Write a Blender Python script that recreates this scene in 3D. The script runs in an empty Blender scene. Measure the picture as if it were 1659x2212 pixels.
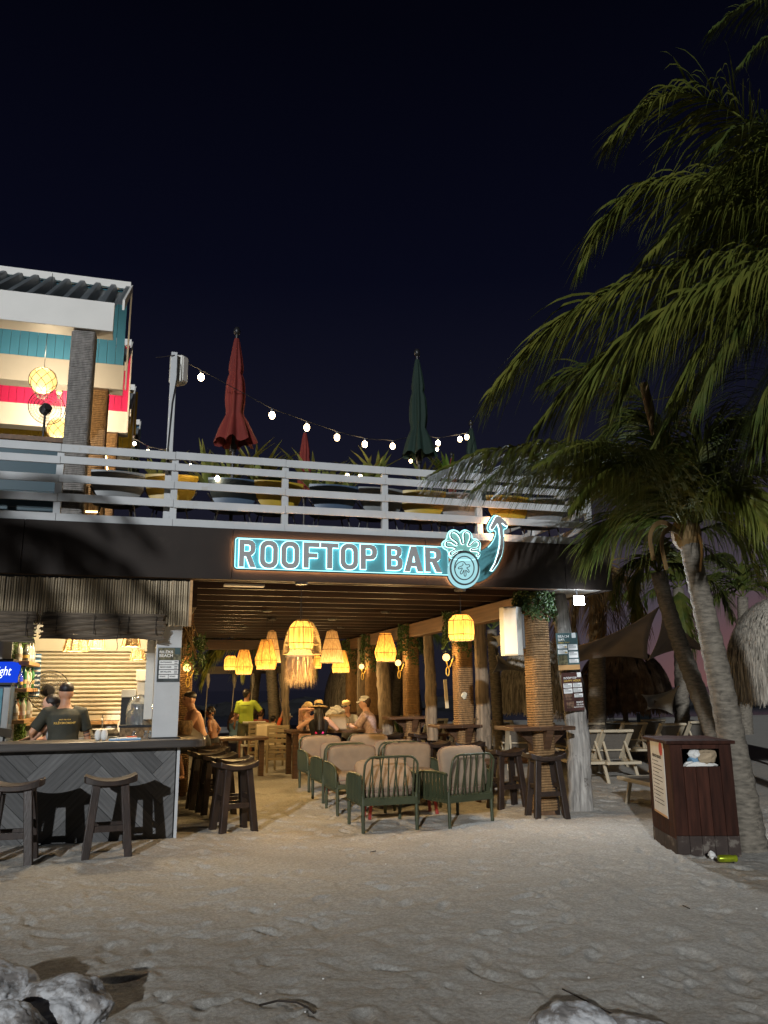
import bpy, bmesh, math, random
import numpy as np
from mathutils import Vector, Matrix, Quaternion
random.seed(7); RNG = np.random.default_rng(7)
sc = bpy.context.scene
COL = sc.collection
PI = math.pi
R = math.radians

# ---------------------------------------------------------------- camera
# World axes follow the bar: X runs along its front, Y into it, Z up; the sand is z = 0.
FPX = 1720.0; PIT = math.atan(383 / FPX); ROLL = .0095; TH = R(16.5)
O2 = (-2.34, 9.32)
def to_local(x, y):
    x -= O2[0]; y -= O2[1]
    return (x * math.cos(TH) + y * math.sin(TH), -x * math.sin(TH) + y * math.cos(TH))
def rot_local(v):
    return Vector((v[0] * math.cos(TH) + v[1] * math.sin(TH), -v[0] * math.sin(TH) + v[1] * math.cos(TH), v[2]))
CAM = Vector((*to_local(0, 0), 1.6))
c_r = rot_local((1, 0, 0)); c_u = rot_local((0, -math.sin(PIT), math.cos(PIT))); c_f = rot_local((0, math.cos(PIT), math.sin(PIT)))
cR = c_r * math.cos(ROLL) - c_u * math.sin(ROLL); cU = c_r * math.sin(ROLL) + c_u * math.cos(ROLL)
cam = bpy.data.cameras.new('camera'); camo = bpy.data.objects.new('camera', cam); COL.objects.link(camo)
cam.sensor_fit = 'VERTICAL'; cam.sensor_height = 36; cam.lens = 36 * FPX / 2212
cam.clip_start = .1; cam.clip_end = 6000
camo.matrix_world = Matrix((( cR.x, cU.x, -c_f.x, CAM.x), (cR.y, cU.y, -c_f.y, CAM.y), (cR.z, cU.z, -c_f.z, CAM.z), (0, 0, 0, 1)))
sc.camera = camo
sc.render.engine = 'CYCLES'
try:
    sc.cycles.use_denoising = True
    sc.cycles.max_bounces = 7; sc.cycles.transparent_max_bounces = 12
    sc.cycles.sample_clamp_indirect = 3.0; sc.cycles.caustics_reflective = False; sc.cycles.caustics_refractive = False
except Exception: pass
sc.view_settings.view_transform = 'Standard'; sc.view_settings.look = 'None'
sc.view_settings.exposure = 0.0; sc.view_settings.gamma = 1.0
sc.view_settings.use_curve_mapping = False

# sight lines: a point of the photograph (on a 1659 x 2212 grid) meets a known surface of the place
def ray(px, py):
    return cR * (px - 829.5) + cU * (1106 - py) + c_f * FPX
def G(px, py, z=0.0):
    d = ray(px, py); return CAM + d * ((z - CAM.z) / d.z)
def PB(px, py, b):
    d = ray(px, py); return CAM + d * ((b - CAM.y) / d.y)
def PA(px, py, a):
    d = ray(px, py); return CAM + d * ((a - CAM.x) / d.x)

# ---------------------------------------------------------------- night sky and key light
w = bpy.data.worlds.new('World'); sc.world = w; w.use_nodes = True
nt = w.node_tree; nt.nodes.clear()
def wn(t, **k):
    n = nt.nodes.new(t)
    for a, b in k.items(): setattr(n, a, b)
    return n
tc = wn('ShaderNodeTexCoord'); sx = wn('ShaderNodeSeparateXYZ'); nt.links.new(tc.outputs['Generated'], sx.inputs[0])
rp = wn('ShaderNodeValToRGB'); nt.links.new(sx.outputs['Z'], rp.inputs[0])
els = rp.color_ramp.elements
els[0].position = 0.0; els[0].color = (.0115, .0110, .0175, 1)
els[1].position = 1.0; els[1].color = (.0010, .0012, .0035, 1)
for p, c in ((.10, (.0125, .0122, .0205, 1)), (.28, (.0072, .0076, .0165, 1)), (.48, (.0024, .0028, .0088, 1)), (.7, (.0010, .0012, .0040, 1))):
    e = els.new(p); e.color = c
dot = wn('ShaderNodeVectorMath', operation='DOT_PRODUCT'); nt.links.new(tc.outputs['Generated'], dot.inputs[0])
gd = rot_local((math.sin(R(29)), math.cos(R(29)), 0)); dot.inputs[1].default_value = gd
mr = wn('ShaderNodeMapRange'); mr.inputs[1].default_value = .925; mr.inputs[2].default_value = 1.0; nt.links.new(dot.outputs['Value'], mr.inputs[0])
mz = wn('ShaderNodeMapRange'); mz.inputs[1].default_value = .30; mz.inputs[2].default_value = .0; nt.links.new(sx.outputs['Z'], mz.inputs[0])
mu = wn('ShaderNodeMath', operation='MULTIPLY'); nt.links.new(mr.outputs[0], mu.inputs[0]); nt.links.new(mz.outputs[0], mu.inputs[1])
r2 = wn('ShaderNodeValToRGB'); nt.links.new(mu.outputs[0], r2.inputs[0])
q = r2.color_ramp.elements; q[0].color = (0, 0, 0, 1); q[1].color = (.17, .065, .05, 1)
e = q.new(.5); e.color = (.055, .042, .05, 1)
ad = wn('ShaderNodeMixRGB', blend_type='ADD'); ad.inputs[0].default_value = 1; nt.links.new(rp.outputs[0], ad.inputs[1]); nt.links.new(r2.outputs[0], ad.inputs[2])
bg = wn('ShaderNodeBackground'); bg.inputs[1].default_value = 1.0; nt.links.new(ad.outputs[0], bg.inputs[0])
wo = wn('ShaderNodeOutputWorld'); nt.links.new(bg.outputs[0], wo.inputs[0])

sun = bpy.data.lights.new('sun', 'SUN'); sun.energy = 2.6; sun.angle = R(.8); sun.color = (.93, .97, 1.0)
suno = bpy.data.objects.new('sun', sun); COL.objects.link(suno)
SAZ, SEL = R(27), R(15.5)
sd = Vector((math.sin(SAZ) * math.cos(SEL), math.cos(SAZ) * math.cos(SEL), -math.sin(SEL)))
suno.rotation_euler = sd.to_track_quat('-Z', 'Y').to_euler(); suno.location = (-12, -24, 9)

# ---------------------------------------------------------------- materials
MATS = {}
def nodes_of(m):
    m.use_nodes = True
    return m.node_tree, m.node_tree.nodes['Principled BSDF']
def mat(name, col, rough=.6, metal=0.0, var=.18, scale=6.0, bump=.0, bscale=40.0, stretch=(1, 1, 1), rnd=.0, emit=None, es=0.0, spec=.4, dirt=None, trans=0.0, alpha=1.0, coat=0.0):
    m = bpy.data.materials.new(name); MATS[name] = m
    t, b = nodes_of(m); N = t.nodes; Lk = t.links
    b.inputs['Roughness'].default_value = rough; b.inputs['Metallic'].default_value = metal
    b.inputs['Specular IOR Level'].default_value = spec
    if trans: b.inputs['Transmission Weight'].default_value = trans
    if coat: b.inputs['Coat Weight'].default_value = coat
    b.inputs['Alpha'].default_value = alpha
    tcn = N.new('ShaderNodeTexCoord'); mp = N.new('ShaderNodeMapping'); mp.inputs['Scale'].default_value = stretch
    Lk.new(tcn.outputs['Object'], mp.inputs[0])
    nz = N.new('ShaderNodeTexNoise'); nz.inputs['Scale'].default_value = scale; nz.inputs['Detail'].default_value = 6
    Lk.new(mp.outputs[0], nz.inputs['Vector'])
    ramp = N.new('ShaderNodeMapRange'); ramp.inputs[1].default_value = .3; ramp.inputs[2].default_value = .7
    ramp.inputs[3].default_value = 1 - var; ramp.inputs[4].default_value = 1 + var
    Lk.new(nz.outputs[0], ramp.inputs[0])
    hsv = N.new('ShaderNodeHueSaturation'); hsv.inputs['Color'].default_value = (*col, 1)
    val = ramp.outputs[0]
    if rnd:
        oi = N.new('ShaderNodeObjectInfo'); rr = N.new('ShaderNodeMapRange'); rr.inputs[3].default_value = 1 - rnd; rr.inputs[4].default_value = 1 + rnd
        Lk.new(oi.outputs['Random'], rr.inputs[0]); mm = N.new('ShaderNodeMath'); mm.operation = 'MULTIPLY'
        Lk.new(val, mm.inputs[0]); Lk.new(rr.outputs[0], mm.inputs[1]); val = mm.outputs[0]
    Lk.new(val, hsv.inputs['Value'])
    out = hsv.outputs[0]
    if dirt:
        n2 = N.new('ShaderNodeTexNoise'); n2.inputs['Scale'].default_value = dirt[1]; n2.inputs['Detail'].default_value = 8; n2.inputs['Roughness'].default_value = .7
        Lk.new(tcn.outputs['Object'], n2.inputs['Vector'])
        r3 = N.new('ShaderNodeMapRange'); r3.inputs[1].default_value = dirt[2]; r3.inputs[2].default_value = dirt[2] + .08; Lk.new(n2.outputs[0], r3.inputs[0])
        mx = N.new('ShaderNodeMixRGB'); Lk.new(r3.outputs[0], mx.inputs[0]); Lk.new(out, mx.inputs[1]); mx.inputs[2].default_value = (*dirt[0], 1); out = mx.outputs[0]
    Lk.new(out, b.inputs['Base Color'])
    if emit:
        b.inputs['Emission Color'].default_value = (*emit, 1); b.inputs['Emission Strength'].default_value = es
    if bump:
        n3 = N.new('ShaderNodeTexNoise'); n3.inputs['Scale'].default_value = bscale; n3.inputs['Detail'].default_value = 5
        Lk.new(mp.outputs[0], n3.inputs['Vector'])
        bp = N.new('ShaderNodeBump'); bp.inputs['Strength'].default_value = bump; bp.inputs['Distance'].default_value = .01
        Lk.new(n3.outputs[0], bp.inputs['Height']); Lk.new(bp.outputs[0], b.inputs['Normal'])
    return m
def emat(name, col, s):
    m = bpy.data.materials.new(name); MATS[name] = m; m.use_nodes = True
    t = m.node_tree; t.nodes.clear(); e = t.nodes.new('ShaderNodeEmission'); e.inputs[0].default_value = (*col, 1); e.inputs[1].default_value = s
    o = t.nodes.new('ShaderNodeOutputMaterial'); t.links.new(e.outputs[0], o.inputs[0]); return m
def leafmat(name, c1, c2, tr=.25, rough=.45):
    """leaf: two tones mixed by noise, a little light shining through"""
    m = bpy.data.materials.new(name); MATS[name] = m; t, b = nodes_of(m); N = t.nodes; Lk = t.links
    tcn = N.new('ShaderNodeTexCoord'); nz = N.new('ShaderNodeTexNoise'); nz.inputs['Scale'].default_value = 3.5; nz.inputs['Detail'].default_value = 4
    Lk.new(tcn.outputs['Object'], nz.inputs['Vector'])
    rp = N.new('ShaderNodeMapRange'); rp.inputs[1].default_value = .35; rp.inputs[2].default_value = .65; Lk.new(nz.outputs[0], rp.inputs[0])
    mx = N.new('ShaderNodeMixRGB'); mx.inputs[1].default_value = (*c1, 1); mx.inputs[2].default_value = (*c2, 1); Lk.new(rp.outputs[0], mx.inputs[0])
    Lk.new(mx.outputs[0], b.inputs['Base Color']); b.inputs['Roughness'].default_value = rough; b.inputs['Specular IOR Level'].default_value = .35
    ts = N.new('ShaderNodeBsdfTranslucent'); Lk.new(mx.outputs[0], ts.inputs[0])
    ms = N.new('ShaderNodeMixShader'); ms.inputs[0].default_value = tr; Lk.new(b.outputs[0], ms.inputs[1]); Lk.new(ts.outputs[0], ms.inputs[2])
    Lk.new(ms.outputs[0], N['Material Output'].inputs[0]); return m

# ---------------------------------------------------------------- mesh building
def rz(a): return Matrix.Rotation(a, 3, 'Z')
def rx(a): return Matrix.Rotation(a, 3, 'X')
def ry(a): return Matrix.Rotation(a, 3, 'Y')
class MB:
    def __init__(s): s.v = []; s.f = []
    def add(s, vs, fs):
        k = len(s.v); s.v.extend(tuple(v) for v in vs); s.f.extend(tuple(i + k for i in f) for f in fs); return s
    def box(s, c, d, rot=None, taper=1.0):
        c = Vector(c); hx, hy, hz = d[0] / 2, d[1] / 2, d[2] / 2; vs = []
        for z in (-1, 1):
            k = taper if z > 0 else 1
            for x, y in ((-1, -1), (1, -1), (1, 1), (-1, 1)):
                p = Vector((x * hx * k, y * hy * k, z * hz)); vs.append(c + (rot @ p if rot else p))
        return s.add(vs, [(3, 2, 1, 0), (4, 5, 6, 7), (0, 1, 5, 4), (1, 2, 6, 5), (2, 3, 7, 6), (3, 0, 4, 7)])
    def b2(s, x0, x1, y0, y1, z0, z1): return s.box(((x0 + x1) / 2, (y0 + y1) / 2, (z0 + z1) / 2), (x1 - x0, y1 - y0, z1 - z0))
    def bar(s, p, q, w, h=None, up=(0, 0, 1), w2=None):
        """square bar from p to q"""
        p, q = Vector(p), Vector(q); h = h or w; d = (q - p).normalized(); u = Vector(up)
        if abs(d.dot(u)) > .95: u = Vector((0, 1, 0))
        x = d.cross(u).normalized(); y = x.cross(d); vs = []
        for P, k in ((p, 1), (q, (w2 / w) if w2 else 1)):
            for a, b in ((-1, -1), (1, -1), (1, 1), (-1, 1)): vs.append(P + x * a * w / 2 * k + y * b * h / 2 * k)
        return s.add(vs, [(3, 2, 1, 0), (4, 5, 6, 7), (0, 1, 5, 4), (1, 2, 6, 5), (2, 3, 7, 6), (3, 0, 4, 7)])
    def tube(s, pts, r, n=8, closed=False, cap=True, sx=1.0):
        pts = [Vector(p) for p in pts]; m = len(pts); rs = r if hasattr(r, '__len__') else [r] * m
        up = None; vs = []; fs = []
        for i, p in enumerate(pts):
            if closed: d = pts[(i + 1) % m] - pts[i - 1]
            else: d = pts[min(i + 1, m - 1)] - pts[max(i - 1, 0)]
            if d.length < 1e-9: d = Vector((0, 0, 1))
            d.normalize()
            if up is None: up = Vector((0, 0, 1)) if abs(d.z) < .9 else Vector((1, 0, 0))
            x = d.cross(up)
            if x.length < 1e-6: x = d.orthogonal()
            x.normalize(); y = x.cross(d).normalized(); up = y
            for k in range(n):
                a = 2 * PI * k / n; vs.append(p + x * math.cos(a) * rs[i] * sx + y * math.sin(a) * rs[i])
        e = m if closed else m - 1
        for i in range(e):
            j = (i + 1) % m
            for k in range(n):
                l = (k + 1) % n; fs.append((i * n + k, i * n + l, j * n + l, j * n + k))
        if cap and not closed: fs.append(tuple(range(n))[::-1]); fs.append(tuple((m - 1) * n + k for k in range(n)))
        return s.add(vs, fs)
    def lathe(s, prof, c=(0, 0, 0), n=20, sx=1, sy=1, cap=True, rot=None):
        c = Vector(c); vs = []; fs = []; m = len(prof)
        for r, z in prof:
            for k in range(n):
                a = 2 * PI * k / n; p = Vector((r * math.cos(a) * sx, r * math.sin(a) * sy, z)); vs.append(c + (rot @ p if rot else p))
        for i in range(m - 1):
            for k in range(n):
                l = (k + 1) % n; fs.append((i * n + k, i * n + l, (i + 1) * n + l, (i + 1) * n + k))
        if cap:
            if prof[0][0] > 1e-4: fs.append(tuple(range(n))[::-1])
            if prof[-1][0] > 1e-4: fs.append(tuple((m - 1) * n + k for k in range(n)))
        return s.add(vs, fs)
    def ball(s, c, r, n=12, m=8, sc3=(1, 1, 1), rot=None):
        prof = [(math.sin(PI * i / m) * 1.0 + (1e-5 if i in (0, m) else 0), -math.cos(PI * i / m)) for i in range(m + 1)]
        c = Vector(c); vs = []; fs = []
        for rr, z in prof:
            for k in range(n):
                a = 2 * PI * k / n; p = Vector((rr * math.cos(a) * r * sc3[0], rr * math.sin(a) * r * sc3[1], z * r * sc3[2])); vs.append(c + (rot @ p if rot else p))
        for i in range(m):
            for k in range(n):
                l = (k + 1) % n; fs.append((i * n + k, i * n + l, (i + 1) * n + l, (i + 1) * n + k))
        return s.add(vs, fs)
    def grid(s, f, nu, nv):
        vs = [f(i / nu, j / nv) for j in range(nv + 1) for i in range(nu + 1)]
        fs = [(j * (nu + 1) + i, j * (nu + 1) + i + 1, (j + 1) * (nu + 1) + i + 1, (j + 1) * (nu + 1) + i) for j in range(nv) for i in range(nu)]
        return s.add(vs, fs)
    def prism(s, poly, d, o=None):
        """outline (list of 3-D points) swept along vector d"""
        d = Vector(d); n = len(poly); a = [Vector(p) for p in poly]; vs = a + [p + d for p in a]
        return s.add(vs, [tuple(range(n))[::-1], tuple(range(n, 2 * n))] + [(i, (i + 1) % n, n + (i + 1) % n, n + i) for i in range(n)])
    def quad(s, a, b, c, d): return s.add([a, b, c, d], [(0, 1, 2, 3)])
    def mesh(s, name, m, smooth=None):
        me = bpy.data.meshes.new(name); me.from_pydata(s.v, [], s.f); me.update()
        if m is not None:
            for x in (m if isinstance(m, (list, tuple)) else [m]): me.materials.append(x)
        if smooth:
            me.shade_smooth()
            if smooth < 180: me.set_sharp_from_angle(angle=R(smooth))
        return me
BM = Matrix.Identity(4)
def link(o, parent=None):
    COL.objects.link(o)
    if parent is not None: o.parent = parent
    return o
def tag(o, label=None, cat=None, group=None, kind=None):
    if label: o['label'] = label
    if cat: o['category'] = cat
    if group: o['group'] = group
    if kind: o['kind'] = kind
    return o
ROOTM = {}
def thing(name, label, cat, loc=(0, 0, 0), rot=0.0, group=None):
    o = bpy.data.objects.new(name, None); o.empty_display_size = .1; COL.objects.link(o)
    o.location = loc; o.rotation_euler = (0, 0, rot); tag(o, label, cat, group)
    ROOTM[o.name] = Matrix.Translation(Vector(loc)) @ Matrix.Rotation(rot, 4, 'Z')
    return o
def part(name, mb, m, parent, smooth=None, world=False, bevel=0.0, label=None, kind=None):
    me = mb if isinstance(mb, bpy.types.Mesh) else mb.mesh(name, m, smooth)
    o = bpy.data.objects.new(name, me); link(o, parent)
    if world:                                   # vertices given in world space: undo the thing's own placement
        r = parent
        while r.parent is not None: r = r.parent
        if parent is r: o.matrix_parent_inverse = ROOTM[r.name].inverted()
    if bevel:
        md = o.modifiers.new('bevel', 'BEVEL'); md.width = bevel; md.segments = 2; md.limit_method = 'ANGLE'; md.angle_limit = R(40)
    tag(o, label, None, None, kind); return o
def solo(name, mb, m, label=None, cat=None, group=None, kind=None, smooth=None, loc=(0, 0, 0), rot=0.0, bevel=0.0):
    me = mb if isinstance(mb, bpy.types.Mesh) else mb.mesh(name, m, smooth)
    o = bpy.data.objects.new(name, me); link(o); o.location = loc; o.rotation_euler = (0, 0, rot); tag(o, label, cat, group, kind)
    if bevel:
        md = o.modifiers.new('bevel', 'BEVEL'); md.width = bevel; md.segments = 2; md.limit_method = 'ANGLE'; md.angle_limit = R(40)
    return o
def dup(root, loc, rot=0.0, label=None, group=None, scale=None):
    def cp(o, par):
        c = o.copy(); COL.objects.link(c)
        if par is not None: c.parent = par
        for ch in list(o.children): cp(ch, c)
        return c
    c = cp(root, None); c.location = loc; c.rotation_euler = (0, 0, rot)
    if scale: c.scale = scale
    if label: c['label'] = label
    if group: c['group'] = group
    return c
def lamp(name, loc, power, col, r=.04, parent=None, spot=None, aim=None):
    l = bpy.data.lights.new(name, 'SPOT' if spot else 'POINT'); l.energy = power; l.color = col; l.shadow_soft_size = r
    if spot: l.spot_size = R(spot); l.spot_blend = .6
    o = bpy.data.objects.new(name, l); COL.objects.link(o); o.location = loc
    if aim: o.rotation_euler = Vector(aim).to_track_quat('-Z', 'Y').to_euler()
    if parent is not None: o.parent = parent
    return o
def text_mesh(name, s, m, w, h, depth=.002, bold=0.0, font_shear=0.0, keep=False):
    """letters as a mesh in the XZ plane facing -Y, fitted to a box w x h, lower left corner at the origin"""
    if isinstance(s, str):
        cu = bpy.data.curves.new('t', 'FONT'); cu.body = s; cu.size = 1; cu.shear = font_shear; cu.resolution_u = 6
    else:                                        # own glyph: closed outlines, holes included
        cu = bpy.data.curves.new('t', 'CURVE'); cu.dimensions = '2D'; cu.fill_mode = 'BOTH'
        for lp in s:
            sp_ = cu.splines.new('POLY'); sp_.points.add(len(lp) - 1); sp_.use_cyclic_u = True
            for q_, p_ in zip(sp_.points, lp): q_.co = (p_[0], p_[1], 0, 1)
    cu.extrude = 0; cu.offset = bold
    o = bpy.data.objects.new('t', cu); COL.objects.link(o)
    dg = bpy.context.evaluated_depsgraph_get(); me0 = o.evaluated_get(dg).to_mesh()
    co = np.zeros(len(me0.vertices) * 3); me0.vertices.foreach_get('co', co); co = co.reshape(-1, 3)
    pol = [tuple(p.vertices) for p in me0.polygons]
    bm = bmesh.new(); bm.from_mesh(me0); bmesh.ops.remove_doubles(bm, verts=bm.verts, dist=1e-5)
    mn, mx = co.min(0), co.max(0); sx = w / (mx[0] - mn[0]); sy = h / (mx[1] - mn[1])
    if keep: sx = min(sx, sy); sy = sx
    ret = bmesh.ops.extrude_face_region(bm, geom=list(bm.faces))
    ev = [g for g in ret['geom'] if isinstance(g, bmesh.types.BMVert)]; evs = set(ev)
    for v in bm.verts:
        x, y = (v.co.x - mn[0]) * sx, (v.co.y - mn[1]) * sy
        v.co = Vector((x, -depth if v in evs else 0.0, y))
    bmesh.ops.recalc_face_normals(bm, faces=bm.faces)
    me = bpy.data.meshes.new(name); bm.to_mesh(me); bm.free(); me.materials.append(m)
    o.evaluated_get(dg).to_mesh_clear(); bpy.data.objects.remove(o); bpy.data.curves.remove(cu); return me
def text_part(name, s, m, parent, x, z, y, w, h, **k):
    o = part(name, text_mesh(name, s, m, w, h, **k), m, parent); o.location = (x, y, z); return o
# ---------------------------------------------------------------- palette
M = MATS
mat('white_paint', (.45, .46, .465), .45, var=.08, scale=3, bump=.05, dirt=((.40, .38, .34), 2.2, .60))
mat('white_beam', (.66, .64, .60), .5, var=.05, scale=2)
mat('fascia_brown', (.024, .0175, .014), .6, var=.22, scale=1.6, bump=.06, bscale=18, spec=.2, dirt=((.034, .025, .019), 1.7, .56))
mat('black_metal', (.012, .012, .013), .4, var=.1)
mat('ceiling_dark', (.012, .006, .004), .7)
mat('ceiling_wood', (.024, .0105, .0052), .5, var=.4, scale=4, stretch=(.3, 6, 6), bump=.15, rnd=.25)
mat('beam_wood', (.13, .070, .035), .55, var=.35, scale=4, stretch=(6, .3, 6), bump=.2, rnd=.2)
mat('stool_wood', (.024, .0145, .0105), .42, var=.4, scale=7, stretch=(3, 3, .6), bump=.2, bscale=30, rnd=.25, spec=.45)
mat('table_wood', (.085, .045, .025), .4, var=.4, scale=7, stretch=(.5, 5, 5), bump=.2, rnd=.2)
mat('counter_wood', (.052, .044, .038), .38, var=.35, scale=5, stretch=(.35, 5, 5), bump=.15, bscale=25)
mat('plank_grey', (.088, .087, .086), .6, var=.3, scale=5, stretch=(.6, 9, 9), bump=.25, bscale=26, rnd=.33)
mat('cane', (.33, .26, .165), .55, var=.4, scale=5, stretch=(4, 4, .9), bump=.15, rnd=.35)
mat('blind_reed', (.135, .105, .075), .65, var=.45, scale=9, stretch=(.5, 6, 6), bump=.35, bscale=40, rnd=.25)
mat('rope', (.235, .138, .06), .8, var=.3, scale=30, bump=.8, bscale=90, stretch=(1, 1, .35))
mat('grey_rope', (.23, .215, .20), .85, var=.3, scale=30, bump=.8, bscale=90, stretch=(1, 1, .35))
mat('log', (.175, .135, .095), .8, var=.5, scale=5, stretch=(5, 5, .5), bump=.7, bscale=22, dirt=((.085, .058, .036), 7, .60))
mat('log_grey', (.27, .25, .225), .85, var=.5, scale=5, stretch=(6, 6, .45), bump=.9, bscale=20, dirt=((.085, .07, .055), 8, .60))
mat('bark_palm', (.145, .125, .098), .85, var=.45, scale=9, stretch=(1.2, 1.2, 4), bump=.8, bscale=30, dirt=((.055, .045, .036), 5, .60))
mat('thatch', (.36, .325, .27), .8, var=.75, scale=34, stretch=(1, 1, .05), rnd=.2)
mat('thatch_core', (.10, .078, .055), .9, var=.5, scale=14, bump=.6)
mat('cushion', (.225, .165, .112), .9, var=.12, scale=6, bump=.55, bscale=9)
mat('piping', (.20, .125, .095), .9, var=.1)
mat('green_metal', (.042, .049, .024), .45, var=.15, scale=6, rnd=.1)
mat('red_paint', (.22, .028, .022), .45, var=.2)
mat('bin_wood', (.036, .0125, .0075), .7, var=.45, scale=5, stretch=(5, 5, .5), bump=.3, rnd=.3, dirt=((.20, .16, .14), 13, .675), spec=.12)
mat('bin_foot', (.036, .024, .019), .8, var=.3, scale=6, bump=.4, dirt=((.13, .11, .09), 6, .55))
mat('rock', (.235, .215, .20), .85, var=.5, scale=5, bump=1.0, bscale=16, dirt=((.47, .47, .475), 5.5, .455))
mat('shade_cloth', (.23, .18, .14), .85, var=.15, scale=2, bump=.1)
mat('beige_cloth', (.38, .35, .30), .85, var=.12, scale=2, bump=.1)
mat('speaker_white', (.46, .44, .39), .4, var=.05)
mat('red_cloth', (.115, .0105, .0075), .8, var=.15, scale=4, bump=.12)
mat('green_cloth', (.003, .0155, .010), .8, var=.15, scale=4, bump=.12)
mat('yellow_cloth', (.55, .42, .10), .8, var=.1)
mat('teal_board', (.095, .36, .62), .45, var=.08, scale=2, rnd=.05)
mat('pink_board', (.55, .020, .105), .45, var=.08, scale=2, rnd=.05)
mat('yellow_board', (.68, .46, .05), .45, var=.08, scale=2, rnd=.05)
mat('teal_dark', (.007, .042, .060), .4, var=.15, scale=2, rnd=.1)
mat('roof_sheet', (.13, .145, .155), .45, var=.15, scale=2, metal=.3)
mat('shutter', (.66, .58, .42), .38, var=.06, scale=2, spec=.5)
mat('plaster', (.50, .48, .43), .7, var=.12, scale=2, bump=.1)
mat('steel', (.45, .45, .44), .28, metal=1.0, var=.1)
mat('pine_shelf', (.48, .27, .11), .5, var=.2, scale=4, stretch=(1, 6, 6))
mat('lounger_white', (.62, .60, .53), .45, var=.08, scale=3)
mat('lounger_tan', (.42, .36, .26), .5, var=.12, scale=3)
mat('sling_grey', (.15, .135, .115), .8, var=.15, scale=30, bump=.2, bscale=200)
mat('yellow_shell', (.34, .23, .025), .4, var=.1)
mat('grey_shell', (.15, .16, .165), .4, var=.1)
mat('blue_shell', (.045, .075, .12), .4, var=.1)
mat('skin_tan', (.42, .215, .125), .5, var=.08, scale=8)
mat('skin_light', (.58, .33, .23), .5, var=.08, scale=8)
mat('skin_dark', (.24, .115, .065), .5, var=.08, scale=8)
mat('hair_black', (.012, .009, .008), .45, var=.3, scale=40, bump=.5)
mat('hair_brown', (.055, .03, .018), .5, var=.3, scale=40, bump=.5)
mat('hair_blond', (.34, .21, .10), .5, var=.3, scale=40, bump=.5)
mat('black_fabric', (.014, .014, .015), .8, var=.2, bump=.8, bscale=9)
mat('olive_fabric', (.030, .031, .022), .8, var=.2, bump=.8, bscale=9)
mat('lime_fabric', (.33, .42, .045), .8, var=.1, bump=.8, bscale=9)
mat('khaki_fabric', (.10, .10, .062), .8, var=.15, bump=.8, bscale=9)
mat('grey_fabric', (.36, .37, .37), .8, var=.12, bump=.8, bscale=9)
mat('pink_shirt', (.50, .35, .32), .8, var=.25, scale=28, dirt=((.62, .52, .47), 30, .56))
mat('peach_fabric', (.58, .36, .28), .8, var=.1)
mat('white_fabric', (.68, .66, .62), .8, var=.06)
mat('orange_fabric', (.62, .11, .035), .8, var=.1)
mat('coral_fabric', (.42, .095, .06), .8, var=.15)
mat('blue_fabric', (.14, .25, .36), .8, var=.1)
mat('straw', (.58, .41, .19), .75, var=.2, scale=30, bump=.5, bscale=90)
mat('pink_ribbon', (.80, .045, .26), .6, var=.1)
mat('wicker', (.17, .105, .05), .8, var=.5, scale=30, bump=.8, bscale=60)
mat('canvas_bag', (.33, .25, .16), .85, var=.2, scale=8, bump=.2)
mat('tan_plastic', (.34, .27, .165), .5, var=.1)
mat('cream_plastic', (.62, .52, .36), .5, var=.08)
mat('terracotta', (.33, .19, .11), .8, var=.2)
mat('planter', (.035, .036, .036), .6, var=.2)
mat('water', (.010, .013, .024), .18, var=.3, scale=.12, bump=.9, bscale=.9, stretch=(.35, 1, 1))
mat('far_rock', (.007, .007, .008), .9, var=.5, scale=1)
mat('twig', (.03, .022, .017), .8)
mat('paper', (.62, .61, .58), .7, var=.1)
mat('ink', (.012, .012, .014), .7, var=0)
mat('print_white', (.72, .72, .70), .6, var=0)
mat('print_gold', (.60, .40, .09), .6, var=0)
mat('fan_blade', (.10, .10, .10), .3, alpha=.35)
mat('glass_clear', (.9, .93, .92), .06, trans=.92, var=0, spec=.5)
mat('glass_green', (.05, .20, .07), .08, var=.1, spec=.6)
mat('glass_amber', (.30, .13, .03), .08, var=.1, spec=.6)
mat('glass_pale', (.55, .52, .42), .1, var=.1, spec=.6)
mat('label_red', (.45, .03, .03), .6, var=.2)
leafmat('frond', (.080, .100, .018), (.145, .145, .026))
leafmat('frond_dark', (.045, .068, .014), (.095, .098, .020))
leafmat('frond_dry', (.23, .145, .055), (.14, .085, .035), .15, .7)
leafmat('ivy', (.030, .065, .018), (.06, .095, .028), .2)
leafmat('hedge', (.075, .15, .022), (.16, .21, .045), .25)
leafmat('agave', (.15, .20, .055), (.28, .27, .08), .2, .4)
emat('bulb_warm', (1.0, .62, .24), 9)
emat('bulb_string', (1.0, .70, .36), 42)
emat('bulb_globe', (1.0, .55, .17), 3.6)
emat('bulb_white', (.86, .94, 1.0), 130)
emat('led_cyan', (.42, .93, 1.0), 2.3)
emat('led_letter', (.40, .92, 1.0), 5)
emat('led_white', (.72, 1.0, 1.0), 3.2)
emat('led_warm', (1.0, .50, .22), 60)
emat('disc_glow', (.50, .93, 1.0), .80)
emat('led_strip', (1.0, .62, .26), 9)
emat('screen_blue', (.010, .060, .75), 1.0)
emat('screen_white', (.85, .93, 1.0), 1.7)
WARM = (1.0, .66, .27)

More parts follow.
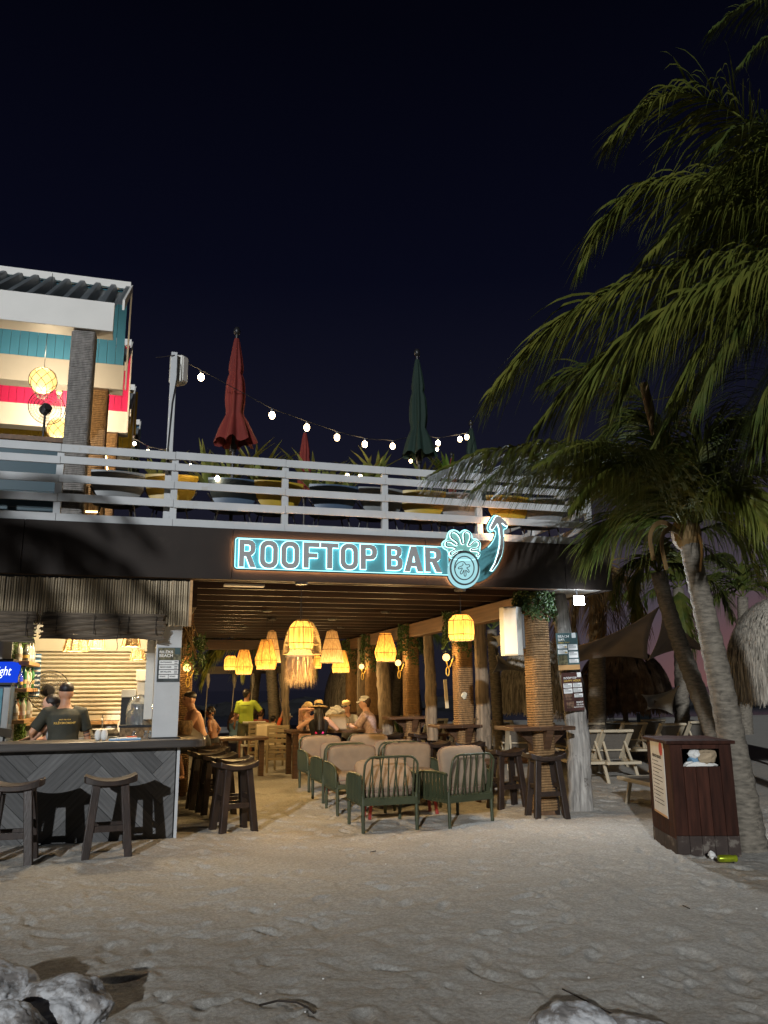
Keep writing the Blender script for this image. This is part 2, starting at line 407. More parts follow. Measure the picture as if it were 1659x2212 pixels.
def shade_mat(name, col, es, stripes=70.0):
    """raffia lamp shade: vertical strands, light passing through from the bulb inside"""
    m = bpy.data.materials.new(name); MATS[name] = m; t, b = nodes_of(m); N = t.nodes; Lk = t.links
    tcn = N.new('ShaderNodeTexCoord'); mp = N.new('ShaderNodeMapping'); mp.inputs['Scale'].default_value = (1, 1, .04); Lk.new(tcn.outputs['Object'], mp.inputs[0])
    nz = N.new('ShaderNodeTexNoise'); nz.inputs['Scale'].default_value = stripes; nz.inputs['Detail'].default_value = 4; Lk.new(mp.outputs[0], nz.inputs['Vector'])
    rp = N.new('ShaderNodeMapRange'); rp.inputs[1].default_value = .36; rp.inputs[2].default_value = .62; rp.inputs[3].default_value = .35; rp.inputs[4].default_value = 1.0; Lk.new(nz.outputs[0], rp.inputs[0])
    mx = N.new('ShaderNodeMixRGB'); mx.inputs[1].default_value = (col[0] * .35, col[1] * .25, col[2] * .15, 1); mx.inputs[2].default_value = (*col, 1); Lk.new(rp.outputs[0], mx.inputs[0])
    Lk.new(mx.outputs[0], b.inputs['Base Color']); b.inputs['Roughness'].default_value = .8
    ts = N.new('ShaderNodeBsdfTranslucent'); Lk.new(mx.outputs[0], ts.inputs[0])
    ms = N.new('ShaderNodeMixShader'); ms.inputs[0].default_value = .6; Lk.new(b.outputs[0], ms.inputs[1]); Lk.new(ts.outputs[0], ms.inputs[2])
    o = N['Material Output']
    if es:
        em = N.new('ShaderNodeEmission'); em.inputs[1].default_value = es; Lk.new(mx.outputs[0], em.inputs[0])
        a = N.new('ShaderNodeAddShader'); Lk.new(ms.outputs[0], a.inputs[0]); Lk.new(em.outputs[0], a.inputs[1]); Lk.new(a.outputs[0], o.inputs[0])
    else: Lk.new(ms.outputs[0], o.inputs[0])
    return m
shade_mat('raffia_lit', (.76, .43, .13), .03)
shade_mat('raffia_pale', (.62, .44, .24), .03)
shade_mat('net_globe', (1.0, .80, .36), .9, 2.0)

# ---------------------------------------------------------------- sand
def sand_material():
    m = bpy.data.materials.new('sand'); MATS['sand'] = m; t, b = nodes_of(m); N = t.nodes; Lk = t.links
    tcn = N.new('ShaderNodeTexCoord')
    def noise(s, d=6): 
        n = N.new('ShaderNodeTexNoise'); n.inputs['Scale'].default_value = s; n.inputs['Detail'].default_value = d; Lk.new(tcn.outputs['Object'], n.inputs['Vector']); return n.outputs[0]
    a = N.new('ShaderNodeMixRGB'); a.inputs[1].default_value = (.335, .315, .28, 1); a.inputs[2].default_value = (.425, .402, .365, 1)
    Lk.new(noise(1.3), a.inputs[0])
    g = N.new('ShaderNodeMapRange'); g.inputs[1].default_value = .35; g.inputs[2].default_value = .65; g.inputs[3].default_value = .82; g.inputs[4].default_value = 1.14; Lk.new(noise(160, 3), g.inputs[0])
    g2 = N.new('ShaderNodeMapRange'); g2.inputs[1].default_value = .4; g2.inputs[2].default_value = .6; g2.inputs[3].default_value = .86; g2.inputs[4].default_value = 1.10; Lk.new(noise(38, 5), g2.inputs[0])
    gm = N.new('ShaderNodeMath'); gm.operation = 'MULTIPLY'; Lk.new(g.outputs[0], gm.inputs[0]); Lk.new(g2.outputs[0], gm.inputs[1])
    h = N.new('ShaderNodeHueSaturation'); Lk.new(a.outputs[0], h.inputs['Color']); Lk.new(gm.outputs[0], h.inputs['Value'])
    # shell grit
    v = N.new('ShaderNodeTexVoronoi'); v.inputs['Scale'].default_value = 14; Lk.new(tcn.outputs['Object'], v.inputs['Vector'])
    lt = N.new('ShaderNodeMath'); lt.operation = 'LESS_THAN'; lt.inputs[1].default_value = .045; Lk.new(v.outputs['Distance'], lt.inputs[0])
    sxn = N.new('ShaderNodeSeparateColor'); Lk.new(v.outputs['Color'], sxn.inputs[0])
    gt = N.new('ShaderNodeMath'); gt.operation = 'GREATER_THAN'; gt.inputs[1].default_value = .86; Lk.new(sxn.outputs[0], gt.inputs[0])
    mu = N.new('ShaderNodeMath'); mu.operation = 'MULTIPLY'; Lk.new(lt.outputs[0], mu.inputs[0]); Lk.new(gt.outputs[0], mu.inputs[1])
    mx = N.new('ShaderNodeMixRGB'); Lk.new(mu.outputs[0], mx.inputs[0]); Lk.new(h.outputs[0], mx.inputs[1]); mx.inputs[2].default_value = (.62, .58, .50, 1)
    Lk.new(mx.outputs[0], b.inputs['Base Color']); b.inputs['Roughness'].default_value = .95; b.inputs['Specular IOR Level'].default_value = .15
    bp = N.new('ShaderNodeBump'); bp.inputs['Strength'].default_value = .6; bp.inputs['Distance'].default_value = .012; Lk.new(noise(30, 9), bp.inputs['Height'])
    Lk.new(bp.outputs[0], b.inputs['Normal']); return m
sand_material()
def value_noise(X, Y, s, seed):
    r = np.random.default_rng(seed); g = r.random((256, 256)); x = X * s; y = Y * s
    xi = np.floor(x).astype(int); yi = np.floor(y).astype(int); fx = x - xi; fy = y - yi
    fx = fx * fx * (3 - 2 * fx); fy = fy * fy * (3 - 2 * fy); xi &= 255; yi &= 255; xj = (xi + 1) & 255; yj = (yi + 1) & 255
    return (g[xi, yi] * (1 - fx) + g[xj, yi] * fx) * (1 - fy) + (g[xi, yj] * (1 - fx) + g[xj, yj] * fx) * fy - .5
def make_sand():
    xs = np.concatenate([[-4000, -600, -120, -40, -22, -14, -10, -8], np.linspace(-6.2, 8.0, 620), [9, 10, 11.5, 13, 15, 18, 22, 27, 34, 45, 70, 130, 600, 4000]])
    ys = np.concatenate([[-4000, -400, -60, -30, -18, -13, -10.5], np.linspace(-9.0, 3.0, 560), np.linspace(3.06, 12, 130), [12.6, 13.5, 15, 17, 20, 23, 26, 29, 31, 33]])
    X, Y = np.meshgrid(xs, ys); Z = np.zeros_like(X)
    near = np.clip((3.6 - np.abs(Y + 2.8) * .45), 0, 1)
    Z += value_noise(X, Y, .55, 1) * .05 + value_noise(X + 3, Y, 1.7, 2) * .030 + value_noise(X, Y + 9, 4.5, 3) * .018 + value_noise(X, Y, 11, 4) * .010 + value_noise(X, Y, 24, 5) * .005
    # footprints: a shallow dent with a soft pushed-up rim
    r = np.random.default_rng(11)
    n = 3300
    fx = r.uniform(-5.8, 7.6, n); fy = r.uniform(-8.8, 4.5, n); fa = r.normal(PI / 2 + .1, .8, n); fl = r.uniform(.09, .15, n); fw = r.uniform(.035, .065, n); fd = r.uniform(.006, .026, n) * r.uniform(.3, 1, n)
    D = np.zeros_like(X)
    iy0 = np.searchsorted(ys, fy - .4); iy1 = np.searchsorted(ys, fy + .4); ix0 = np.searchsorted(xs, fx - .4); ix1 = np.searchsorted(xs, fx + .4)
    wob = value_noise(X, Y, 9, 21)
    for k in range(n):
        sl = (slice(iy0[k], iy1[k]), slice(ix0[k], ix1[k]))
        dx = X[sl] - fx[k]; dy = Y[sl] - fy[k]; c, s = math.cos(fa[k]), math.sin(fa[k])
        u = (dx * c + dy * s) / fl[k]; v = (-dx * s + dy * c) / fw[k]
        d = np.sqrt(u * u + v * v) * (1 + .5 * wob[sl])
        D[sl] += fd[k] * (-np.exp(-(d / .9) ** 6) + .45 * np.exp(-((d - 1.3) / .3) ** 2) * (1 + .8 * np.clip(u, -1, 1)))
    D = .030 * np.tanh(D / .030); Z += np.where(D > 0, D * .55, D)
    Z *= np.where((np.abs(X) < 9) & (Y > -10) & (Y < 13), 1, .0)
    # drift against the bar front and around the posts
    Z += .05 * np.exp(-((Y + .15) / .45) ** 2) * np.clip((.35 - X), 0, 1) * (X > -7) * np.where(Y < -.0, 1, 0)
    Z += -.012
    Z = np.where(Y > 30.5, -.25, Z)
    v = np.stack([X, Y, Z], -1).reshape(-1, 3); nx, ny = len(xs), len(ys)
    i = np.arange(nx * (ny - 1)).reshape(ny - 1, nx)[:, :-1].reshape(-1)
    q = np.stack([i, i + 1, i + nx + 1, i + nx], -1)
    me = bpy.data.meshes.new('sand'); me.vertices.add(len(v)); me.vertices.foreach_set('co', v.reshape(-1))
    me.loops.add(q.size); me.loops.foreach_set('vertex_index', q.reshape(-1)); me.polygons.add(len(q)); me.polygons.foreach_set('loop_start', np.arange(0, q.size, 4)); me.polygons.foreach_set('loop_total', np.full(len(q), 4))
    me.update(calc_edges=True); me.shade_smooth(); me.materials.append(M['sand'])
    o = bpy.data.objects.new('sand', me); link(o); o['kind'] = 'structure'
make_sand()
sea = MB(); sea.grid(lambda u, v: (-3500 + 7000 * u, 28 + 4200 * v ** 3, -.12), 24, 40)
solo('sea', sea, M['water'], kind='structure')
# breakwater: a low heap of boulders that reads as one black band
bw = MB()
for k in range(150):
    x = -45 + k * .95 + random.uniform(-.5, .5); s = random.uniform(.55, 1.25); q = MB()
    q.ball((0, 0, 0), 1, 8, 5, (1.5 * s, 1.0 * s, .62 * s)); cc = (x, 52 + 4 * math.sin(k * .11) + random.uniform(-1.2, 1.2), .05 + random.uniform(-.1, .25))
    bw.add([(p[0] + cc[0] + random.uniform(-.14, .14), p[1] + cc[1] + random.uniform(-.14, .14), p[2] + cc[2] + random.uniform(-.1, .1)) for p in q.v], q.f)
solo('breakwater', bw, M['far_rock'], 'low black breakwater of heaped boulders in the sea', 'breakwater', kind='stuff')

# ---------------------------------------------------------------- the bar building
ZF0, ZF1 = 2.90, 3.52            # fascia bottom and top
AR = 5.72                        # right end of the roof
bld = thing('bar_building', 'open beach bar building with dark brown roof edge and slatted wooden ceiling', 'building')
seams = [-7.0, PB(502, 1200, 0).x - 2.33 * 1, PB(502, 1200, 0).x, PB(920, 1230, 0).x, 5.0, AR]
for i in range(len(seams) - 1):
    part('fascia_panel', MB().b2(seams[i] + .003, seams[i + 1] - .003, 0, .04, ZF0, ZF1), M['fascia_brown'], bld, bevel=.003)
part('fascia_panel', MB().b2(AR - .04, AR, .045, 12.0, ZF0, ZF1), M['fascia_brown'], bld)
part('roof_deck', MB().b2(-7, AR - .045, .045, 12.0, 3.36, 3.50), M['fascia_brown'], bld)
part('roof_ceiling', MB().b2(-7, AR - .045, .046, 11.9, 3.10, 3.14), M['ceiling_dark'], bld)
part('soffit', MB().b2(4.95, AR - .045, .046, 11.9, 2.925, 2.945), M['white_beam'], bld)
part('edge_trim', MB().b2(-7, 4.9, .05, .11, ZF0 + .0, ZF0 + .03), M['beam_wood'], bld)
b0 = .22
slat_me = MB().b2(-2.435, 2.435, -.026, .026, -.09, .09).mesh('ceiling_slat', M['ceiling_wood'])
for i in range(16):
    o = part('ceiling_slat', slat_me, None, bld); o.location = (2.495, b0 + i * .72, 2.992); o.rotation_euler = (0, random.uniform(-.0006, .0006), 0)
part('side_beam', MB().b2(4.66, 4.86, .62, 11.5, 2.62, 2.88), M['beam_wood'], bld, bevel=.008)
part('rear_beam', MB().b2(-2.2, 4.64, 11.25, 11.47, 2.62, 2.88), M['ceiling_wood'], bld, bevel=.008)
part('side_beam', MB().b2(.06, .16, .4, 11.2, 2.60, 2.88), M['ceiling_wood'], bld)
for x, y, n in ((4.9, .3, 0),):
    part('ceiling_vent', MB().b2(.48, .98, .35, .50, 2.872, 2.897), M['white_beam'], bld, bevel=.004)

# rope-wound columns down the right side of the bar
def ring_path(h, rc, n=5):
    pts = []
    for cx, cy, a0 in ((1, 1, 0), (-1, 1, PI / 2), (-1, -1, PI), (1, -1, 1.5 * PI)):
        for k in range(n):
            a = a0 + PI / 2 * k / (n - 1); pts.append((cx * (h - rc) + rc * math.cos(a), cy * (h - rc) + rc * math.sin(a)))
    return pts
def rope_mesh(z0, z1, half=.135, r=.017, rc=.055, m='rope', sp=.033):
    b = MB(); path = ring_path(half, rc); n = int((z1 - z0) / sp)
    for i in range(n):
        z = z0 + i * sp; j = random.uniform(-.0035, .0035)
        b.tube([(x * (1 + j), y * (1 + j), z + sp * k / len(path) + random.uniform(-.0015, .0015)) for k, (x, y) in enumerate(path)], r, 6, closed=True)
    return b.mesh('rope_wrap', M[m], 180)
RW = rope_mesh(.02, 2.62)
def ledge_parts(t, zl, dx=-.14):
    L = MB(); hw, hd = .40, .30
    L.b2(dx - hw, -.16, -hd, hd, zl, zl + .05); L.b2(.16, dx + hw + .1, -hd, hd, zl, zl + .05); L.b2(-.158, .158, -hd, -.16, zl, zl + .05); L.b2(-.158, .158, .16, hd, zl, zl + .05)
    p = part('ledge', L, M['table_wood'], t, bevel=.006)
    for s in (-1, 1):
        c = MB(); x0 = s * .155
        c.prism([(x0, -.05, zl - .002), (x0 + s * .2, -.05, zl - .002), (x0 + s * .17, -.05, zl - .06), (x0 + s * .03, -.05, zl - .17), (x0, -.05, zl - .27)], (0, .1, 0)); part('bracket', c, M['table_wood'], t)
    c = MB(); c.prism([(-.05, -.155, zl - .002), (-.05, -.28, zl - .002), (-.05, -.24, zl - .08), (-.05, -.155, zl - .25)], (.1, 0, 0)); part('bracket', c, M['table_wood'], t)
def rope_column(x, y, label, zl=None, dx=-.14, top=2.62):
    t = thing('rope_column', label, 'column', (x, y, 0), 0, 'rope wound columns of the bar')
    part('post', MB().b2(-.125, .125, -.125, .125, -.05, 2.9), M['beam_wood'], t)
    part('rope_wrap', RW, None, t)
    if zl: ledge_parts(t, zl, dx)
    return t
CX = 4.76
c1 = rope_column(CX, .48, 'thick rope wound column nearest the beach, white speaker on its left', 1.05)
c2 = rope_column(CX, 3.23, 'rope wound column behind the barrel lamp, plastic bag tied on its front', .97)
c3 = rope_column(CX, 6.02, 'rope wound column beside the man in pink shirt, green cactus below its ledge', 1.02)
c4 = rope_column(CX, 8.97, 'rope wound column lit orange between the white thatch and a wooden log', .98)
c5 = rope_column(CX, 10.92, 'farthest rope wound column on the right, thinnest in view', 1.0)
c6 = rope_column(PB(394, 1489, 4.2).x, 4.2, 'rope wound column half hidden behind the white post at the counter')
# plastic tag on column 2
bg_ = MB(); bg_.ball((0, 0, 0), .05, 8, 5, (1, .4, 1.1)); bg_.v = [(p[0] + random.uniform(-.02, .02), p[1], p[2] + random.uniform(-.02, .02)) for p in bg_.v]
solo('plastic_bag', bg_, M['glass_pale'], 'crumpled clear plastic bag tied to the rope column', 'plastic bag', loc=PB(1003, 1502, 3.05))

# driftwood logs
def log_post(name, pts, rad, label, kink=.02, m='log', n=14):
    b = MB(); P = []; Rr = []
    k = 26
    ps = [Vector(p) for p in pts]
    for i in range(k + 1):
        t = i / k * (len(ps) - 1); j = min(int(t), len(ps) - 2); f = t - j
        p = ps[j].lerp(ps[j + 1], f); P.append(p + Vector((random.uniform(-1, 1), random.uniform(-1, 1), 0)) * kink * .4)
        r = rad[0] + (rad[1] - rad[0]) * i / k; Rr.append(r * (1 + random.uniform(-.05, .05)))
    b.tube(P, Rr, n)
    # flutes and knots
    V = []
    for i, v in enumerate(b.v):
        q, a = divmod(i, n); c = P[min(q, k)]; d = Vector(v) - c
        f = 1 + .10 * math.sin(a * 2 * PI / n * 3 + q * .07) + .05 * math.sin(a * 2 * PI / n * 5 + q * .25) + random.uniform(-.025, .025)
        V.append(tuple(c + Vector((d.x * f, d.y * f, d.z))))
    b.v = V
    return solo(name, b, M[m], label, 'log post', 'driftwood log posts', smooth=60)
p0 = G(1254, 1745); log_post('log_post', [p0 + Vector((0, 0, -.1)), PB(1250, 1600, .7), PB(1225, 1440, .72), PB(1207, 1290, .74) + Vector((0, 0, .03))], (.165, .105), 'pale split driftwood post carrying the two happy hour posters', m='log_grey')
log_post('log_post', [PA(1047, 1640, 5.02) * 1, PA(1042, 1520, 5.02), PA(1034, 1325, 5.0)], (.125, .105), 'brown driftwood post just right of the barrel lamp column')
log_post('log_post', [PA(935, 1600, 4.95), PA(930, 1480, 4.95), PA(922, 1350, 4.95)], (.11, .10), 'slim brown driftwood post holding a white strip light')
log_post('log_post', [PA(836, 1590, 4.4), PA(830, 1500, 4.42), PA(826, 1430, 4.42), PA(826, 1385, 4.42)], (.14, .13), 'log post rising just behind the man in the pink floral shirt')
log_post('log_post', [PA(783, 1570, 4.6), PA(781, 1380, 4.6)], (.12, .11), 'pale log post between two rope columns at the far end')
log_post('log_post', [PB(618, 1580, 11.36), PB(616, 1500, 11.36), PB(614, 1390, 11.36)], (.10, .10), 'dark wooden post at the back edge under the fringed lamp')
# ---------------------------------------------------------------- bar counter with herringbone front
bar = thing('bar_counter', 'long bar counter with grey herringbone plank front and dark wooden top', 'counter')
CT = 1.075
top = MB(); prof = []
def rounded(x0, x1, y0, y1, rr, corners, n=6):
    pts = []
    for i, (cx, cy, a) in enumerate(((x1, y1, 0), (x0, y1, 90), (x0, y0, 180), (x1, y0, 270))):
        r0 = rr if i in corners else 0
        if not r0: pts.append((cx, cy)); continue
        sx, sy = (1 if cx == x1 else -1), (1 if cy == y1 else -1)
        for k in range(n + 1):
            t = R(a + 90 * k / n); pts.append((cx - sx * r0 + r0 * math.cos(t), cy - sy * r0 + r0 * math.sin(t)))
    return pts
top.prism([(x, y, CT - .085) for x, y in rounded(-7, .30, -.16, .42, .16, (3,))], (0, 0, .085))
part('countertop', top, M['counter_wood'], bar, bevel=.012)
wing = MB(); wing.prism([(x, y, CT - .07) for x, y in rounded(-.14, .34, .425, 4.1, .2, (0,))], (0, 0, .06))
part('side_counter', wing, M['counter_wood'], bar, bevel=.01)
part('side_panel', MB().b2(-.02, .012, .02, 4.0, -.1, CT - .09), M['planter'], bar)
part('edge_strip', MB().b2(-.012, .02, -.024, .018, -.1, CT - .09), M['white_paint'], bar)
part('backing', MB().b2(-7, -.022, .0, .03, -.1, CT - .088), M['planter'], bar)
part('shelf_top', MB().b2(-1.85, -.15, .425, .62, .88, .93), M['counter_wood'], bar)
# herringbone planks, each clipped to the front panel
def clip(poly, x0, x1, z0, z1):
    for ax, lim, sg in ((0, x0, 1), (0, x1, -1), (1, z0, 1), (1, z1, -1)):
        out = []
        for i in range(len(poly)):
            p, q = poly[i - 1], poly[i]; dp, dq = sg * (p[ax] - lim), sg * (q[ax] - lim)
            if (dp >= 0) != (dq >= 0):
                t = dp / (dp - dq); out.append((p[0] + (q[0] - p[0]) * t, p[1] + (q[1] - p[1]) * t))
            if dq >= 0: out.append(q)
        poly = out
        if len(poly) < 3: return []
    return poly
PW, PL = .152, .912
ca = math.cos(PI / 4)
for i in range(-20, 24):
    for j in range(-6, 7):
        # unit of the herringbone: one plank along u, one along v, stepped by the plank width
        ox = i * PW + j * PL; oy = i * PW - j * PL
        for (u0, v0, lu, lv) in ((ox, oy, PL, PW), (ox, oy + PW, PW, PL)):
            g = .0022
            q = [(u0 + g, v0 + g), (u0 + lu - g, v0 + g), (u0 + lu - g, v0 + lv - g), (u0 + g, v0 + lv - g)]
            q = [((u - v) * ca - 1.45, (u + v) * ca + .17) for u, v in q]
            q = clip(q, -2.75, -.026, -.06, CT - .09)
            if q:
                d = .014 + random.uniform(0, .006)
                b = MB(); cx = sum(p[0] for p in q) / len(q); cz = sum(p[1] for p in q) / len(q)
                b.prism([(p[0] - cx, 0, p[1] - cz) for p in q], (0, -d, 0))
                ang = PI / 4 if lu > lv else -PI / 4
                # grain follows the plank: turn the mesh so its length lies on local x
                rm = ry(ang); b.v = [tuple(rm @ Vector(v)) for v in b.v]
                o = part('plank', b, M['plank_grey'], bar); o.location = (cx, -.001, cz); o.rotation_euler = (0, -ang, 0)

# bamboo valance and roller blinds over the bar
val = thing('bamboo_valance', 'valance of upright split bamboo canes above the bar opening', 'bamboo screen')
cane = MB(); cane.tube([(0, 0, 0), (0, 0, .17), (0, 0, .175), (0, 0, .18), (0, 0, .36), (0, 0, .365), (0, 0, .37), (0, 0, .53)], [.0125, .0122, .0138, .0122, .012, .0136, .012, .0118], 7)
cane_me = cane.mesh('cane', M['cane'], 50)
x = -2.6
while x < .055:
    o = part('cane', cane_me, None, val); o.location = (x, .085 + random.uniform(-.003, .003), 2.345 + random.uniform(-.008, .004)); o.rotation_euler = (random.uniform(-.006, .006), random.uniform(-.008, .008), random.uniform(0, 6))
    o.scale = (random.uniform(.85, 1.1), 1, 1); x += random.uniform(.0245, .029)
part('backing', MB().b2(-2.6, .05, .10, .115, 2.36, 3.09), M['planter'], val)
part('edge_strip', MB().b2(.055, .085, .055, .115, 2.34, 2.895), M['pine_shelf'], val)
def reed_blind(x0, x1, z0, z1, label, sag):
    t = thing('reed_blind', label, 'blind', (0, 0, 0), 0, 'rolled up reed blinds over the bar')
    n = 26
    for i in range(n):
        f = i / (n - 1); b = MB(); pts = []
        for k in range(9):
            u = k / 8; xx = x0 + (x1 - x0) * u + random.uniform(-.004, .004) * (k in (0, 8)) * 6
            zz = z1 - (z1 - z0) * f - sag * math.sin(PI * u) * f * .35 + .012 * math.sin(u * 9 + i * .3) * f
            yy = .062 - .045 * math.sin(PI * min(f * 1.15, 1)) - .01 * math.sin(u * 14 + i)
            pts.append((xx, yy, zz + random.uniform(-.003, .003)))
        b.tube(pts, .0085, 5); part('reed', b, M['blind_reed'], t, smooth=60)
    for u in (.12, .42, .7, .93):
        part('stitching', MB().b2(x0 + (x1 - x0) * u - .004, x0 + (x1 - x0) * u + .004, .004, .012, z0 + .06, z1 - .02), M['twig'], t)
    return t
bl = PB(92, 1325, .05); br = PB(353, 1384, .05)
bA = reed_blind(bl.x, br.x, br.z + .01, bl.z + .005, 'rolled reed blind with a hanging cord above the bartenders', -.03)
part('cord', MB().tube([(-.72, .0, 2.43), (-.715, -.005, 2.3), (-.73, .0, 2.17), (-.715, 0, 2.1), (-.725, .01, 2.06)], .004, 5), M['ink'], bA)
bB = reed_blind(-2.9, PB(79, 1330, .05).x, br.z - .02, bl.z + .015, 'darker reed blind at the left edge above the drinks cooler', .02)

# white post on the counter, carrying the price board
post = thing('white_post', 'square white post standing on the bar counter', 'post')
wx0, wx1 = PB(329, 1560, .2).x, PB(392, 1400, .2).x
part('shaft', MB().b2(wx0, wx1, .2, .5, CT + .012, 2.90), M['white_paint'], post, bevel=.004)
part('base_plate', MB().b2(wx0 - .03, wx1 + .03, .17, .53, CT + .001, CT + .012), M['black_metal'], post)
def board(name, label, cat, P0, P1, mtl, th=.008, y=None):
    """flat board facing the beach: root at its lower left corner"""
    t = thing(name, label, cat, P0); w_, h_ = P1[0] - P0[0], P1[1] - P0[2]
    part('panel', MB().b2(0, w_, 0, th, 0, h_), mtl, t); return t, w_, h_
mat('poster_dark', (.035, .042, .042), .5, var=.6, scale=9)
mat('poster_teal', (.045, .085, .088), .5, var=.35, scale=5)
mat('poster_maroon', (.055, .022, .018), .5, var=.6, scale=6)
mat('poster_photo', (.11, .10, .055), .5, var=.9, scale=22)
mat('poster_food', (.12, .07, .045), .5, var=.9, scale=26)
q0 = PB(338, 1473, .19); q1 = PB(391, 1399, .19)
pb_, w_, h_ = board('price_board', 'grey beach price board with four white rows on the white post', 'sign', q0, (q1.x, q1.z), M['poster_dark'])
def row(par, x0, x1, z0, z1, wid, ht, m=None, y=-.002):
    """a printed block, given as fractions of the board"""
    b = MB(); b.prism([(a, y, c) for a, c in rounded(x0 * wid, x1 * wid, z0 * ht, z1 * ht, .08 * (z1 - z0) * ht, (0, 1, 2, 3), 2)], (0, -.0015, 0))
    return part('printed_panel', b, m or M['print_white'], par)
def tx(par, s, x0, x1, z0, z1, wid, ht, m, y=-.0025, bold=.01, **k):
    return text_part('lettering', s, m, par, x0 * wid, z0 * ht, y, (x1 - x0) * wid, (z1 - z0) * ht, depth=.0012, bold=bold, **k)
part('photo_print', MB().b2(.02 * w_, .98 * w_, -.0012, -.0002, .64 * h_, .985 * h_), M['poster_photo'], pb_)
tx(pb_, 'RIL\u0116KS', .07, .66, .83, .935, w_, h_, M['print_white'], bold=.03)
tx(pb_, 'BEACH', .07, .66, .72, .81, w_, h_, M['print_white'], bold=.03)
row(pb_, .74, .97, .80, .985, w_, h_, M['poster_teal'])
for z0, z1, s in ((.505, .625, 'ENTRANCE'), (.365, .485, 'BEACH CHAIR'), (.225, .345, 'VIP PALAPA')):
    row(pb_, .08, .92, z0, z1, w_, h_); tx(pb_, s, .13, .62, z0 + .045, z1 - .035, w_, h_, M['ink'], y=-.0045, bold=.03)
    for k in (0, 1): part('small_print', MB().b2(.74 * w_, .88 * w_, -.0052, -.004, (z0 + .02 + .05 * k) * h_, (z0 + .045 + .05 * k) * h_), M['grey_shell'], pb_)
for x0, x1 in ((.08, .49), (.51, .92)):
    row(pb_, x0, x1, .095, .205, w_, h_); tx(pb_, 'VIP PALAPA', x0 + .04, x1 - .12, .14, .175, w_, h_, M['ink'], y=-.0045, bold=.03)

# ---------------------------------------------------------------- behind the counter
bw = thing('bar_back_wall', 'back wall of the bar closed by a cream roller shutter', 'wall')
YS = 2.6
part('wall', MB().b2(-7, .05, YS + .06, YS + .14, 0, 3.09), M['plaster'], bw)
zs0, zs1 = PB(250, 1544, YS).z, 2.16
n = 15; hs = (zs1 - zs0) / n
for i in range(n):
    b = MB(); z0 = zs0 + i * hs
    pr = [(YS + .02, z0 + .002), (YS + .006, z0 + hs * .18), (YS - .012, z0 + hs * .38), (YS - .016, z0 + hs * .55), (YS - .010, z0 + hs * .75), (YS + .010, z0 + hs * .93), (YS + .02, z0 + hs - .002), (YS + .03, z0 + hs - .002), (YS + .03, z0 + .002)]
    b.prism([(-1.94, y, z) for y, z in pr], (1.54, 0, 0)); part('slat', b, M['shutter'], bw, smooth=50)
part('shutter_box', MB().b2(-1.94, -.37, YS - .05, YS + .055, 2.162, 2.42), M['shutter'], bw, bevel=.01)
part('bottom_bar', MB().b2(-1.94, -.40, YS - .02, YS + .03, zs0 - .075, zs0 - .003), M['shutter'], bw, bevel=.005)
part('sill', MB().b2(-1.945, -.12, YS - .12, YS + .05, zs0 - .125, zs0 - .08), M['pine_shelf'], bw, bevel=.005)
part('return_wall', MB().b2(-.397, -.30, .52, YS + .05, 1.28, 3.08), M['plaster'], bw)
part('kitchen_wall', MB().b2(-7, -.3, YS - .02, YS + .055, 0, zs0 - .13), M['plaster'], bw)
sideW = thing('bar_side_wall', 'left inner wall of the bar covered with artificial leaves', 'wall')
AW = -1.95
part('wall', MB().b2(AW - .1, AW, .95, YS - .03, 0, 3.08), M['plaster'], sideW)
def leaf_cloud(pts_fn, n, size, asp=.5, seed=3, bend=.25):
    r = random.Random(seed); b = MB()
    for _ in range(n):
        p, nrm = pts_fn(r); p = Vector(p); nrm = (Vector(nrm) + Vector((r.uniform(-1, 1), r.uniform(-1, 1), r.uniform(-1, 1))) * .7).normalized()
        t = nrm.cross(Vector((r.uniform(-1, 1), r.uniform(-1, 1), r.uniform(-1, 1)))).normalized(); s = nrm.cross(t); l = size * r.uniform(.6, 1.25); w2 = l * asp / 2
        b.add([p, p + t * l * .5 + s * w2 + nrm * l * bend * .4, p + t * l - nrm * l * .1, p + t * l * .5 - s * w2 + nrm * l * bend * .4], [(0, 1, 2), (0, 2, 3)])
    return b
lw = leaf_cloud(lambda r: ((AW + r.uniform(.0, .035), r.uniform(.97, YS - .06), r.uniform(.95, 2.75)), (1, 0, .2)), 5200, .055, .6)
part('leaf_cover', lw, M['hedge'], sideW, kind='stuff')
# three shelves with bottles on that wall
def shelf(z, y0, y1, label):
    return solo('shelf', MB().b2(AW + .002, AW + .20, y0, y1, z, z + .045), M['pine_shelf'], label, 'shelf', 'wooden bottle shelves', bevel=.004)
def zA(px, py, y): return PB(px, py, y).z
shelf_z = [1.93, 1.61, 1.24]
for z, lb in zip(shelf_z, ('upper pine shelf of bottles on the leafy bar wall', 'middle pine shelf of bottles on the leafy bar wall', 'lowest pine shelf beside the drinks cooler')):
    shelf(z, .98, 2.05, lb)
def bottle_mesh(kind, m, cap, lab):
    h, r, nk = ((.25, .033, .35), (.22, .036, .42), (.26, .030, .32), (.20, .038, .40))[kind]
    b = MB(); b.lathe([(r * .9, 0), (r, .008), (r, h * (1 - nk)), (r * .8, h * (1 - nk * .72)), (r * .36, h * (1 - nk * .45)), (r * .34, h * .93), (r * .4, h * .94), (r * .4, h * .96), (0.001, h * .96)], n=10)
    c = MB(); c.lathe([(r * .43, h * .955), (r * .43, h), (.001, h)], n=8)
    l = MB(); l.lathe([(r * 1.015, h * .20), (r * 1.015, h * .38)], n=10, cap=False)
    return b.mesh('bottle', M[m], 60), c.mesh('cap', M[cap], 60), l.mesh('paper_label', M[lab], 60)
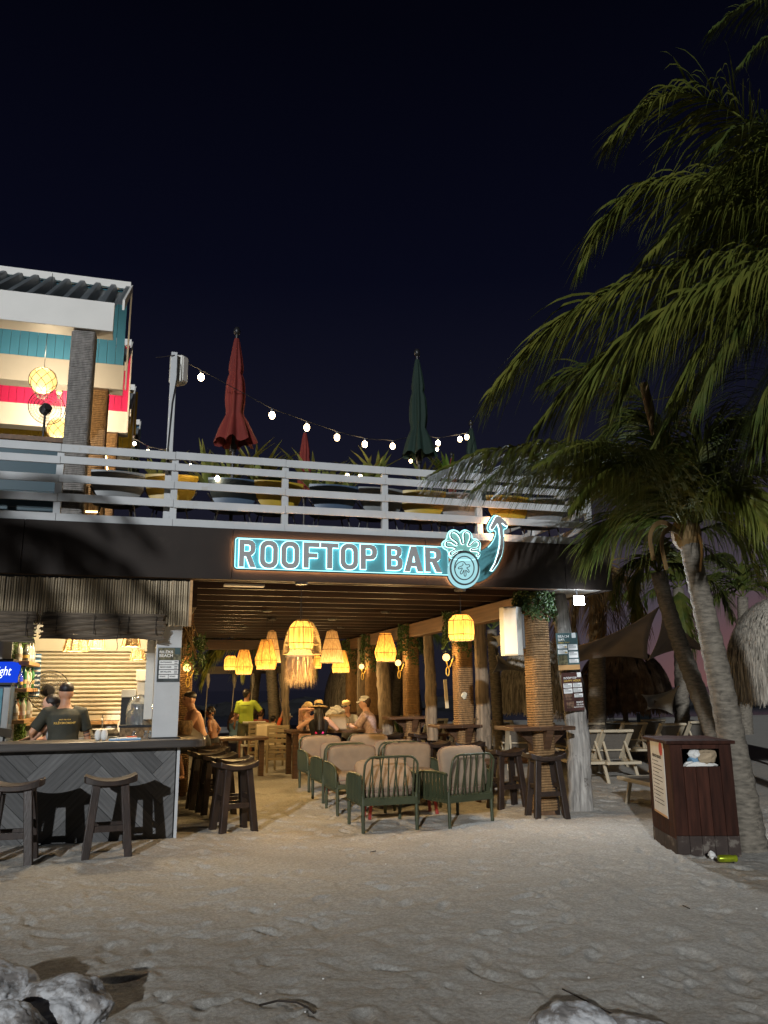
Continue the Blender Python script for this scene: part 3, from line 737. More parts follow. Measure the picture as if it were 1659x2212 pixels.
BK = [bottle_mesh(k % 4, m, c, l) for k, (m, c, l) in enumerate((('glass_pale', 'steel', 'print_white'), ('glass_amber', 'ink', 'label_red'), ('glass_green', 'ink', 'straw'), ('glass_clear', 'steel', 'print_gold'), ('glass_amber', 'ink', 'print_white'), ('glass_pale', 'ink', 'canvas_bag')))]
ORD = ['first', 'second', 'third', 'fourth', 'fifth', 'sixth', 'seventh', 'eighth', 'ninth', 'tenth', 'eleventh', 'twelfth', 'thirteenth', 'fourteenth']
bcols = ['pale', 'amber', 'green', 'clear', 'brown', 'straw yellow']
for si, z in enumerate(shelf_z):
    y = 1.03; k = 0
    while y < 2.02 and k < 14:
        kd = random.randrange(len(BK)); bm_, cm_, lm_ = BK[kd]
        o = solo('bottle', bm_, None, '%s glass bottle, %s from the beach on the %s shelf of the leafy wall' % (bcols[kd], ORD[k], ('upper', 'middle', 'lowest')[si]), 'bottle', 'bottles on the bar shelves', loc=(AW + random.uniform(.06, .15), y, z + .046), rot=random.uniform(0, 6)); k += 1
        part('cap', cm_, None, o); part('paper_label', lm_, None, o); y += random.uniform(.068, .085)
# blue wave-patterned strip hanging from the shelf ends
mat('wave_blue', (.12, .30, .55), .4, var=.1); 
wv = thing('wave_board', 'tall blue and white wave patterned board leaning at the shelf ends', 'board')
pa, pc = PB(86, 1412, 2.05), PB(62, 1506, 2.05)
def wvp(u, v):
    c = Vector((pa.x - .12 + .14 * u, 2.06, pa.z)).lerp(Vector((pc.x + .0 + .13 * u, 2.06, pc.z)), v); c.y += .012 * math.sin(v * 2 * PI * 9); return c
part('panel', MB().grid(wvp, 3, 72), M['wave_blue'], wv, smooth=180)
for i in range(9):
    v = (i + .35) / 9; part('stripe', MB().grid(lambda a, b_: wvp(a, v + .045 * b_) + Vector((0, -.006, 0)), 3, 3), M['print_white'], wv)
# drinks cooler with lit header
fr = thing('drinks_cooler', 'tall drinks cooler with a glowing blue header at the left edge', 'drinks cooler', (-2.62, .66, 0))
fx1 = PB(29, 1450, .61).x + 2.62
part('cabinet', MB().b2(0, fx1 - .02, .02, .55, .05, 1.70), M['blue_shell'], fr, bevel=.01)
part('door_frame', MB().b2(fx1 - .09, fx1 - .022, -.012, .018, .08, 1.66), M['steel'], fr)
hd = MB(); hd.prism([(x, y, 1.72) for x, y in rounded(-.02, fx1, -.05, .5, .06, (2, 3))], (0, 0, .23)); part('header', hd, M['screen_blue'], fr)
part('header_cap', MB().b2(-.02, fx1 - .01, -.04, .5, 1.955, 1.985), M['black_metal'], fr); part('header_base', MB().b2(-.02, fx1 - .005, -.04, .5, 1.69, 1.716), M['black_metal'], fr)
em_ = MB(); em_.lathe([(.085, 0), (.085, .004), (.001, .004)], c=(fx1 - .33, -.052, 1.835), n=22, rot=rx(PI / 2), sx=.62, sy=1.0); part('emblem', em_, M['screen_white'], fr)
e2_ = MB(); e2_.lathe([(.036, 0), (.036, .003), (.001, .003)], c=(fx1 - .33, -.057, 1.815), n=14, rot=rx(PI / 2), sx=.7, sy=1.1); part('emblem_heart', e2_, M['label_red'], fr)
text_part('lettering', 'bright', M['screen_white'], fr, fx1 - .255, 1.765, -.052, .235, .135, bold=.0, font_shear=.25)
mat('cooler_print', (.10, .26, .33), .3, var=.5, scale=5)
part('door_print', MB().b2(.02, fx1 - .1, -.004, .016, .1, 1.65), M['cooler_print'], fr)
for i in range(5):
    b = MB(); b.prism([(.12 + i * .09, -.006, .2), (.16 + i * .09, -.006, .2), (.20 + i * .085, -.006, .62 + .05 * math.sin(i)), (.15 + i * .09, -.006, .55)], (0, -.002, 0)); part('grass_print', b, M['straw'], fr)
# sink counter, taps and kitchen things
sk = thing('sink_counter', 'steel sink counter under the shutter with a dark green front', 'counter')
part('worktop', MB().b2(-1.62, -.42, 1.98, 2.48, .985, 1.02), M['steel'], sk, bevel=.004)
part('front', MB().b2(-1.6, -.44, 2.0, 2.03, 0, .984), M['teal_dark'], sk)
tp = thing('tap', 'curved steel tap over the sink', 'tap', (-.93, 2.34, 1.021))
part('spout', MB().tube([(0, 0, 0), (0, 0, .18), (.0, -.03, .24), (0, -.1, .26), (0, -.15, .22), (0, -.15, .18)], .011, 8), M['steel'], tp, smooth=60)
part('handle', MB().tube([(.03, 0, .03), (.11, -.03, .10)], .008, 6), M['steel'], tp)
pl = MB(); pl.lathe([(.03, 0), (.08, .012), (.125, .02), (.13, .024), (.08, .018), (.001, .01)], n=24, rot=rx(R(78)))
solo('plate', pl, M['white_fabric'], 'round white plate leaning against the juice machine', 'plate', loc=(-.60, 2.22, 1.14), smooth=60)
bw2 = MB(); bw2.lathe([(.07, 0), (.13, .04), (.15, .09), (.145, .095), (.12, .045), (.001, .01)], n=22); solo('bowl', bw2, M['white_fabric'], 'white bowl on the steel sink counter', 'bowl', loc=(-.90, 2.15, 1.021), smooth=60)
cv = thing('food_container', 'open black food tray on the sink counter', 'tray', (-.70, 2.12, 1.021)); part('tray', MB().box((0, 0, .02), (.3, .18, .03), taper=1.1), M['black_metal'], cv)
# juice machine with dome
jm = thing('juice_dispenser', 'juice dispenser with a clear dome lid beside the white post', 'drink dispenser', (-.44, .78, CT - .15))
part('base', MB().b2(-.21, .13, -.16, .2, 0, .26), M['wicker'], jm, bevel=.01)
part('tray_top', MB().b2(-.23, .14, -.17, .21, .262, .285), M['black_metal'], jm)
dm = MB(); dm.lathe([(.155, .287), (.157, .33), (.157, .46), (.145, .53), (.115, .59), (.07, .63), (.001, .645)], n=24); part('dome', dm, M['glass_clear'], jm, smooth=60)
part('steel_drum', MB().lathe([(.10, .288), (.11, .42), (.07, .46), (.07, .52), (.001, .53)], n=18), M['steel'], jm, smooth=60)
fl = thing('coffee_machine', 'white drink machine with black tank behind the dome', 'drink machine', (-.50, 1.2, .95))
part('tank', MB().b2(-.17, .0, -.1, .15, 0, .58), M['black_metal'], fl, bevel=.008); part('tank_lid', MB().b2(-.175, .005, -.105, .155, .582, .68), M['glass_pale'], fl, bevel=.008)
part('tower', MB().b2(.006, .105, -.08, .16, 0, .90), M['cream_plastic'], fl, bevel=.008); part('head', MB().b2(-.01, .15, -.14, .17, .78, .92), M['cream_plastic'], fl, bevel=.01)
# small things on the counter
shk = MB(); shk.lathe([(.018, 0), (.030, .012), (.037, .04), (.036, .075), (.026, .105), (.012, .118), (.001, .12)], n=16)
shm = shk.mesh('shaker', M['white_fabric'], 180)
for i, dx in enumerate((0, .066)):
    p = PB(397 / 1.0 if 0 else 217 + 0, 1590, .08)
    solo('shaker', shm, None, ('left' if i == 0 else 'right') + ' one of two white egg shaped shakers on the counter', 'shaker', 'egg shaped shakers', loc=(PB(219, 1590, .06).x - .035 + dx, .06, CT + .002))
tr = thing('napkin_tray', 'flat blue tray with napkins on the bar counter', 'tray', (PB(270, 1594, .02).x, .06, CT + .001))
part('tray', MB().b2(-.17, .17, -.1, .1, 0, .016), M['wave_blue'], tr, bevel=.004)
part('napkin', MB().box((.02, .01, .022), (.2, .12, .008), rz(.3)), M['white_fabric'], tr); part('wrapper', MB().box((.07, .04, .03), (.1, .04, .012), rz(.5)), M['orange_fabric'], tr)
jar = MB(); jar.lathe([(.022, 0), (.026, .01), (.026, .05), (.014, .062), (.014, .068), (.001, .068)], n=12); jme = jar.mesh('jar', M['glass_clear'], 60); cme = MB().lathe([(.018, .068), (.018, .082), (.001, .082)], n=10).mesh('lid', M['steel'], 60)
for i, dx in enumerate((0, .13, .18)):
    o = solo('spice_jar', jme, None, ('small glass jar nearest the napkin tray', 'middle small glass jar by the white post', 'small glass jar closest to the white post')[i], 'jar', 'small jars on the counter', loc=(PB(290, 1580, .3).x + dx, .3, CT + .002)); part('lid', cme, None, o)
wk = MB(); wk.lathe([(.09, 0), (.11, .06), (.115, .13), (.10, .17), (.085, .17), (.09, .13), (.001, .02)], n=18); solo('wicker_basket', wk, M['wicker'], 'round wicker basket on the side counter near the shirtless man', 'basket', loc=(PB(392, 1560, 1.1).x + .03, 1.1, CT - .008), smooth=60)
# glasses drying in a tray
gr = thing('glass_rack', 'black rack full of upturned glasses behind the counter', 'glass rack', (-1.83, .64, .935))
part('tray', MB().b2(-.13, .36, -.16, .2, 0, .03), M['black_metal'], gr)
gm = MB().lathe([(.036, 0), (.032, .09), (.030, .092), (.001, .09)], n=10).mesh('glass', M['glass_pale'], 60)
for i in range(7):
    for j in range(4):
        o = part('glass', gm, None, gr); o.location = (-.09 + i * .068, -.11 + j * .085, .031)
# ceiling light added to brighten the bar; the valance hides it from the beach
cl = thing('added_ceiling_light', 'unseen warm ceiling light added to brighten the bar', 'ceiling light', (-1.1, 1.0, 3.0))
part('housing', MB().b2(-.45, .45, -.06, .06, .02, .06), M['white_beam'], cl); part('diffuser', MB().b2(-.43, .43, -.05, .05, 0, .019), emat('added_bar_glow', (1, .84, .58), 12), cl); lamp('added_bar_light', (.1, .15, -.06), 170, (1, .80, .52), .12, cl)
# cash terminal
pt = thing('payment_terminal', 'dark tilted screen beside the glass rack', 'screen', (-1.90, .58, 1.10)); part('screen', MB().box((0, 0, .06), (.16, .015, .10), rx(-.5) @ rz(.4)), M['black_metal'], pt); part('stand', MB().tube([(0, 0, -.16), (0, .02, .05)], .012, 6), M['black_metal'], pt)
# pendant shades over the bar
def bar_pendant(px, py, y, r, h, label):
    p = PB(px, py, y); t = thing('woven_pendant', label, 'pendant lamp', (p.x, y, p.z), 0, 'woven pendant lamps over the bar')
    n = 9
    for i in range(n):
        f = i / (n - 1); b = MB(); rr = r * (1 - .25 * f)
        b.tube([(rr * math.cos(a * PI / 9), rr * math.sin(a * PI / 9), h * f + .006 * math.sin(a * 3)) for a in range(18)], .0075, 5, closed=True); part('ring', b, M['straw'], t, smooth=60)
    for k in range(10):
        a = k * PI / 5; part('rib', MB().tube([(r * math.cos(a), r * math.sin(a), 0), (r * .75 * math.cos(a), r * .75 * math.sin(a), h)], .004, 4), M['straw'], t)
    part('bulb', MB().ball((0, 0, h * .75), .035, 10, 6), M['bulb_warm'], t, smooth=180); part('cord', MB().tube([(0, 0, h * .8), (0, 0, 3.08 - p.z)], .004, 5), M['ink'], t)
    lamp('bar_pendant_light', (0, 0, h * .35), 22, (1, .72, .40), .05, t); return t
bar_pendant(163, 1406, 1.2, .155, .15, 'flat woven pendant lamp over the bartender')
bar_pendant(282, 1396, .9, .12, .12, 'small woven pendant lamp next to the white post')
bar_pendant(297, 1424, 1.7, .10, .12, 'dark woven basket lamp behind the small pendant')
bar_pendant(206, 1400, 1.7, .12, .14, 'woven pendant lamp half hidden by the reed blind')
# pedestal fans
def fan(name, label, loc, zc, rad, tilt, poleh):
    t = thing(name, label, 'fan', loc, tilt, 'black pedestal fans')
    part('pole', MB().tube([(0, .06, -poleh), (0, .06, -.02)], .016, 8), M['black_metal'], t, smooth=60)
    part('base', MB().lathe([(.2, -poleh), (.19, -poleh + .02), (.03, -poleh + .05)], c=(0, .06, 0), n=18), M['black_metal'], t)
    part('motor', MB().lathe([(.03, -.02), (.075, -.01), (.08, .08), (.05, .14), (.001, .15)], c=(0, .0, 0), n=14, rot=rx(-PI / 2)), M['black_metal'], t, smooth=60)
    g = MB()
    for rr in (1.0, .86, .7, .52, .36):
        yy = -.085 + .05 * rr * rr
        for s in (0, 1): g.tube([(rad * rr * math.cos(a * PI / 14), yy + s * (.12 - .07 * rr * rr) * (1 if rr < 1 else .0), rad * rr * math.sin(a * PI / 14)) for a in range(28)], .0055 if rr == 1 else .0022, 4, closed=True)
    for k in range(36):
        a = k * PI / 18; g.tube([(rad * .12 * math.cos(a), -.085, rad * .12 * math.sin(a)), (rad * math.cos(a + .25), -.035, rad * math.sin(a + .25))], .0018, 3)
    part('cage', g, M['black_metal'], t)
    for k in range(3):
        a0 = k * 2 * PI / 3 + .4; b = MB(); b.grid(lambda u, v: (rad * (.15 + .68 * u) * math.cos(a0 + (v - .5) * (1.1 - .3 * u)), -.035 + .035 * (v - .5), rad * (.15 + .68 * u) * math.sin(a0 + (v - .5) * (1.1 - .3 * u))), 4, 4); part('blade', b, M['fan_blade'], t)
    part('hub', MB().lathe([(.045, -.09), (.045, -.05)], n=14, rot=rx(PI / 2) @ rx(PI)), M['black_metal'], t); return t
fp = PB(105, 1492, 1.55); fan('pedestal_fan', 'black pedestal fan behind the bartenders', (fp.x, 1.55, fp.z), 0, .25, .35, fp.z - .01)

# ---------------------------------------------------------------- saddle seat bar stools
def make_stool():
    t = thing('bar_stool', 'dark bar stool', 'bar stool')
    H = .77
    s = MB()
    def seat(u, v, top):
        x = (u - .5) * .52; y = (v - .5) * .34; e = max(abs(u - .5) * 2, 0)
        z = H - .045 + (.055 * e ** 2.2 if top else .035 * e ** 2.2 - .05)
        k = 1 - .10 * abs(v - .5) * 2 * 0
        return (x * (1 - .06 * (abs(v - .5) * 2) ** 3), y * (1 - .10 * e ** 3), z - (.012 * (1 - (abs(v - .5) * 2) ** 2) if top else 0))
    n, m = 14, 8
    s.grid(lambda u, v: seat(u, v, 1), n, m); k0 = len(s.v); s.grid(lambda u, v: seat(1 - u, v, 0), n, m)
    W = n + 1
    for i in range(n):
        s.f.append((i + 1, i, k0 + n - i, k0 + n - i - 1)); a = m * W
        s.f.append((a + i, a + i + 1, k0 + a + n - i - 1, k0 + a + n - i))
    for j in range(m):
        s.f.append((j * W, (j + 1) * W, k0 + (j + 1) * W + n, k0 + j * W + n)); s.f.append(((j + 1) * W + n, j * W + n, k0 + j * W, k0 + (j + 1) * W))
    part('seat', s, M['stool_wood'], t, smooth=40, bevel=.006)
    lg = {}
    for sx in (-1, 1):
        for sy in (-1, 1):
            b = MB(); p = Vector((sx * .205, sy * .15, -.04)); q = Vector((sx * .135, sy * .095, H - .075)); b.bar(p, q, .078, .066, (0, 1, 0)); part('leg', b, M['stool_wood'], t, bevel=.006)
    def at(sx, sy, z): 
        f = (z + .04) / (H - .035); return Vector((sx * (.205 - .07 * f), sy * (.15 - .055 * f), z))
    for sy in (-1, 1): part('stretcher', MB().bar(at(-1, sy, .27), at(1, sy, .27), .035, .06), M['stool_wood'], t, bevel=.004)
    for sx in (-1, 1): part('stretcher', MB().bar(at(sx, -1, .36), at(sx, 1, .36), .035, .06), M['stool_wood'], t, bevel=.004)
    part('apron', MB().b2(-.17, .17, -.10, .10, H - .115, H - .082), M['stool_wood'], t); return t
st = make_stool()
spots = [((-.68, -.60), .06, 'dark saddle seat bar stool standing in front of the herringbone counter'),
         ((-1.56, -.74), -.05, 'dark bar stool cut off by the left edge before the counter'),
         ((.70, .56), .32, 'nearest bar stool along the side counter, wet highlights on its seat'),
         ((.74, 1.25), .15, 'second bar stool along the side counter, just behind the nearest'),
         ((.60, 1.85), .2, 'third bar stool along the side counter from the beach'),
         ((.50, 2.5), .1, 'fourth bar stool along the side counter from the beach'),
         ((.62, 3.15), .2, 'bar stool just in front of the seated shirtless man'),
         ((.75, 4.55), 1.5, 'bar stool carrying the curly haired child'),
         ((.66, 3.85), 1.55, 'bar stool under the shirtless man')]
g1 = G(1182, 1760); g2 = G(1097, 1742)
spots += [((g1.x, g1.y), -.05, 'dark bar stool in front of the rope column nearest the beach, touching its base'), ((g2.x, g2.y), .12, 'dark bar stool left of the nearest rope column, behind the green armchair')]
g3 = (CX - .62, 3.05); spots += [(g3, .3, 'left bar stool at the ledge of the second rope column'), ((CX - .15, 2.72), -.1, 'right bar stool at the ledge of the second rope column'), ((CX - .55, 5.75), .2, 'bar stool at the ledge near the man in the pink shirt'), ((CX + .05, 5.5), .1, 'bar stool in front of the third rope column')]
for i, (p, a, lb) in enumerate(spots):
    o = st if i == 0 else dup(st, (0, 0, 0)); o.location = (*p, 0); o.rotation_euler = (0, 0, a); o['label'] = lb; o['group'] = 'dark saddle seat bar stools'
# ---------------------------------------------------------------- lit sign on the roof edge
sign = thing('rooftop_sign', 'glowing cyan sign reading ROOFTOP BAR with pineapple and curved arrow', 'sign')
YB = -.075
def S1(zx, zy):                       # sight points of the lettering and emblem, met on the sign's face
    p = PB((900 + zx / 1.3825) / 1.8517, (2100 + zy / 1.3825) / 1.8517, YB); return (p.x, p.z)
def S2(zx, zy):
    p = PB((1740 + zx / 5.184) / 1.8517, (2040 + zy / 5.184) / 1.8517, YB); return (p.x, p.z)
def slab(poly, y, th): 
    b = MB(); b.prism([(p[0], y, p[1]) for p in poly], (0, -th, 0)); return b
def grow(poly, d):
    n = len(poly); ar = sum(poly[i - 1][0] * poly[i][1] - poly[i][0] * poly[i - 1][1] for i in range(n)); sg = 1 if ar > 0 else -1; out = []
    for i in range(n):
        a, b, c = Vector(poly[i - 1]), Vector(poly[i]), Vector(poly[(i + 1) % n]); e = (b - a).normalized(); f = (c - b).normalized()
        n1 = Vector((e.y, -e.x)) * sg; n2 = Vector((f.y, -f.x)) * sg; m = n1 + n2
        if m.length < .2: m = n1
        m.normalize(); k = d / max(.45, m.dot(n1)); out.append((b.x + m.x * k, b.y + m.y * k))
    return out
def smooth2(pts, it=2, closed=True):
    for _ in range(it):
        o = []; n = len(pts)
        for i in range(n if closed else n - 1):
            p, q = pts[i], pts[(i + 1) % n]; o += [(p[0] * .75 + q[0] * .25, p[1] * .75 + q[1] * .25), (p[0] * .25 + q[0] * .75, p[1] * .25 + q[1] * .75)]
        if not closed: o = [pts[0]] + o + [pts[-1]]
        pts = o
    return pts
mat('sign_teal', (.10, .30, .34), .35, var=.05, spec=.4)
mat('sign_letter', (.33, .325, .32), .5, var=.05)
mat('sign_core', (.05, .05, .055), .5, var=.05)
# main plate
tl, bl_, tr_, br_ = S1(58, 70), S1(50, 242), S1(1235, 116), S1(1255, 277)
x0, x1 = (tl[0] + bl_[0]) / 2, tr_[0]; zt = (tl[1] + tr_[1]) / 2; zb = (bl_[1] + br_[1]) / 2
plate = [(x, z) for x, z in rounded(x0, x1, zb, zt, .035, (1, 2))]
part('plate_edge', slab(grow(plate, .012), -.028, .02), M['sign_core'], sign)
part('plate', slab(plate, -.050, .012), M['sign_teal'], sign)
part('back_light', slab(grow(plate, -.002), -.010, .014), M['led_warm'], sign)
# letters with light around their edge
chars = [('R', 75, 172, 85, 232), ('O', 190, 293, 90, 238), ('O', 308, 410, 95, 240), ('F', 432, 522, 100, 238), ('T', 527, 626, 104, 240), ('O', 637, 733, 107, 246), ('P', 748, 838, 112, 245), ('B', 890, 978, 117, 250), ('A', 990, 1090, 122, 257), ('R', 1105, 1193, 127, 260)]
def rr_(x0, x1, z0, z1, r): return [(a, b) for a, b in rounded(x0, x1, z0, z1, r, (0, 1, 2, 3), 5)]
GLYPH = {'O': [rr_(0, .70, 0, 1, .29), rr_(.195, .505, .175, .825, .14)],
 'R': [[(0, 0), (0, 1), (.38, 1), (.52, .97), (.61, .88), (.64, .74), (.64, .68), (.61, .54), (.54, .46), (.47, .425), (.66, 0), (.44, 0), (.27, .39), (.2, .39), (.2, 0)], [(.2, .56), (.2, .82), (.36, .82), (.43, .78), (.44, .70), (.43, .60), (.36, .56)]],
 'P': [[(0, 0), (0, 1), (.38, 1), (.52, .97), (.60, .88), (.63, .74), (.63, .66), (.60, .52), (.52, .42), (.38, .39), (.2, .39), (.2, 0)], [(.2, .56), (.2, .83), (.36, .83), (.43, .78), (.44, .70), (.43, .61), (.36, .56)]],
 'F': [[(0, 0), (0, 1), (.6, 1), (.6, .82), (.2, .82), (.2, .58), (.52, .58), (.52, .40), (.2, .40), (.2, 0)]],
 'T': [[(.23, 0), (.23, .82), (0, .82), (0, 1), (.66, 1), (.66, .82), (.43, .82), (.43, 0)]],
 'B': [[(0, 0), (0, 1), (.38, 1), (.51, .97), (.59, .88), (.60, .76), (.58, .62), (.50, .53), (.58, .48), (.63, .36), (.63, .24), (.60, .10), (.51, .02), (.38, 0)], [(.2, .60), (.2, .83), (.34, .83), (.40, .79), (.41, .71), (.40, .64), (.34, .60)], [(.2, .17), (.2, .43), (.36, .43), (.42, .39), (.43, .30), (.42, .21), (.36, .17)]],
 'A': [[(0, 0), (.26, 1), (.46, 1), (.72, 0), (.51, 0), (.46, .2), (.26, .2), (.21, 0)], [(.30, .37), (.42, .37), (.36, .66)]]}
for ch, xa, xb, ya, yb in chars:
    a = S1(xa, yb); b = S1(xb, ya); wd, ht = b[0] - a[0], b[1] - a[1]
    g_ = text_mesh('halo', GLYPH[ch], M['led_letter'], wd + .014, ht + .014, depth=.008, bold=.022)
    o = part('halo', g_, None, sign); o.location = (a[0] - .007, -.077, a[1] - .007)
    o = part('letter', text_mesh('letter', GLYPH[ch], M['sign_letter'], wd, ht, depth=.016, bold=.0), None, sign); o.location = (a[0], -.087, a[1])
# glowing line round the plate
b = MB(); rr_ = grow(plate, -.006); b.tube([(p[0], -.066, p[1]) for p in rr_], .0045, 5, closed=True); part('edge_light', b, M['led_cyan'], sign)
# pineapple crown, fruit and curved arrow
swoosh = [S2(*p) for p in [(860, 1500), (970, 1475), (1130, 1380), (1290, 1210), (1400, 1000), (1440, 800), (1445, 600), (1430, 400), (1490, 400), (1520, 330), (1480, 240), (1380, 150), (1270, 95), (1200, 115), (1120, 240), (1070, 360), (1090, 430), (1140, 470), (1190, 450), (1230, 430), (1260, 460), (1240, 560), (1180, 680), (1070, 790), (940, 850), (880, 1000), (800, 1200)]]
swoosh = smooth2(swoosh, 1)
part('plate_edge', slab(grow(swoosh, .010), -.027, .02), M['sign_core'], sign); part('swoosh', slab(swoosh, -.049, .014), M['sign_teal'], sign)
part('back_light', slab(grow(swoosh, -.006), -.009, .014), M['led_warm'], sign)
crown = [S2(*p) for p in [(130, 745), (140, 660), (235, 595), (245, 490), (310, 410), (400, 395), (480, 425), (515, 465), (560, 410), (640, 395), (730, 440), (780, 510), (785, 580), (870, 585), (950, 660), (960, 740), (940, 850), (960, 930), (880, 1050), (400, 1050), (280, 985), (260, 850), (170, 810)]]
crown = smooth2(crown, 1)
mat('sign_mint', (.25, .55, .50), .4, var=.05)
part('crown_plate', slab(crown, -.052, .016), M['sign_mint'], sign)
part('edge_light', MB().tube([(p[0], -.070, p[1]) for p in grow(crown, -.010)], .006, 5, closed=True), M['led_cyan'], sign)
disc = [S2(600 + 335 * math.cos(t), 1260 + 365 * math.sin(t)) for t in [i * 2 * PI / 48 for i in range(48)]]
part('plate_edge', slab(grow(disc, .010), -.030, .022), M['sign_core'], sign); part('disc', slab(disc, -.056, .018), M['disc_glow'], sign); part('back_light', slab(grow(disc, -.006), -.008, .014), M['led_warm'], sign)
def stroke(pts, r, y, m, name, closed=False, it=2):
    b = MB(); p3 = [(p[0], y, p[1]) for p in (smooth2([S2(*q) for q in pts], it, closed))]
    b.tube(p3, r, 6, closed=closed); part(name, b, m, sign, smooth=180); return p3
crn = [(860, 940), (905, 945), (930, 900), (905, 860), (830, 845), (745, 845), (740, 815), (800, 800), (880, 790), (920, 730), (915, 670), (860, 635), (800, 665), (740, 735), (690, 745), (680, 715), (710, 660), (735, 590), (735, 510), (700, 460), (645, 450), (600, 480), (590, 540), (605, 620), (610, 680), (580, 710), (550, 690), (535, 620), (510, 550), (450, 480), (390, 450), (335, 470), (315, 520), (335, 580), (390, 620), (450, 660), (475, 690), (460, 730), (420, 725), (370, 685), (310, 650), (240, 655), (215, 710), (235, 755), (300, 765), (380, 770), (430, 795), (430, 820), (380, 845), (325, 870), (305, 910), (330, 940), (370, 935), (420, 890), (500, 855), (580, 850)]
stroke(crn, .0125, -.070, M['led_white'], 'halo'); stroke(crn, .0085, -.084, M['sign_core'], 'outline')
ring1 = [(610 + 292 * math.cos(t), 1203 + 343 * math.sin(t)) for t in [i * 2 * PI / 32 for i in range(32)]]
stroke(ring1, .012, -.080, M['sign_core'], 'outline', True, 1)
ring2 = [(605 + 202 * math.cos(t), 1203 + 243 * math.sin(t)) for t in [i * 2 * PI / 32 for i in range(32)]]
stroke(ring2, .0075, -.080, M['sign_core'], 'outline', True, 1)
spl = [(575, 1110), (580, 1140), (540, 1170), (480, 1190), (480, 1225), (530, 1215), (565, 1195), (555, 1240), (520, 1290), (525, 1330), (560, 1325), (585, 1270), (600, 1235), (600, 1300), (600, 1365), (630, 1380), (645, 1340), (635, 1280), (630, 1240), (660, 1270), (695, 1300), (710, 1280), (690, 1240), (645, 1195), (700, 1185), (725, 1155), (700, 1130), (660, 1140), (630, 1130), (610, 1085), (560, 1065), (500, 1085), (440, 1130), (415, 1210)]
stroke(spl, .0052, -.080, M['sign_core'], 'outline')
arrow = [S2(*p) for p in [(1160, 1250), (1190, 1255), (1290, 1120), (1370, 950), (1405, 780), (1410, 600), (1390, 400), (1365, 275), (1400, 270), (1440, 310), (1490, 335), (1500, 315), (1460, 250), (1350, 150), (1290, 130), (1250, 150), (1190, 270), (1140, 370), (1150, 400), (1190, 405), (1220, 370), (1280, 280), (1300, 290), (1330, 380), (1350, 550), (1345, 720), (1310, 900), (1240, 1110)]]
part('halo', slab(grow(arrow, .009), -.066, .008), M['led_white'], sign); part('arrow', slab(arrow, -.076, .016), M['sign_letter'], sign)
part('edge_light', MB().tube([(p[0], -.068, p[1]) for p in grow(swoosh, -.006)[12:46]], .005, 5), M['led_cyan'], sign)

# ---------------------------------------------------------------- white board railing on the roof edge
rail = thing('roof_railing', 'white wooden board railing along the edge of the roof terrace', 'railing')
ZR = [(3.515, 3.615), (3.70, 3.79), (3.89, 3.985), (4.085, 4.18), (4.215, 4.30), (4.345, 4.44)]
ZR = [(3.517, 3.612), (3.75, 3.845), (3.977, 4.07), (4.203, 4.295), (4.343, 4.44)]
px_posts = [126, 376, 616, 831, 1033, 1238]
pa_ = [PB(p, 1060, .06).x for p in px_posts]; pa_ = [pa_[0] - 2 * (pa_[1] - pa_[0]), pa_[0] - (pa_[1] - pa_[0])] + pa_
pa_[-1] = 5.45
for i in range(len(pa_) - 1):
    for z0, z1 in ZR:
        j = random.uniform(-.004, .004); part('board', MB().b2(pa_[i] + .0015, pa_[i + 1] - .0015, .012 + random.uniform(0, .003), .036, z0 + j, z1 + j), M['white_paint'], rail, bevel=.004)
for x in pa_: part('post', MB().b2(x - .04, x + .04, .038, .118, 3.505, 4.35), M['white_paint'], rail, bevel=.004)
for z0, z1 in ZR: part('board', MB().b2(5.454, 5.478, .04, 3.4, z0, z1), M['white_paint'], rail)
for y in (1.7, 3.36): part('post', MB().b2(5.37, 5.45, y, y + .08, 3.505, 4.35), M['white_paint'], rail)
# speaker pole behind the railing
sp = PB(370, 1060, .15); pt_ = PB(380, 762, .15)
pole = thing('speaker_pole', 'white square pole above the railing carrying a small speaker', 'pole', (sp.x - .045, .12, 3.505))
part('shaft', MB().bar((0, .045, 0), (0, .045, pt_.z - 3.505), .075), M['white_paint'], pole, bevel=.004)
part('cable', MB().tube([(.04, -.0, pt_.z - 3.6), (.05, -.01, pt_.z - 3.8), (.0, -.012, pt_.z - 4.2), (-.03, -.01, pt_.z - 4.9), (.01, -.012, pt_.z - 5.1), (-.02, -.01, 1.0)], .006, 5), M['ink'], pole)
part('wire', MB().tube([(0, .0, pt_.z - 3.55), (-.12, -.03, pt_.z - 3.60), (-.22, -.05, pt_.z - 3.63)], .005, 5), M['twig'], pole)
def speaker(name, label, loc, w_, d_, h_, rot):
    t = thing(name, label, 'speaker', loc, rot, 'white loudspeakers')
    b = MB(); b.prism([(-w_ * .5, d_ * .5, 0), (-w_ * .5, -d_ * .1, 0), (-w_ * .3, -d_ * .5, 0), (w_ * .3, -d_ * .5, 0), (w_ * .5, -d_ * .1, 0), (w_ * .5, d_ * .5, 0)], (0, 0, h_)); part('cabinet', b, M['speaker_white'], t, bevel=.012)
    part('grille', MB().b2(-w_ * .29, w_ * .29, -d_ * .5 - .012, -d_ * .5 - .002, .02, h_ - .02), M['white_beam'], t, bevel=.006)
    part('bracket', MB().b2(w_ * .505, w_ * .505 + .03, -.03, .05, h_ * .15, h_ * .85), M['black_metal'], t); return t
q = PB(382, 828, .28); q2 = PB(382, 770, .28)
speaker('speaker', 'small white speaker at the top of the roof pole', (q.x + .02, .30, q.z), .17, .18, q2.z - q.z, .9)
q = PB(1108, 1417, .40); q2 = PB(1112, 1312, .40)
speaker('wall_speaker', 'white wall speaker hung on the nearest rope column', (q.x, .42, q.z), .30, .26, q2.z - q.z, -.5)

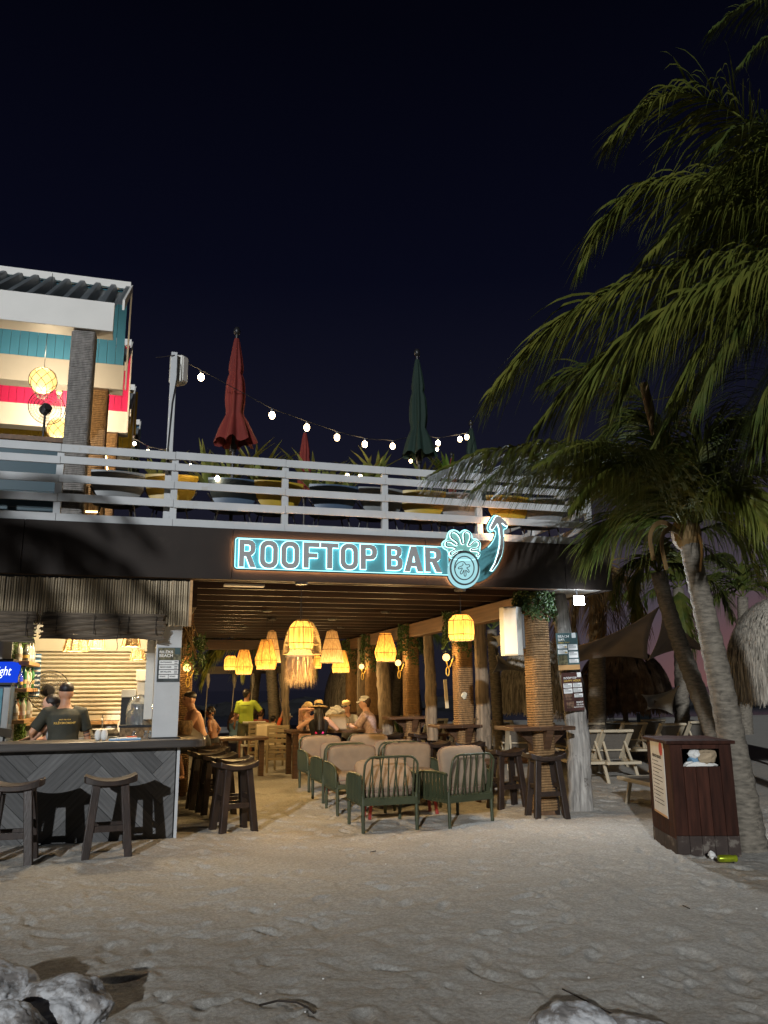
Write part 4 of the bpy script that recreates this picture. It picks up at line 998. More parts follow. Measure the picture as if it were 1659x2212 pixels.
# ---------------------------------------------------------------- colourful sawtooth shelter on the roof
sh = thing('rooftop_shelter', 'white shelter with sawtooth roofs and turquoise, pink and yellow board gables', 'shelter')
ys = [1.0, 3.2, 5.5, 7.9, 10.3]; zb = 6.36; bh = .42
rx_ = [PB(244, 713, 1.0).x, PB(265, 844, 3.2).x, PB(276, 938, 5.5).x, -.86, -.80]
XL = -7.5; zr = PB(265, 624, 3.2).z
for i in range(5):
    x1 = rx_[i]; y = ys[i]
    part('beam', MB().b2(XL, x1, y, y + .10, zb, zb + bh), M['white_beam'], sh, bevel=.006)
    part('beam_soffit', MB().b2(XL, x1 - .01, y + .101, y + .34, zb + .02, zb + .08), M['white_beam'], sh)
    if i > 0:                                                       # gable boards above this beam, up to the ridge
        m_ = M[('teal_board', 'pink_board', 'yellow_board', 'teal_board')[i - 1]]
        xx = x1 - .02
        while xx > -5.2:
            part('gable_board', MB().b2(xx - .126, xx, y + .02, y + .045, zb + bh - .02, zr - .03), m_, sh); xx -= .131
    if i < 4:                                                       # corrugated roof rising to the next ridge
        y1 = ys[i + 1]; n = 64
        def roof(u, v, y=y, y1=y1, x1=x1):
            x = XL + (x1 + (.10 if i == 0 else .0) - XL) * u; ph = (x - x1) / .235
            c = .065 * max(-1, min(1, 1.8 * math.sin(2 * PI * ph))); return (x, y + .06 + (y1 - y - .12) * v, zb + bh - .05 + (zr - zb - bh + .02) * v + c)
        part('roof_sheet', MB().grid(roof, 300, 3), M['roof_sheet'], sh)
        part('ridge_cap', MB().b2(XL, x1 + (.098 if i == 0 else .0), y1 - .08, y1 - .02, zr - .03, zr + .10), M['white_beam'], sh)
        g = MB(); xe = x1 + (.10 if i == 0 else .002)
        g.prism([(xe, y - .02, zb + bh - .10), (xe, y - .02, zb + bh + .05), (xe, y1 + .02, zr + .10), (xe, y1 + .02, zr - .03)], (.03, 0, 0)); part('barge_board', g, M['white_beam'], sh)
        g = MB(); g.prism([(xe + .002, y1 + .022, zr + .1), (xe + .002, y1 - .04, zr + .05), (xe + .002, y1 - .04, zb), (xe + .002, y1 + .022, zb)], (.026, 0, 0)); part('barge_board', g, M['white_beam'], sh)
# square rope-wrapped uprights of the shelter
GR = rope_mesh(0, 2.84, .145, .0125, .045, 'grey_rope', .024); RB = rope_mesh(0, 2.84, .125, .015, .05, 'rope', .03)
def upright(px, py, y, me, label):
    t = thing('shelter_column', label, 'column', (PB(px, py, y).x, y, 3.50), 0, 'rope wound columns of the shelter')
    part('rope_wrap', me, None, t); part('post', MB().b2(-.12, .12, -.12, .12, 0, 2.86), M['beam_wood'], t); return t
upright(184, 713, 1.18, GR, 'grey rope wound square column at the front of the roof shelter')
upright(217, 846, 3.36, RB, 'brown rope wound column just behind the grey one on the roof')
upright(240, 938, 5.65, RB, 'third rope wound column of the roof shelter, partly behind the railing')
# net covered globe lamps
def globe_lamp(px, py, y, r, label):
    p = PB(px, py, y); t = thing('net_lamp', label, 'pendant lamp', p, 0, 'round net covered lamps of the shelter')
    part('globe', MB().ball((0, 0, 0), r, 20, 14), M['net_globe'], t, smooth=180)
    n = MB(); N_ = 8
    for s in (1, -1):
        for k in range(N_): n.tube([((r + .006) * math.sin(th) * math.cos(k * 2 * PI / N_ + s * th * .9), (r + .006) * math.sin(th) * math.sin(k * 2 * PI / N_ + s * th * .9), (r + .006) * math.cos(th) - (max(0, th - 2.4) * .16)) for th in [.25 + i * .22 for i in range(13)]], .0042, 4)
    part('net', n, M['twig'], t); part('cord', MB().tube([(0, 0, r), (0, 0, zr - p.z - .4)], .005, 5), M['ink'], t)
    lamp('globe_light', p + Vector((0, 0, -r - .06)), 75, (1, .78, .50), .12); lamp('globe_light', p + Vector((0, 0, r + .25)), 50, (1, .78, .50), .1); return t
globe_lamp(93, 822, 2.2, .19, 'round net covered lamp hanging under the turquoise gable'); globe_lamp(128, 928, 4.4, .20, 'round net covered lamp lower down, half hidden by the column')
globe_lamp(128, 846, 4.6, .05, 'small bright lamp under the pink gable')
fp = PB(100, 882, 1.75); fan('pedestal_fan', 'black pedestal fan standing on the roof terrace', (fp.x, 1.75, fp.z), 0, .24, .3, fp.z - 3.5)
# terrace bar with teal front and lit driftwood
tb = thing('terrace_bar', 'teal board bar on the roof with a brown ledge on top', 'bar')
tx1 = PB(162, 1040, 1.3).x
zz = 3.5
for z0 in (3.5, 3.72, 3.94, 4.16): part('board', MB().b2(-5, tx1, 1.3, 1.33, z0, z0 + .214), M['teal_dark'], tb)
lz = PB(60, 945, 1.2)
part('ledge', MB().b2(-5, PB(195, 950, 1.2).x, 1.16, 1.6, lz.z - .05, lz.z + .02), M['beam_wood'], tb, bevel=.006)
part('upper_panel', MB().b2(-5, tx1, 1.31, 1.34, 4.38, lz.z - .055), M['teal_dark'], tb)
dw = thing('driftwood_bundle', 'bundle of driftwood sticks lit from below beside the teal bar', 'driftwood')
for k in range(9):
    x = PB(168 + k * 7, 1110, 1.45).x; part('stick', MB().tube([(x, 1.45 + random.uniform(-.05, .05), 3.5), (x + random.uniform(-.05, .05), 1.45, 4.05 + random.uniform(0, .35)), ], [.035, .025], 6), M['log'], dw)
ls = PB(229, 990, 1.5); part('led_tube', MB().tube([PB(229, 985, 1.4), PB(233, 1030, 1.4)], .012, 6), M['led_strip'], dw); part('led_tube', MB().tube([PB(185, 1105, 1.36), PB(215, 1106, 1.36)], .012, 6), M['led_strip'], dw)

# ---------------------------------------------------------------- folded parasols
def parasol(label, px, ytop, ybot, b, wmax, cloth, seed, flare=1.0, tie=(.35, .72)):
    """a closed parasol: pleated cloth that bulges between its ties and flares at the hem"""
    r = random.Random(seed); zt, zb_ = PB(px, ytop, b).z, PB(px, ybot, b).z; x = PB(px, (ytop + ybot) / 2, b).x
    t = thing('parasol', label, 'parasol', (x, b, 3.5), 0, 'folded parasols on the roof terrace'); H = zt - zb_
    n, m = 48, 26; ph = r.uniform(0, 6)
    def f(u, v):
        a = u * 2 * PI; zz = zb_ - 3.5 + H * .95 * (1 - v)
        e = .16 + .50 * v ** .8 * (1 - .25 * math.exp(-((v - tie[1]) / .07) ** 2)) - .10 * math.exp(-((v - tie[0]) / .035) ** 2)
        if v > tie[1]: e += (v - tie[1]) / (1 - tie[1]) * .48 * flare
        else: e += .10 * math.sin((v - .05) * PI / tie[1])
        pl_ = 1 + (.10 + .16 * v) * math.cos(8 * a + ph + 1.5 * v) + .05 * math.cos(3 * a + 5 * v)
        rr = .72 * wmax * e * pl_ * (1 + .14 * math.cos(a + ph) * v); hem = .022 * H * math.cos(8 * a + ph) * max(0, v - .85) / .15
        return (rr * math.cos(a), rr * math.sin(a), zz + hem)
    part('canopy', MB().grid(f, n, m), M[cloth], t, smooth=180)
    part('pole', MB().tube([(0, 0, 0), (0, 0, zt - 3.52)], .024, 8), M['black_metal'], t, smooth=60)
    part('finial', MB().lathe([(.02, zt - 3.53), (.045, zt - 3.50), (.05, zt - 3.46), (.03, zt - 3.41), (.001, zt - 3.40)], n=10), M['black_metal'], t, smooth=60)
    part('pulley_collar', MB().lathe([(.04, zb_ - 3.5 - .12), (.045, zb_ - 3.5 - .02)], n=10), M['black_metal'], t)
    part('base_plate', MB().b2(-.25, .25, -.25, .25, .001, .05), M['black_metal'], t); return t
parasol('tall folded red parasol on the roof near the speaker pole', 508, 720, 958, 1.0, .30, 'red_cloth', 1)
parasol('shorter folded red parasol farther back beside yellow plants', 658, 928, 1075, 6.0, .30, 'red_cloth', 2, .2, (.4, .85))
parasol('tall folded dark green parasol right of the string lights', 903, 767, 985, 1.0, .29, 'green_cloth', 3, .75)
parasol('folded green parasol half hidden behind the railing by the shelter', 288, 950, 1090, 4.6, .22, 'green_cloth', 4, .5)
parasol('folded green parasol tip just behind the palm fronds', 1020, 918, 1090, 5.0, .32, 'green_cloth', 5, .5)
parasol('small red folded parasol low behind the palm fronds', 977, 985, 1090, 8.0, .25, 'red_cloth', 6, .2)

# ---------------------------------------------------------------- string lights
def string_lights(label, pts, nb, r=.026, sag=.0):
    t = thing('string_lights', label, 'string lights', (0, 0, 0), 0, 'festoon lights over the terrace'); P = [Vector(p) for p in pts]
    c = []
    for i in range(len(P) - 1):
        for k in range(8): f = k / 8; q = P[i].lerp(P[i + 1], f); q.z -= sag * 4 * f * (1 - f); c.append(q)
    c.append(P[-1]); part('cable', MB().tube(c, .006, 4), M['ink'], t)
    bm_ = MB().ball((0, 0, 0), r, 10, 7, (1, 1, 1.25)).mesh('bulb', M['bulb_string'], 180); so = MB().lathe([(.016, r), (.018, r + .05), (.001, r + .055)], n=8).mesh('socket', M['black_metal'])
    for p in nb:
        o = part('bulb', bm_, None, t); o.location = p + Vector((0, 0, -r - .055)); part('socket', so, None, o)
    return t
def arc(pxs, b0_, b1_): return [PB(x, y, b0_ + (b1_ - b0_) * i / (len(pxs) - 1)) for i, (x, y) in enumerate(pxs)]
A = arc([(380, 772), (435, 800), (588, 883), (663, 910), (728, 932), (788, 947), (848, 952), (905, 940), (946, 946), (993, 938), (1008, 934), (1022, 924)], .2, 4.6)
string_lights('festoon lights curving from the speaker pole past both tall parasols', A, [A[i] for i in (1, 2, 3, 4, 5, 6, 8, 9, 10)], .042)
B = arc([(286, 950), (291, 948), (320, 964), (345, 970), (362, 972)], 4.6, .3)
string_lights('short festoon lights from the green parasol to the speaker pole', B, [B[1], B[2], B[3]])
Cc = arc([(362, 980), (377, 990), (412, 994), (470, 1020), (560, 1024), (640, 1020), (750, 1016), (778, 1018), (840, 1015), (940, 960), (930, 985), (887, 985)], .25, 1.2)
string_lights('festoon lights draped low along the back of the railing', Cc[:9], [Cc[i] for i in (1, 2, 3, 6, 7)], .030)
string_lights('two festoon bulbs hanging by the green parasol hem', [Cc[9], Cc[10], Cc[11]], [PB(944, 960, 1.3), PB(887, 985, 1.1)], .022)

# ---------------------------------------------------------------- planters, plants and chairs on the terrace
def agave(label, px, py, b, n, ln, m='agave', spread=1.0, seed=0, up=.5):
    r = random.Random(seed); p = PB(px, py, b); t = thing('spiky_plant', label, 'plant', p, r.uniform(0, 6), 'spiky plants in the roof planters')
    for i in range(int(n * 1.5)):
        a = i * 2.4 + r.uniform(-.3, .3); e = r.uniform(up, 1.45) ; l = ln * 1.1 * r.uniform(.65, 1.1); w2 = .042 * r.uniform(.8, 1.3); b_ = MB()
        d = Vector((math.cos(a) * math.cos(e), math.sin(a) * math.cos(e), math.sin(e))); sd_ = Vector((-math.sin(a), math.cos(a), 0)); dr = r.uniform(.05, .5)
        vs = []
        for k in range(6):
            f = k / 5; c = d * l * f + Vector((math.cos(a), math.sin(a), 0)) * spread * .25 * l * f * f - Vector((0, 0, dr * l * .4 * f ** 3)); ww = w2 * (1 - f ** 2.2) * (0.8 + .4 * f) + .001
            vs += [c - sd_ * ww, c + Vector((0, 0, -.012 * (1 - f))), c + sd_ * ww]
        fs = []
        for k in range(5):
            for q_ in (0, 1): fs.append((k * 3 + q_, k * 3 + q_ + 1, k * 3 + q_ + 4, k * 3 + q_ + 3))
        b_.add(vs, fs); part('leaf', b_, M[m], t, smooth=180)
    return t
for k, (px, w2, lb) in enumerate(((345, 60, 'dark planter box behind the railing by the speaker pole'), (510, 190, 'long dark planter of agaves behind the tall red parasol'), (715, 120, 'dark planter of yellow lit plants by the small red parasol'), (930, 100, 'dark planter under the palm frond at the roof edge'))):
    p = PB(px, 1090, 2.4); ww = w2 * .0065 / 2
    solo('planter_box', MB().b2(-ww, ww, -.2, .2, 0, .55), M['planter'], lb, 'planter', 'planters on the roof terrace', loc=(p.x, 2.4, 3.5), bevel=.01)
for k, (px, py, b, n, ln, m, lb) in enumerate(((340, 1045, 2.4, 9, .55, 'agave', 'spiky plant left of the speaker pole base'), (445, 1050, 2.4, 14, .62, 'agave', 'wide drooping agave right of the speaker pole'), (500, 1052, 2.4, 16, .75, 'agave', 'tall agave around the red parasol pole'), (555, 1052, 2.4, 16, .72, 'agave', 'agave with upright blades right of the red parasol'), (595, 1050, 2.4, 14, .5, 'ivy', 'dark bushy plant left of the middle railing post'), (680, 1068, 3.0, 12, .85, 'agave', 'bright yellow upright leaves beside the small red parasol'), (715, 1068, 2.6, 12, .55, 'agave', 'yellow green upright leaves behind the railing boards'), (748, 1068, 2.6, 10, .5, 'agave', 'short yellow leaves next to the middle of the railing'), (790, 1040, 2.4, 9, .55, 'agave', 'spiky leaves peeping over the top board left of the green parasol'), (815, 1040, 2.4, 9, .55, 'agave', 'frilly leaf tips above the top board near the green parasol'), (915, 1050, 2.4, 10, .5, 'agave', 'short leaves at the foot of the tall green parasol'), (970, 1045, 3.0, 16, .55, 'hedge', 'lit leafy plant behind the palm frond on the roof'))):
    agave(lb, px, py, b, n, ln, m, 1.0, 40 + k, .55 if m != 'ivy' else .2)
def make_tub():
    t = thing('terrace_chair', 'round shell chair', 'chair'); n = 18
    def f(u, v):                                                     # rounded back shell, curved round the sitter
        e = 2 * u - 1; tpr = math.sqrt(max(0, 1 - abs(e) ** 2.2)); z = .80 - (1 - v) * (.04 + .40 * tpr); return (.31 * e, -.24 + .06 * e * e + .06 * (1 - v) * 0 + .05 * (.80 - z), z)
    b = MB(); b.grid(f, n, 8); k = len(b.v); b.grid(lambda u, v: Vector(f(1 - u, v)) * 1 + Vector((0, .018, 0)), n, 8); part('shell', b, M['yellow_shell'], t, smooth=60)
    s = MB(); s.lathe([(.001, .40), (.26, .41), (.28, .43), (.26, .45), (.001, .46)], n=18); part('seat', s, M['black_fabric'], t, smooth=60)
    for sx in (-1, 1):
        for sy in (-1, 1):
            part('leg', MB().tube([(sx * .17, sy * .16, .42), (sx * .25, sy * .24, 0)], .010, 6), M['black_metal'], t); 
    part('back_support', MB().tube([(-.30, -.05, .62), (-.20, -.14, .42)], .010, 6), M['black_metal'], t); part('back_support', MB().tube([(.30, -.05, .62), (.20, -.14, .42)], .010, 6), M['black_metal'], t)
    return t
tub = make_tub()
tl_ = [(255, 1035, 'grey_shell', 'dull grey rounded chair beside the lit driftwood'), (372, 1045, 'yellow_shell', 'yellow rounded chair behind the speaker pole'), (503, 1046, 'blue_shell', 'blue grey rounded chair below the tall red parasol'), (596, 1052, 'yellow_shell', 'mustard rounded chair behind the middle railing post'), (716, 1056, 'blue_shell', 'wide blue rounded chair between two railing posts'), (815, 1020, 'grey_shell', 'pale grey rounded chair behind the fourth railing post'), (908, 1024, 'yellow_shell', 'bright yellow rounded chair under the green parasol'), (985, 1030, 'grey_shell', 'grey rounded chair right of the green parasol pole'), (1085, 1040, 'yellow_shell', 'yellow rounded chair behind the palm frond'), (1165, 1056, 'grey_shell', 'grey rounded chair at the right end of the terrace')]
for i, (px, py, m_, lb) in enumerate(tl_):
    o = tub if i == 0 else dup(tub, (0, 0, 0)); p = PB(px, py, .75); o.location = (p.x, .78, 3.50); o.rotation_euler = (0, 0, random.uniform(-.15, .15)); o['label'] = lb; o['group'] = 'rounded chairs along the roof railing'
    o.scale = (1.08, 1, 1)
    c_ = [c for c in o.children if c.name.startswith('shell')][0]; c_.data = c_.data.copy(); c_.data.materials[0] = M[m_]
for c in [c for c in tub.children if c.name.startswith('shell')]: c.data.materials[0] = M['grey_shell']
# folded striped cushions and throws seen through the railing
for k, (px, m_, lb) in enumerate(((650, 'red_cloth', 'red cushion under the railing boards right of the middle post'), (470, 'red_cloth', 'dark red cushion low behind the railing'), (875, 'red_cloth', 'bright red folded cloth low by the fourth railing post'), (912, 'peach_fabric', 'pale fringed throw hanging under the yellow chair'), (425, 'white_fabric', 'white and red folded parasol foot by the speaker pole'))):
    p = PB(px, 1100, 1.7); b = MB(); b.box((0, 0, .17), (.42, .12, .34)); solo('cushion', b, M[m_], lb, 'cushion', loc=(p.x, 1.7, 3.52), bevel=.04)
for k, px in enumerate((520, 700, 960, 1120)):
    p = PB(px, 1112, 1.5); solo('floor_bolster', MB().tube([(-.5, 0, 0), (.5, 0, 0)], .10, 12), M['white_fabric'], ('white bolster under the blue chair', 'white bolster right of the middle post', 'white bolster behind the sign pineapple', 'white bolster at the right end of the railing')[k], 'bolster', loc=(p.x, 1.5, 3.62), smooth=60)
# ---------------------------------------------------------------- pendant lamps of the bar
ZC = 2.898
def shade_profile(kind, r, h):
    if kind == 'barrel': return [(.62 * r, h), (1.0 * r, h * .77), (1.03 * r, h * .22), (.92 * r, 0)]
    if kind == 'taper': return [(.50 * r, h), (.56 * r, h * .95), (1.0 * r, h * .30), (.80 * r, 0)]
    if kind == 'bell': return [(.05 * r, h), (.42 * r, h * .95), (.58 * r, h * .72), (.80 * r, h * .40), (1.0 * r, 0)]
    if kind == 'cone': return [(.52 * r, h), (.58 * r, h * .96), (1.0 * r, h * .22), (.90 * r, 0)]
def raffia_lamp(label, a, b, top, bot, r, kind, power=26, m='raffia_lit', seed=0, lit=True):
    rd = random.Random(seed); h = top - bot; t = thing('pendant_lamp', label, 'pendant lamp', (a, b, bot), rd.uniform(0, 6), 'raffia pendant lamps under the ceiling'); pf = shade_profile(kind, r, h)
    n = 64; sh_ = MB()
    def f(u, v):
        x = v * (len(pf) - 1); i = min(int(x), len(pf) - 2); k = x - i; rr = pf[i][0] + (pf[i + 1][0] - pf[i][0]) * k; z = pf[i][1] + (pf[i + 1][1] - pf[i][1]) * k
        rr *= 1 + .018 * math.sin(u * 2 * PI * 32) + .01 * math.sin(u * 2 * PI * 11 + 2); an = u * 2 * PI; return (rr * math.cos(an), rr * math.sin(an), z)
    sh_.grid(f, n * 2, 12); part('lamp_shade', sh_, M[m], t, smooth=40)
    for rr, z in pf[(1 if kind != 'cone' else 1):]:
        part('hoop', MB().tube([((rr + .003) * math.cos(i * PI / 14), (rr + .003) * math.sin(i * PI / 14), z) for i in range(28)], .0045, 4, closed=True), M['twig'], t)
    if kind in ('barrel', 'cone', 'taper'):
        for k in range(8):
            an = k * PI / 4; part('rib', MB().tube([((p[0] + .004) * math.cos(an), (p[0] + .004) * math.sin(an), p[1]) for p in pf], .0035, 4), M['twig'], t)
    part('bulb', MB().ball((0, 0, h * .62), .036, 12, 8, (1, 1, 1.2)), M['bulb_warm'], t, smooth=180)
    part('cord', MB().tube([(0, 0, h * .70), (0, 0, ZC - bot)], .004, 5), M['ink'], t)
    part('ceiling_cup', MB().lathe([(.075, ZC - bot - .03), (.08, ZC - bot - .002), (.001, ZC - bot - .001)], n=18), M['black_metal'], t)
    if power: lamp('pendant_light', (0, 0, h * .30), power * .005, WARM, .05, t); lamp('pendant_light', (0, 0, -.13), power * 1.8, WARM, .08, t)
    return t
def rpx(px, py, b, w): return abs(PB(px + w, py, b).x - PB(px - w, py, b).x) / 2
def pend(label, mount, cx, yt, yb, wpx, kind, **k):
    b = G(*mount, 2.88).y; p = PB(cx, (yt + yb) / 2, b); raffia_lamp(label, p.x, b, PB(cx, yt, b).z, PB(cx, yb, b).z, rpx(cx, yb, b, wpx), kind, **k)
pend('large barrel shaped raffia lamp, brightest one in front of the fringed lamp', (652, 1261), 650, 1343, 1402, 25.5, 'barrel', power=34, seed=1)
pend('tall tapered raffia lamp left of the barrel lamp', (577, 1320), 575, 1382, 1446, 24, 'taper', power=30, seed=2)
pend('tapered raffia lamp between the tall one and the smallest barrel lamp', (530, 1354), 527, 1404, 1457, 19.5, 'taper', seed=3, power=30)
pend('small barrel raffia lamp at the far left of the row', (499, 1377), 498.5, 1417, 1447, 13.5, 'barrel', seed=4, power=30)
pend('unlit looking bell shaped raffia lamp with a small bulb at its top', (717, 1338), 717, 1360, 1432, 25, 'bell', m='raffia_pale', power=14, seed=5)
pend('tapered raffia lamp partly behind the bell lamp', (737, 1356), 736, 1405, 1453, 18.5, 'cone', seed=6, power=30)
pend('tapered raffia lamp hanging before the log posts, right of the bell lamp', (833, 1323), 833, 1368, 1429, 23, 'taper', seed=7, power=32)
pend('barrel raffia lamp hanging below the sign pineapple', (993, 1275), 996, 1329, 1383, 25, 'barrel', seed=8, power=36)
pend('small barrel raffia lamp peeping out behind the fringed lamp', (683, 1374), 683, 1416, 1444, 11, 'barrel', seed=9, power=24)
pend('dark topped bell lamp hidden behind the tall tapered lamp', (585, 1338), 587, 1361, 1432, 20, 'bell', m='raffia_pale', power=12, seed=10)
# rattan dome lamp and the fringed lamp
p = PB(653, 1400, 3.3); t = thing('rattan_lamp', 'wide open rattan dome lamp behind the large barrel lamp', 'pendant lamp', (p.x, 3.3, PB(653, 1413, 3.3).z))
r0 = rpx(653, 1410, 3.3, 41); h0 = PB(653, 1338, 3.3).z - PB(653, 1413, 3.3).z
for i in range(6):
    f = i / 5; rr = r0 * math.cos(f * PI / 2 * .82); zz = h0 * math.sin(f * PI / 2 * .9); part('ring', MB().tube([(rr * math.cos(k * PI / 16), rr * math.sin(k * PI / 16), zz) for k in range(32)], .007, 5, closed=True), M['straw'], t, smooth=60)
rb = MB()
for k in range(60):
    an = k * PI / 30; rb.tube([(r0 * math.cos(f * PI / 2 * .82) * math.cos(an), r0 * math.cos(f * PI / 2 * .82) * math.sin(an), h0 * math.sin(f * PI / 2 * .9)) for f in (0, .25, .5, .75, 1)], .0045, 4)
part('ribs', rb, M['straw'], t); part('bulb', MB().ball((0, 0, h0 * .6), .04, 12, 8), M['bulb_warm'], t, smooth=180); part('cord', MB().tube([(0, 0, h0 * .7), (0, 0, ZC - t.location.z)], .004, 5), M['ink'], t); lamp('pendant_light', (0, 0, h0 * .3), 26, WARM, .05, t)
b_ = 1.9; t = thing('fringed_lamp', 'straw fringed lamp hanging under the large barrel lamp', 'pendant lamp', (PB(648, 1420, b_).x, b_, PB(648, 1418, b_).z))
r1 = rpx(648, 1420, b_, 29); fr_ = MB(); rd = random.Random(5)
for k in range(520):
    an = rd.uniform(0, 2 * PI); l = (PB(648, 1418, b_).z - PB(648, 1478, b_).z) * rd.uniform(.72, 1.22); rr = r1 * rd.uniform(.92, 1.03); w2 = .004
    tn = Vector((-math.sin(an), math.cos(an), 0)); o_ = Vector((math.cos(an), math.sin(an), 0)); d = rd.uniform(-.05, .12); d2 = rd.uniform(-.04, .04)
    P = [o_ * rr, o_ * (rr + d * .35) + tn * d2 * .4 + Vector((0, 0, -l * .5)), o_ * (rr + d * .6) + tn * d2 + Vector((0, 0, -l))]
    fr_.add([P[0] - tn * w2, P[0] + tn * w2, P[1] + tn * w2, P[1] - tn * w2, P[2]], [(0, 1, 2, 3), (3, 2, 4)])
part('fringe', fr_, M['raffia_pale'], t)
part('hoop', MB().tube([(r1 * math.cos(k * PI / 14), r1 * math.sin(k * PI / 14), .0) for k in range(28)], .016, 6, closed=True), M['straw'], t, smooth=60)
part('top_cone', MB().lathe([(r1 * .98, .01), (r1 * .55, .16), (.03, .24)], n=30, cap=False), M['raffia_pale'], t, smooth=60); part('cord', MB().tube([(0, 0, .2), (0, 0, ZC - t.location.z)], .004, 5), M['ink'], t)
part('bulb', MB().ball((0, 0, -.02), .04, 12, 8), M['bulb_warm'], t, smooth=180); lamp('pendant_light', (0, 0, -.14), 22, WARM, .06, t)
# globe wall lamps on the rope columns
def sconce(label, px, py, y, side=-1, power=9):
    p = PB(px, py, y); t = thing('wall_lamp', label, 'wall lamp', p, 0, 'globe wall lamps on rope columns')
    part('globe', MB().ball((0, 0, 0), .062, 16, 10), M['bulb_globe'], t, smooth=180)
    part('arm', MB().tube([(0, 0, -.06), (.01, 0, -.13), (.06, 0, -.16), (.12, .0, -.02)], .012, 6), M['print_gold'], t, smooth=60)
    part('ring', MB().tube([(.02 + .028 * math.cos(a * PI / 8), 0, -.23 + .075 * math.sin(a * PI / 8)) for a in range(16)], .009, 5, closed=True), M['print_gold'], t, smooth=60)
    part('back_plate', MB().lathe([(.05, 0), (.05, .02), (.001, .02)], c=(.14, 0, -.02), n=14, rot=ry(-PI / 2)), M['black_metal'], t)
    lamp('wall_light', (-.02, -.10, .02), power, (1, .58, .20), .06, t); return t
sconce('globe wall lamp on the column behind the barrel lamp', 964, 1420, 3.20); sconce('globe wall lamp on the column behind the pink shirted man', 860, 1432, 5.98); sconce('globe wall lamp on the farther column beside the white thatch', 781, 1440, 8.94)
sconce('globe wall lamp on the half hidden column by the white post', 404, 1443, 4.0)
# trailing plants at the column tops
def ivy(label, x, y, top, ln, n, seed, rad=.2):
    def fn(r):
        a = r.uniform(0, 2 * PI); k = r.random() ** 1.2; strand = math.floor(a * 4) ; l = ln * (.55 + .45 * ((strand * 7919) % 13) / 13); return ((rad + .06 * r.random()) * math.cos(a) * (1 + .15 * k), (rad + .06 * r.random()) * math.sin(a) * (1 + .15 * k), -l * k), (math.cos(a), math.sin(a), .3)
    t = thing('hanging_plant', label, 'plant', (x, y, top), 0, 'trailing plants at the column tops')
    part('leaves', leaf_cloud(fn, n, .062, .6, seed), M['ivy'], t, kind='stuff'); v = MB()
    for k in range(9):
        a = k * .7; v.tube([(rad * math.cos(a), rad * math.sin(a), 0), (rad * 1.08 * math.cos(a), rad * 1.08 * math.sin(a), -ln * .6)], .004, 4)
    part('vines', v, M['twig'], t)
ivy('thick trailing plant over the nearest rope column, beside the wall speaker', CX - .02, .48, 2.88, .42, 1500, 1, .22); ivy('trailing plant spilling down the left of the barrel lamp column', CX - .05, 3.23, 2.86, .75, 1300, 2); ivy('trailing plant on the third rope column, hanging to its lamp', CX, 6.02, 2.86, .85, 1200, 3); ivy('trailing plant on the fourth rope column', CX, 8.97, 2.86, .95, 1000, 4); ivy('trailing plant on the farthest rope column', CX, 10.92, 2.86, .9, 800, 5)
ivy('dark trailing plant beside the white post at the counter', c6.location.x + .12, 4.1, 2.5, .75, 700, 6, .16)
dh = MB()
for k in range(40):
    a = random.uniform(0, 2 * PI); dh.tube([(random.uniform(-.1, .1), random.uniform(-.1, .1), 0), (random.uniform(-.16, .16), random.uniform(-.12, .12), random.uniform(-.5, -.15))], .008, 3)
solo('dry_palm_bundle', dh, M['frond_dry'], 'bundle of dry brown palm fibre at the top right of the white post', 'palm fibre', loc=(PB(402, 1350, 1.5).x, 1.5, PB(402, 1348, 1.5).z))

# ---------------------------------------------------------------- green armchairs with pink cushions
def cushion(sx, sy, sz, seed, puff=.35):
    b = MB(); n = 10; r = random.Random(seed); bm = bmesh.new(); bmesh.ops.create_cube(bm, size=1.0)
    bmesh.ops.subdivide_edges(bm, edges=bm.edges, cuts=6, use_grid_fill=True)
    for v in bm.verts:
        x, y, z = v.co * 2; e = 6.0
        l = (abs(x) ** e + abs(y) ** e + abs(z) ** e) ** (1 / e); x, y, z = x / l, y / l, z / l
        k = 1 + puff * .35 * (1 - x * x) * (1 - y * y); v.co = Vector((x * sx / 2 * (1 + .01 * math.sin(y * 7 + seed)), y * sy / 2 * (1 + .01 * math.sin(x * 9)), z * sz / 2 * k + .006 * math.sin(x * 6 + seed) * math.cos(y * 5)))
    vs = [tuple(v.co) for v in bm.verts]; bm.verts.index_update(); fs = [tuple(v.index for v in f.verts) for f in bm.faces]; bm.free(); b.add(vs, fs); return b
def pipe(sx, sy):
    def sg(x): return math.copysign(abs(x) ** (2 / 6.0), x)
    return MB().tube([(sg(math.cos(k * PI / 24)) * (sx / 2 + .002), sg(math.sin(k * PI / 24)) * (sy / 2 + .002), .004 * math.sin(k * .9)) for k in range(48)], .0065, 5, closed=True)
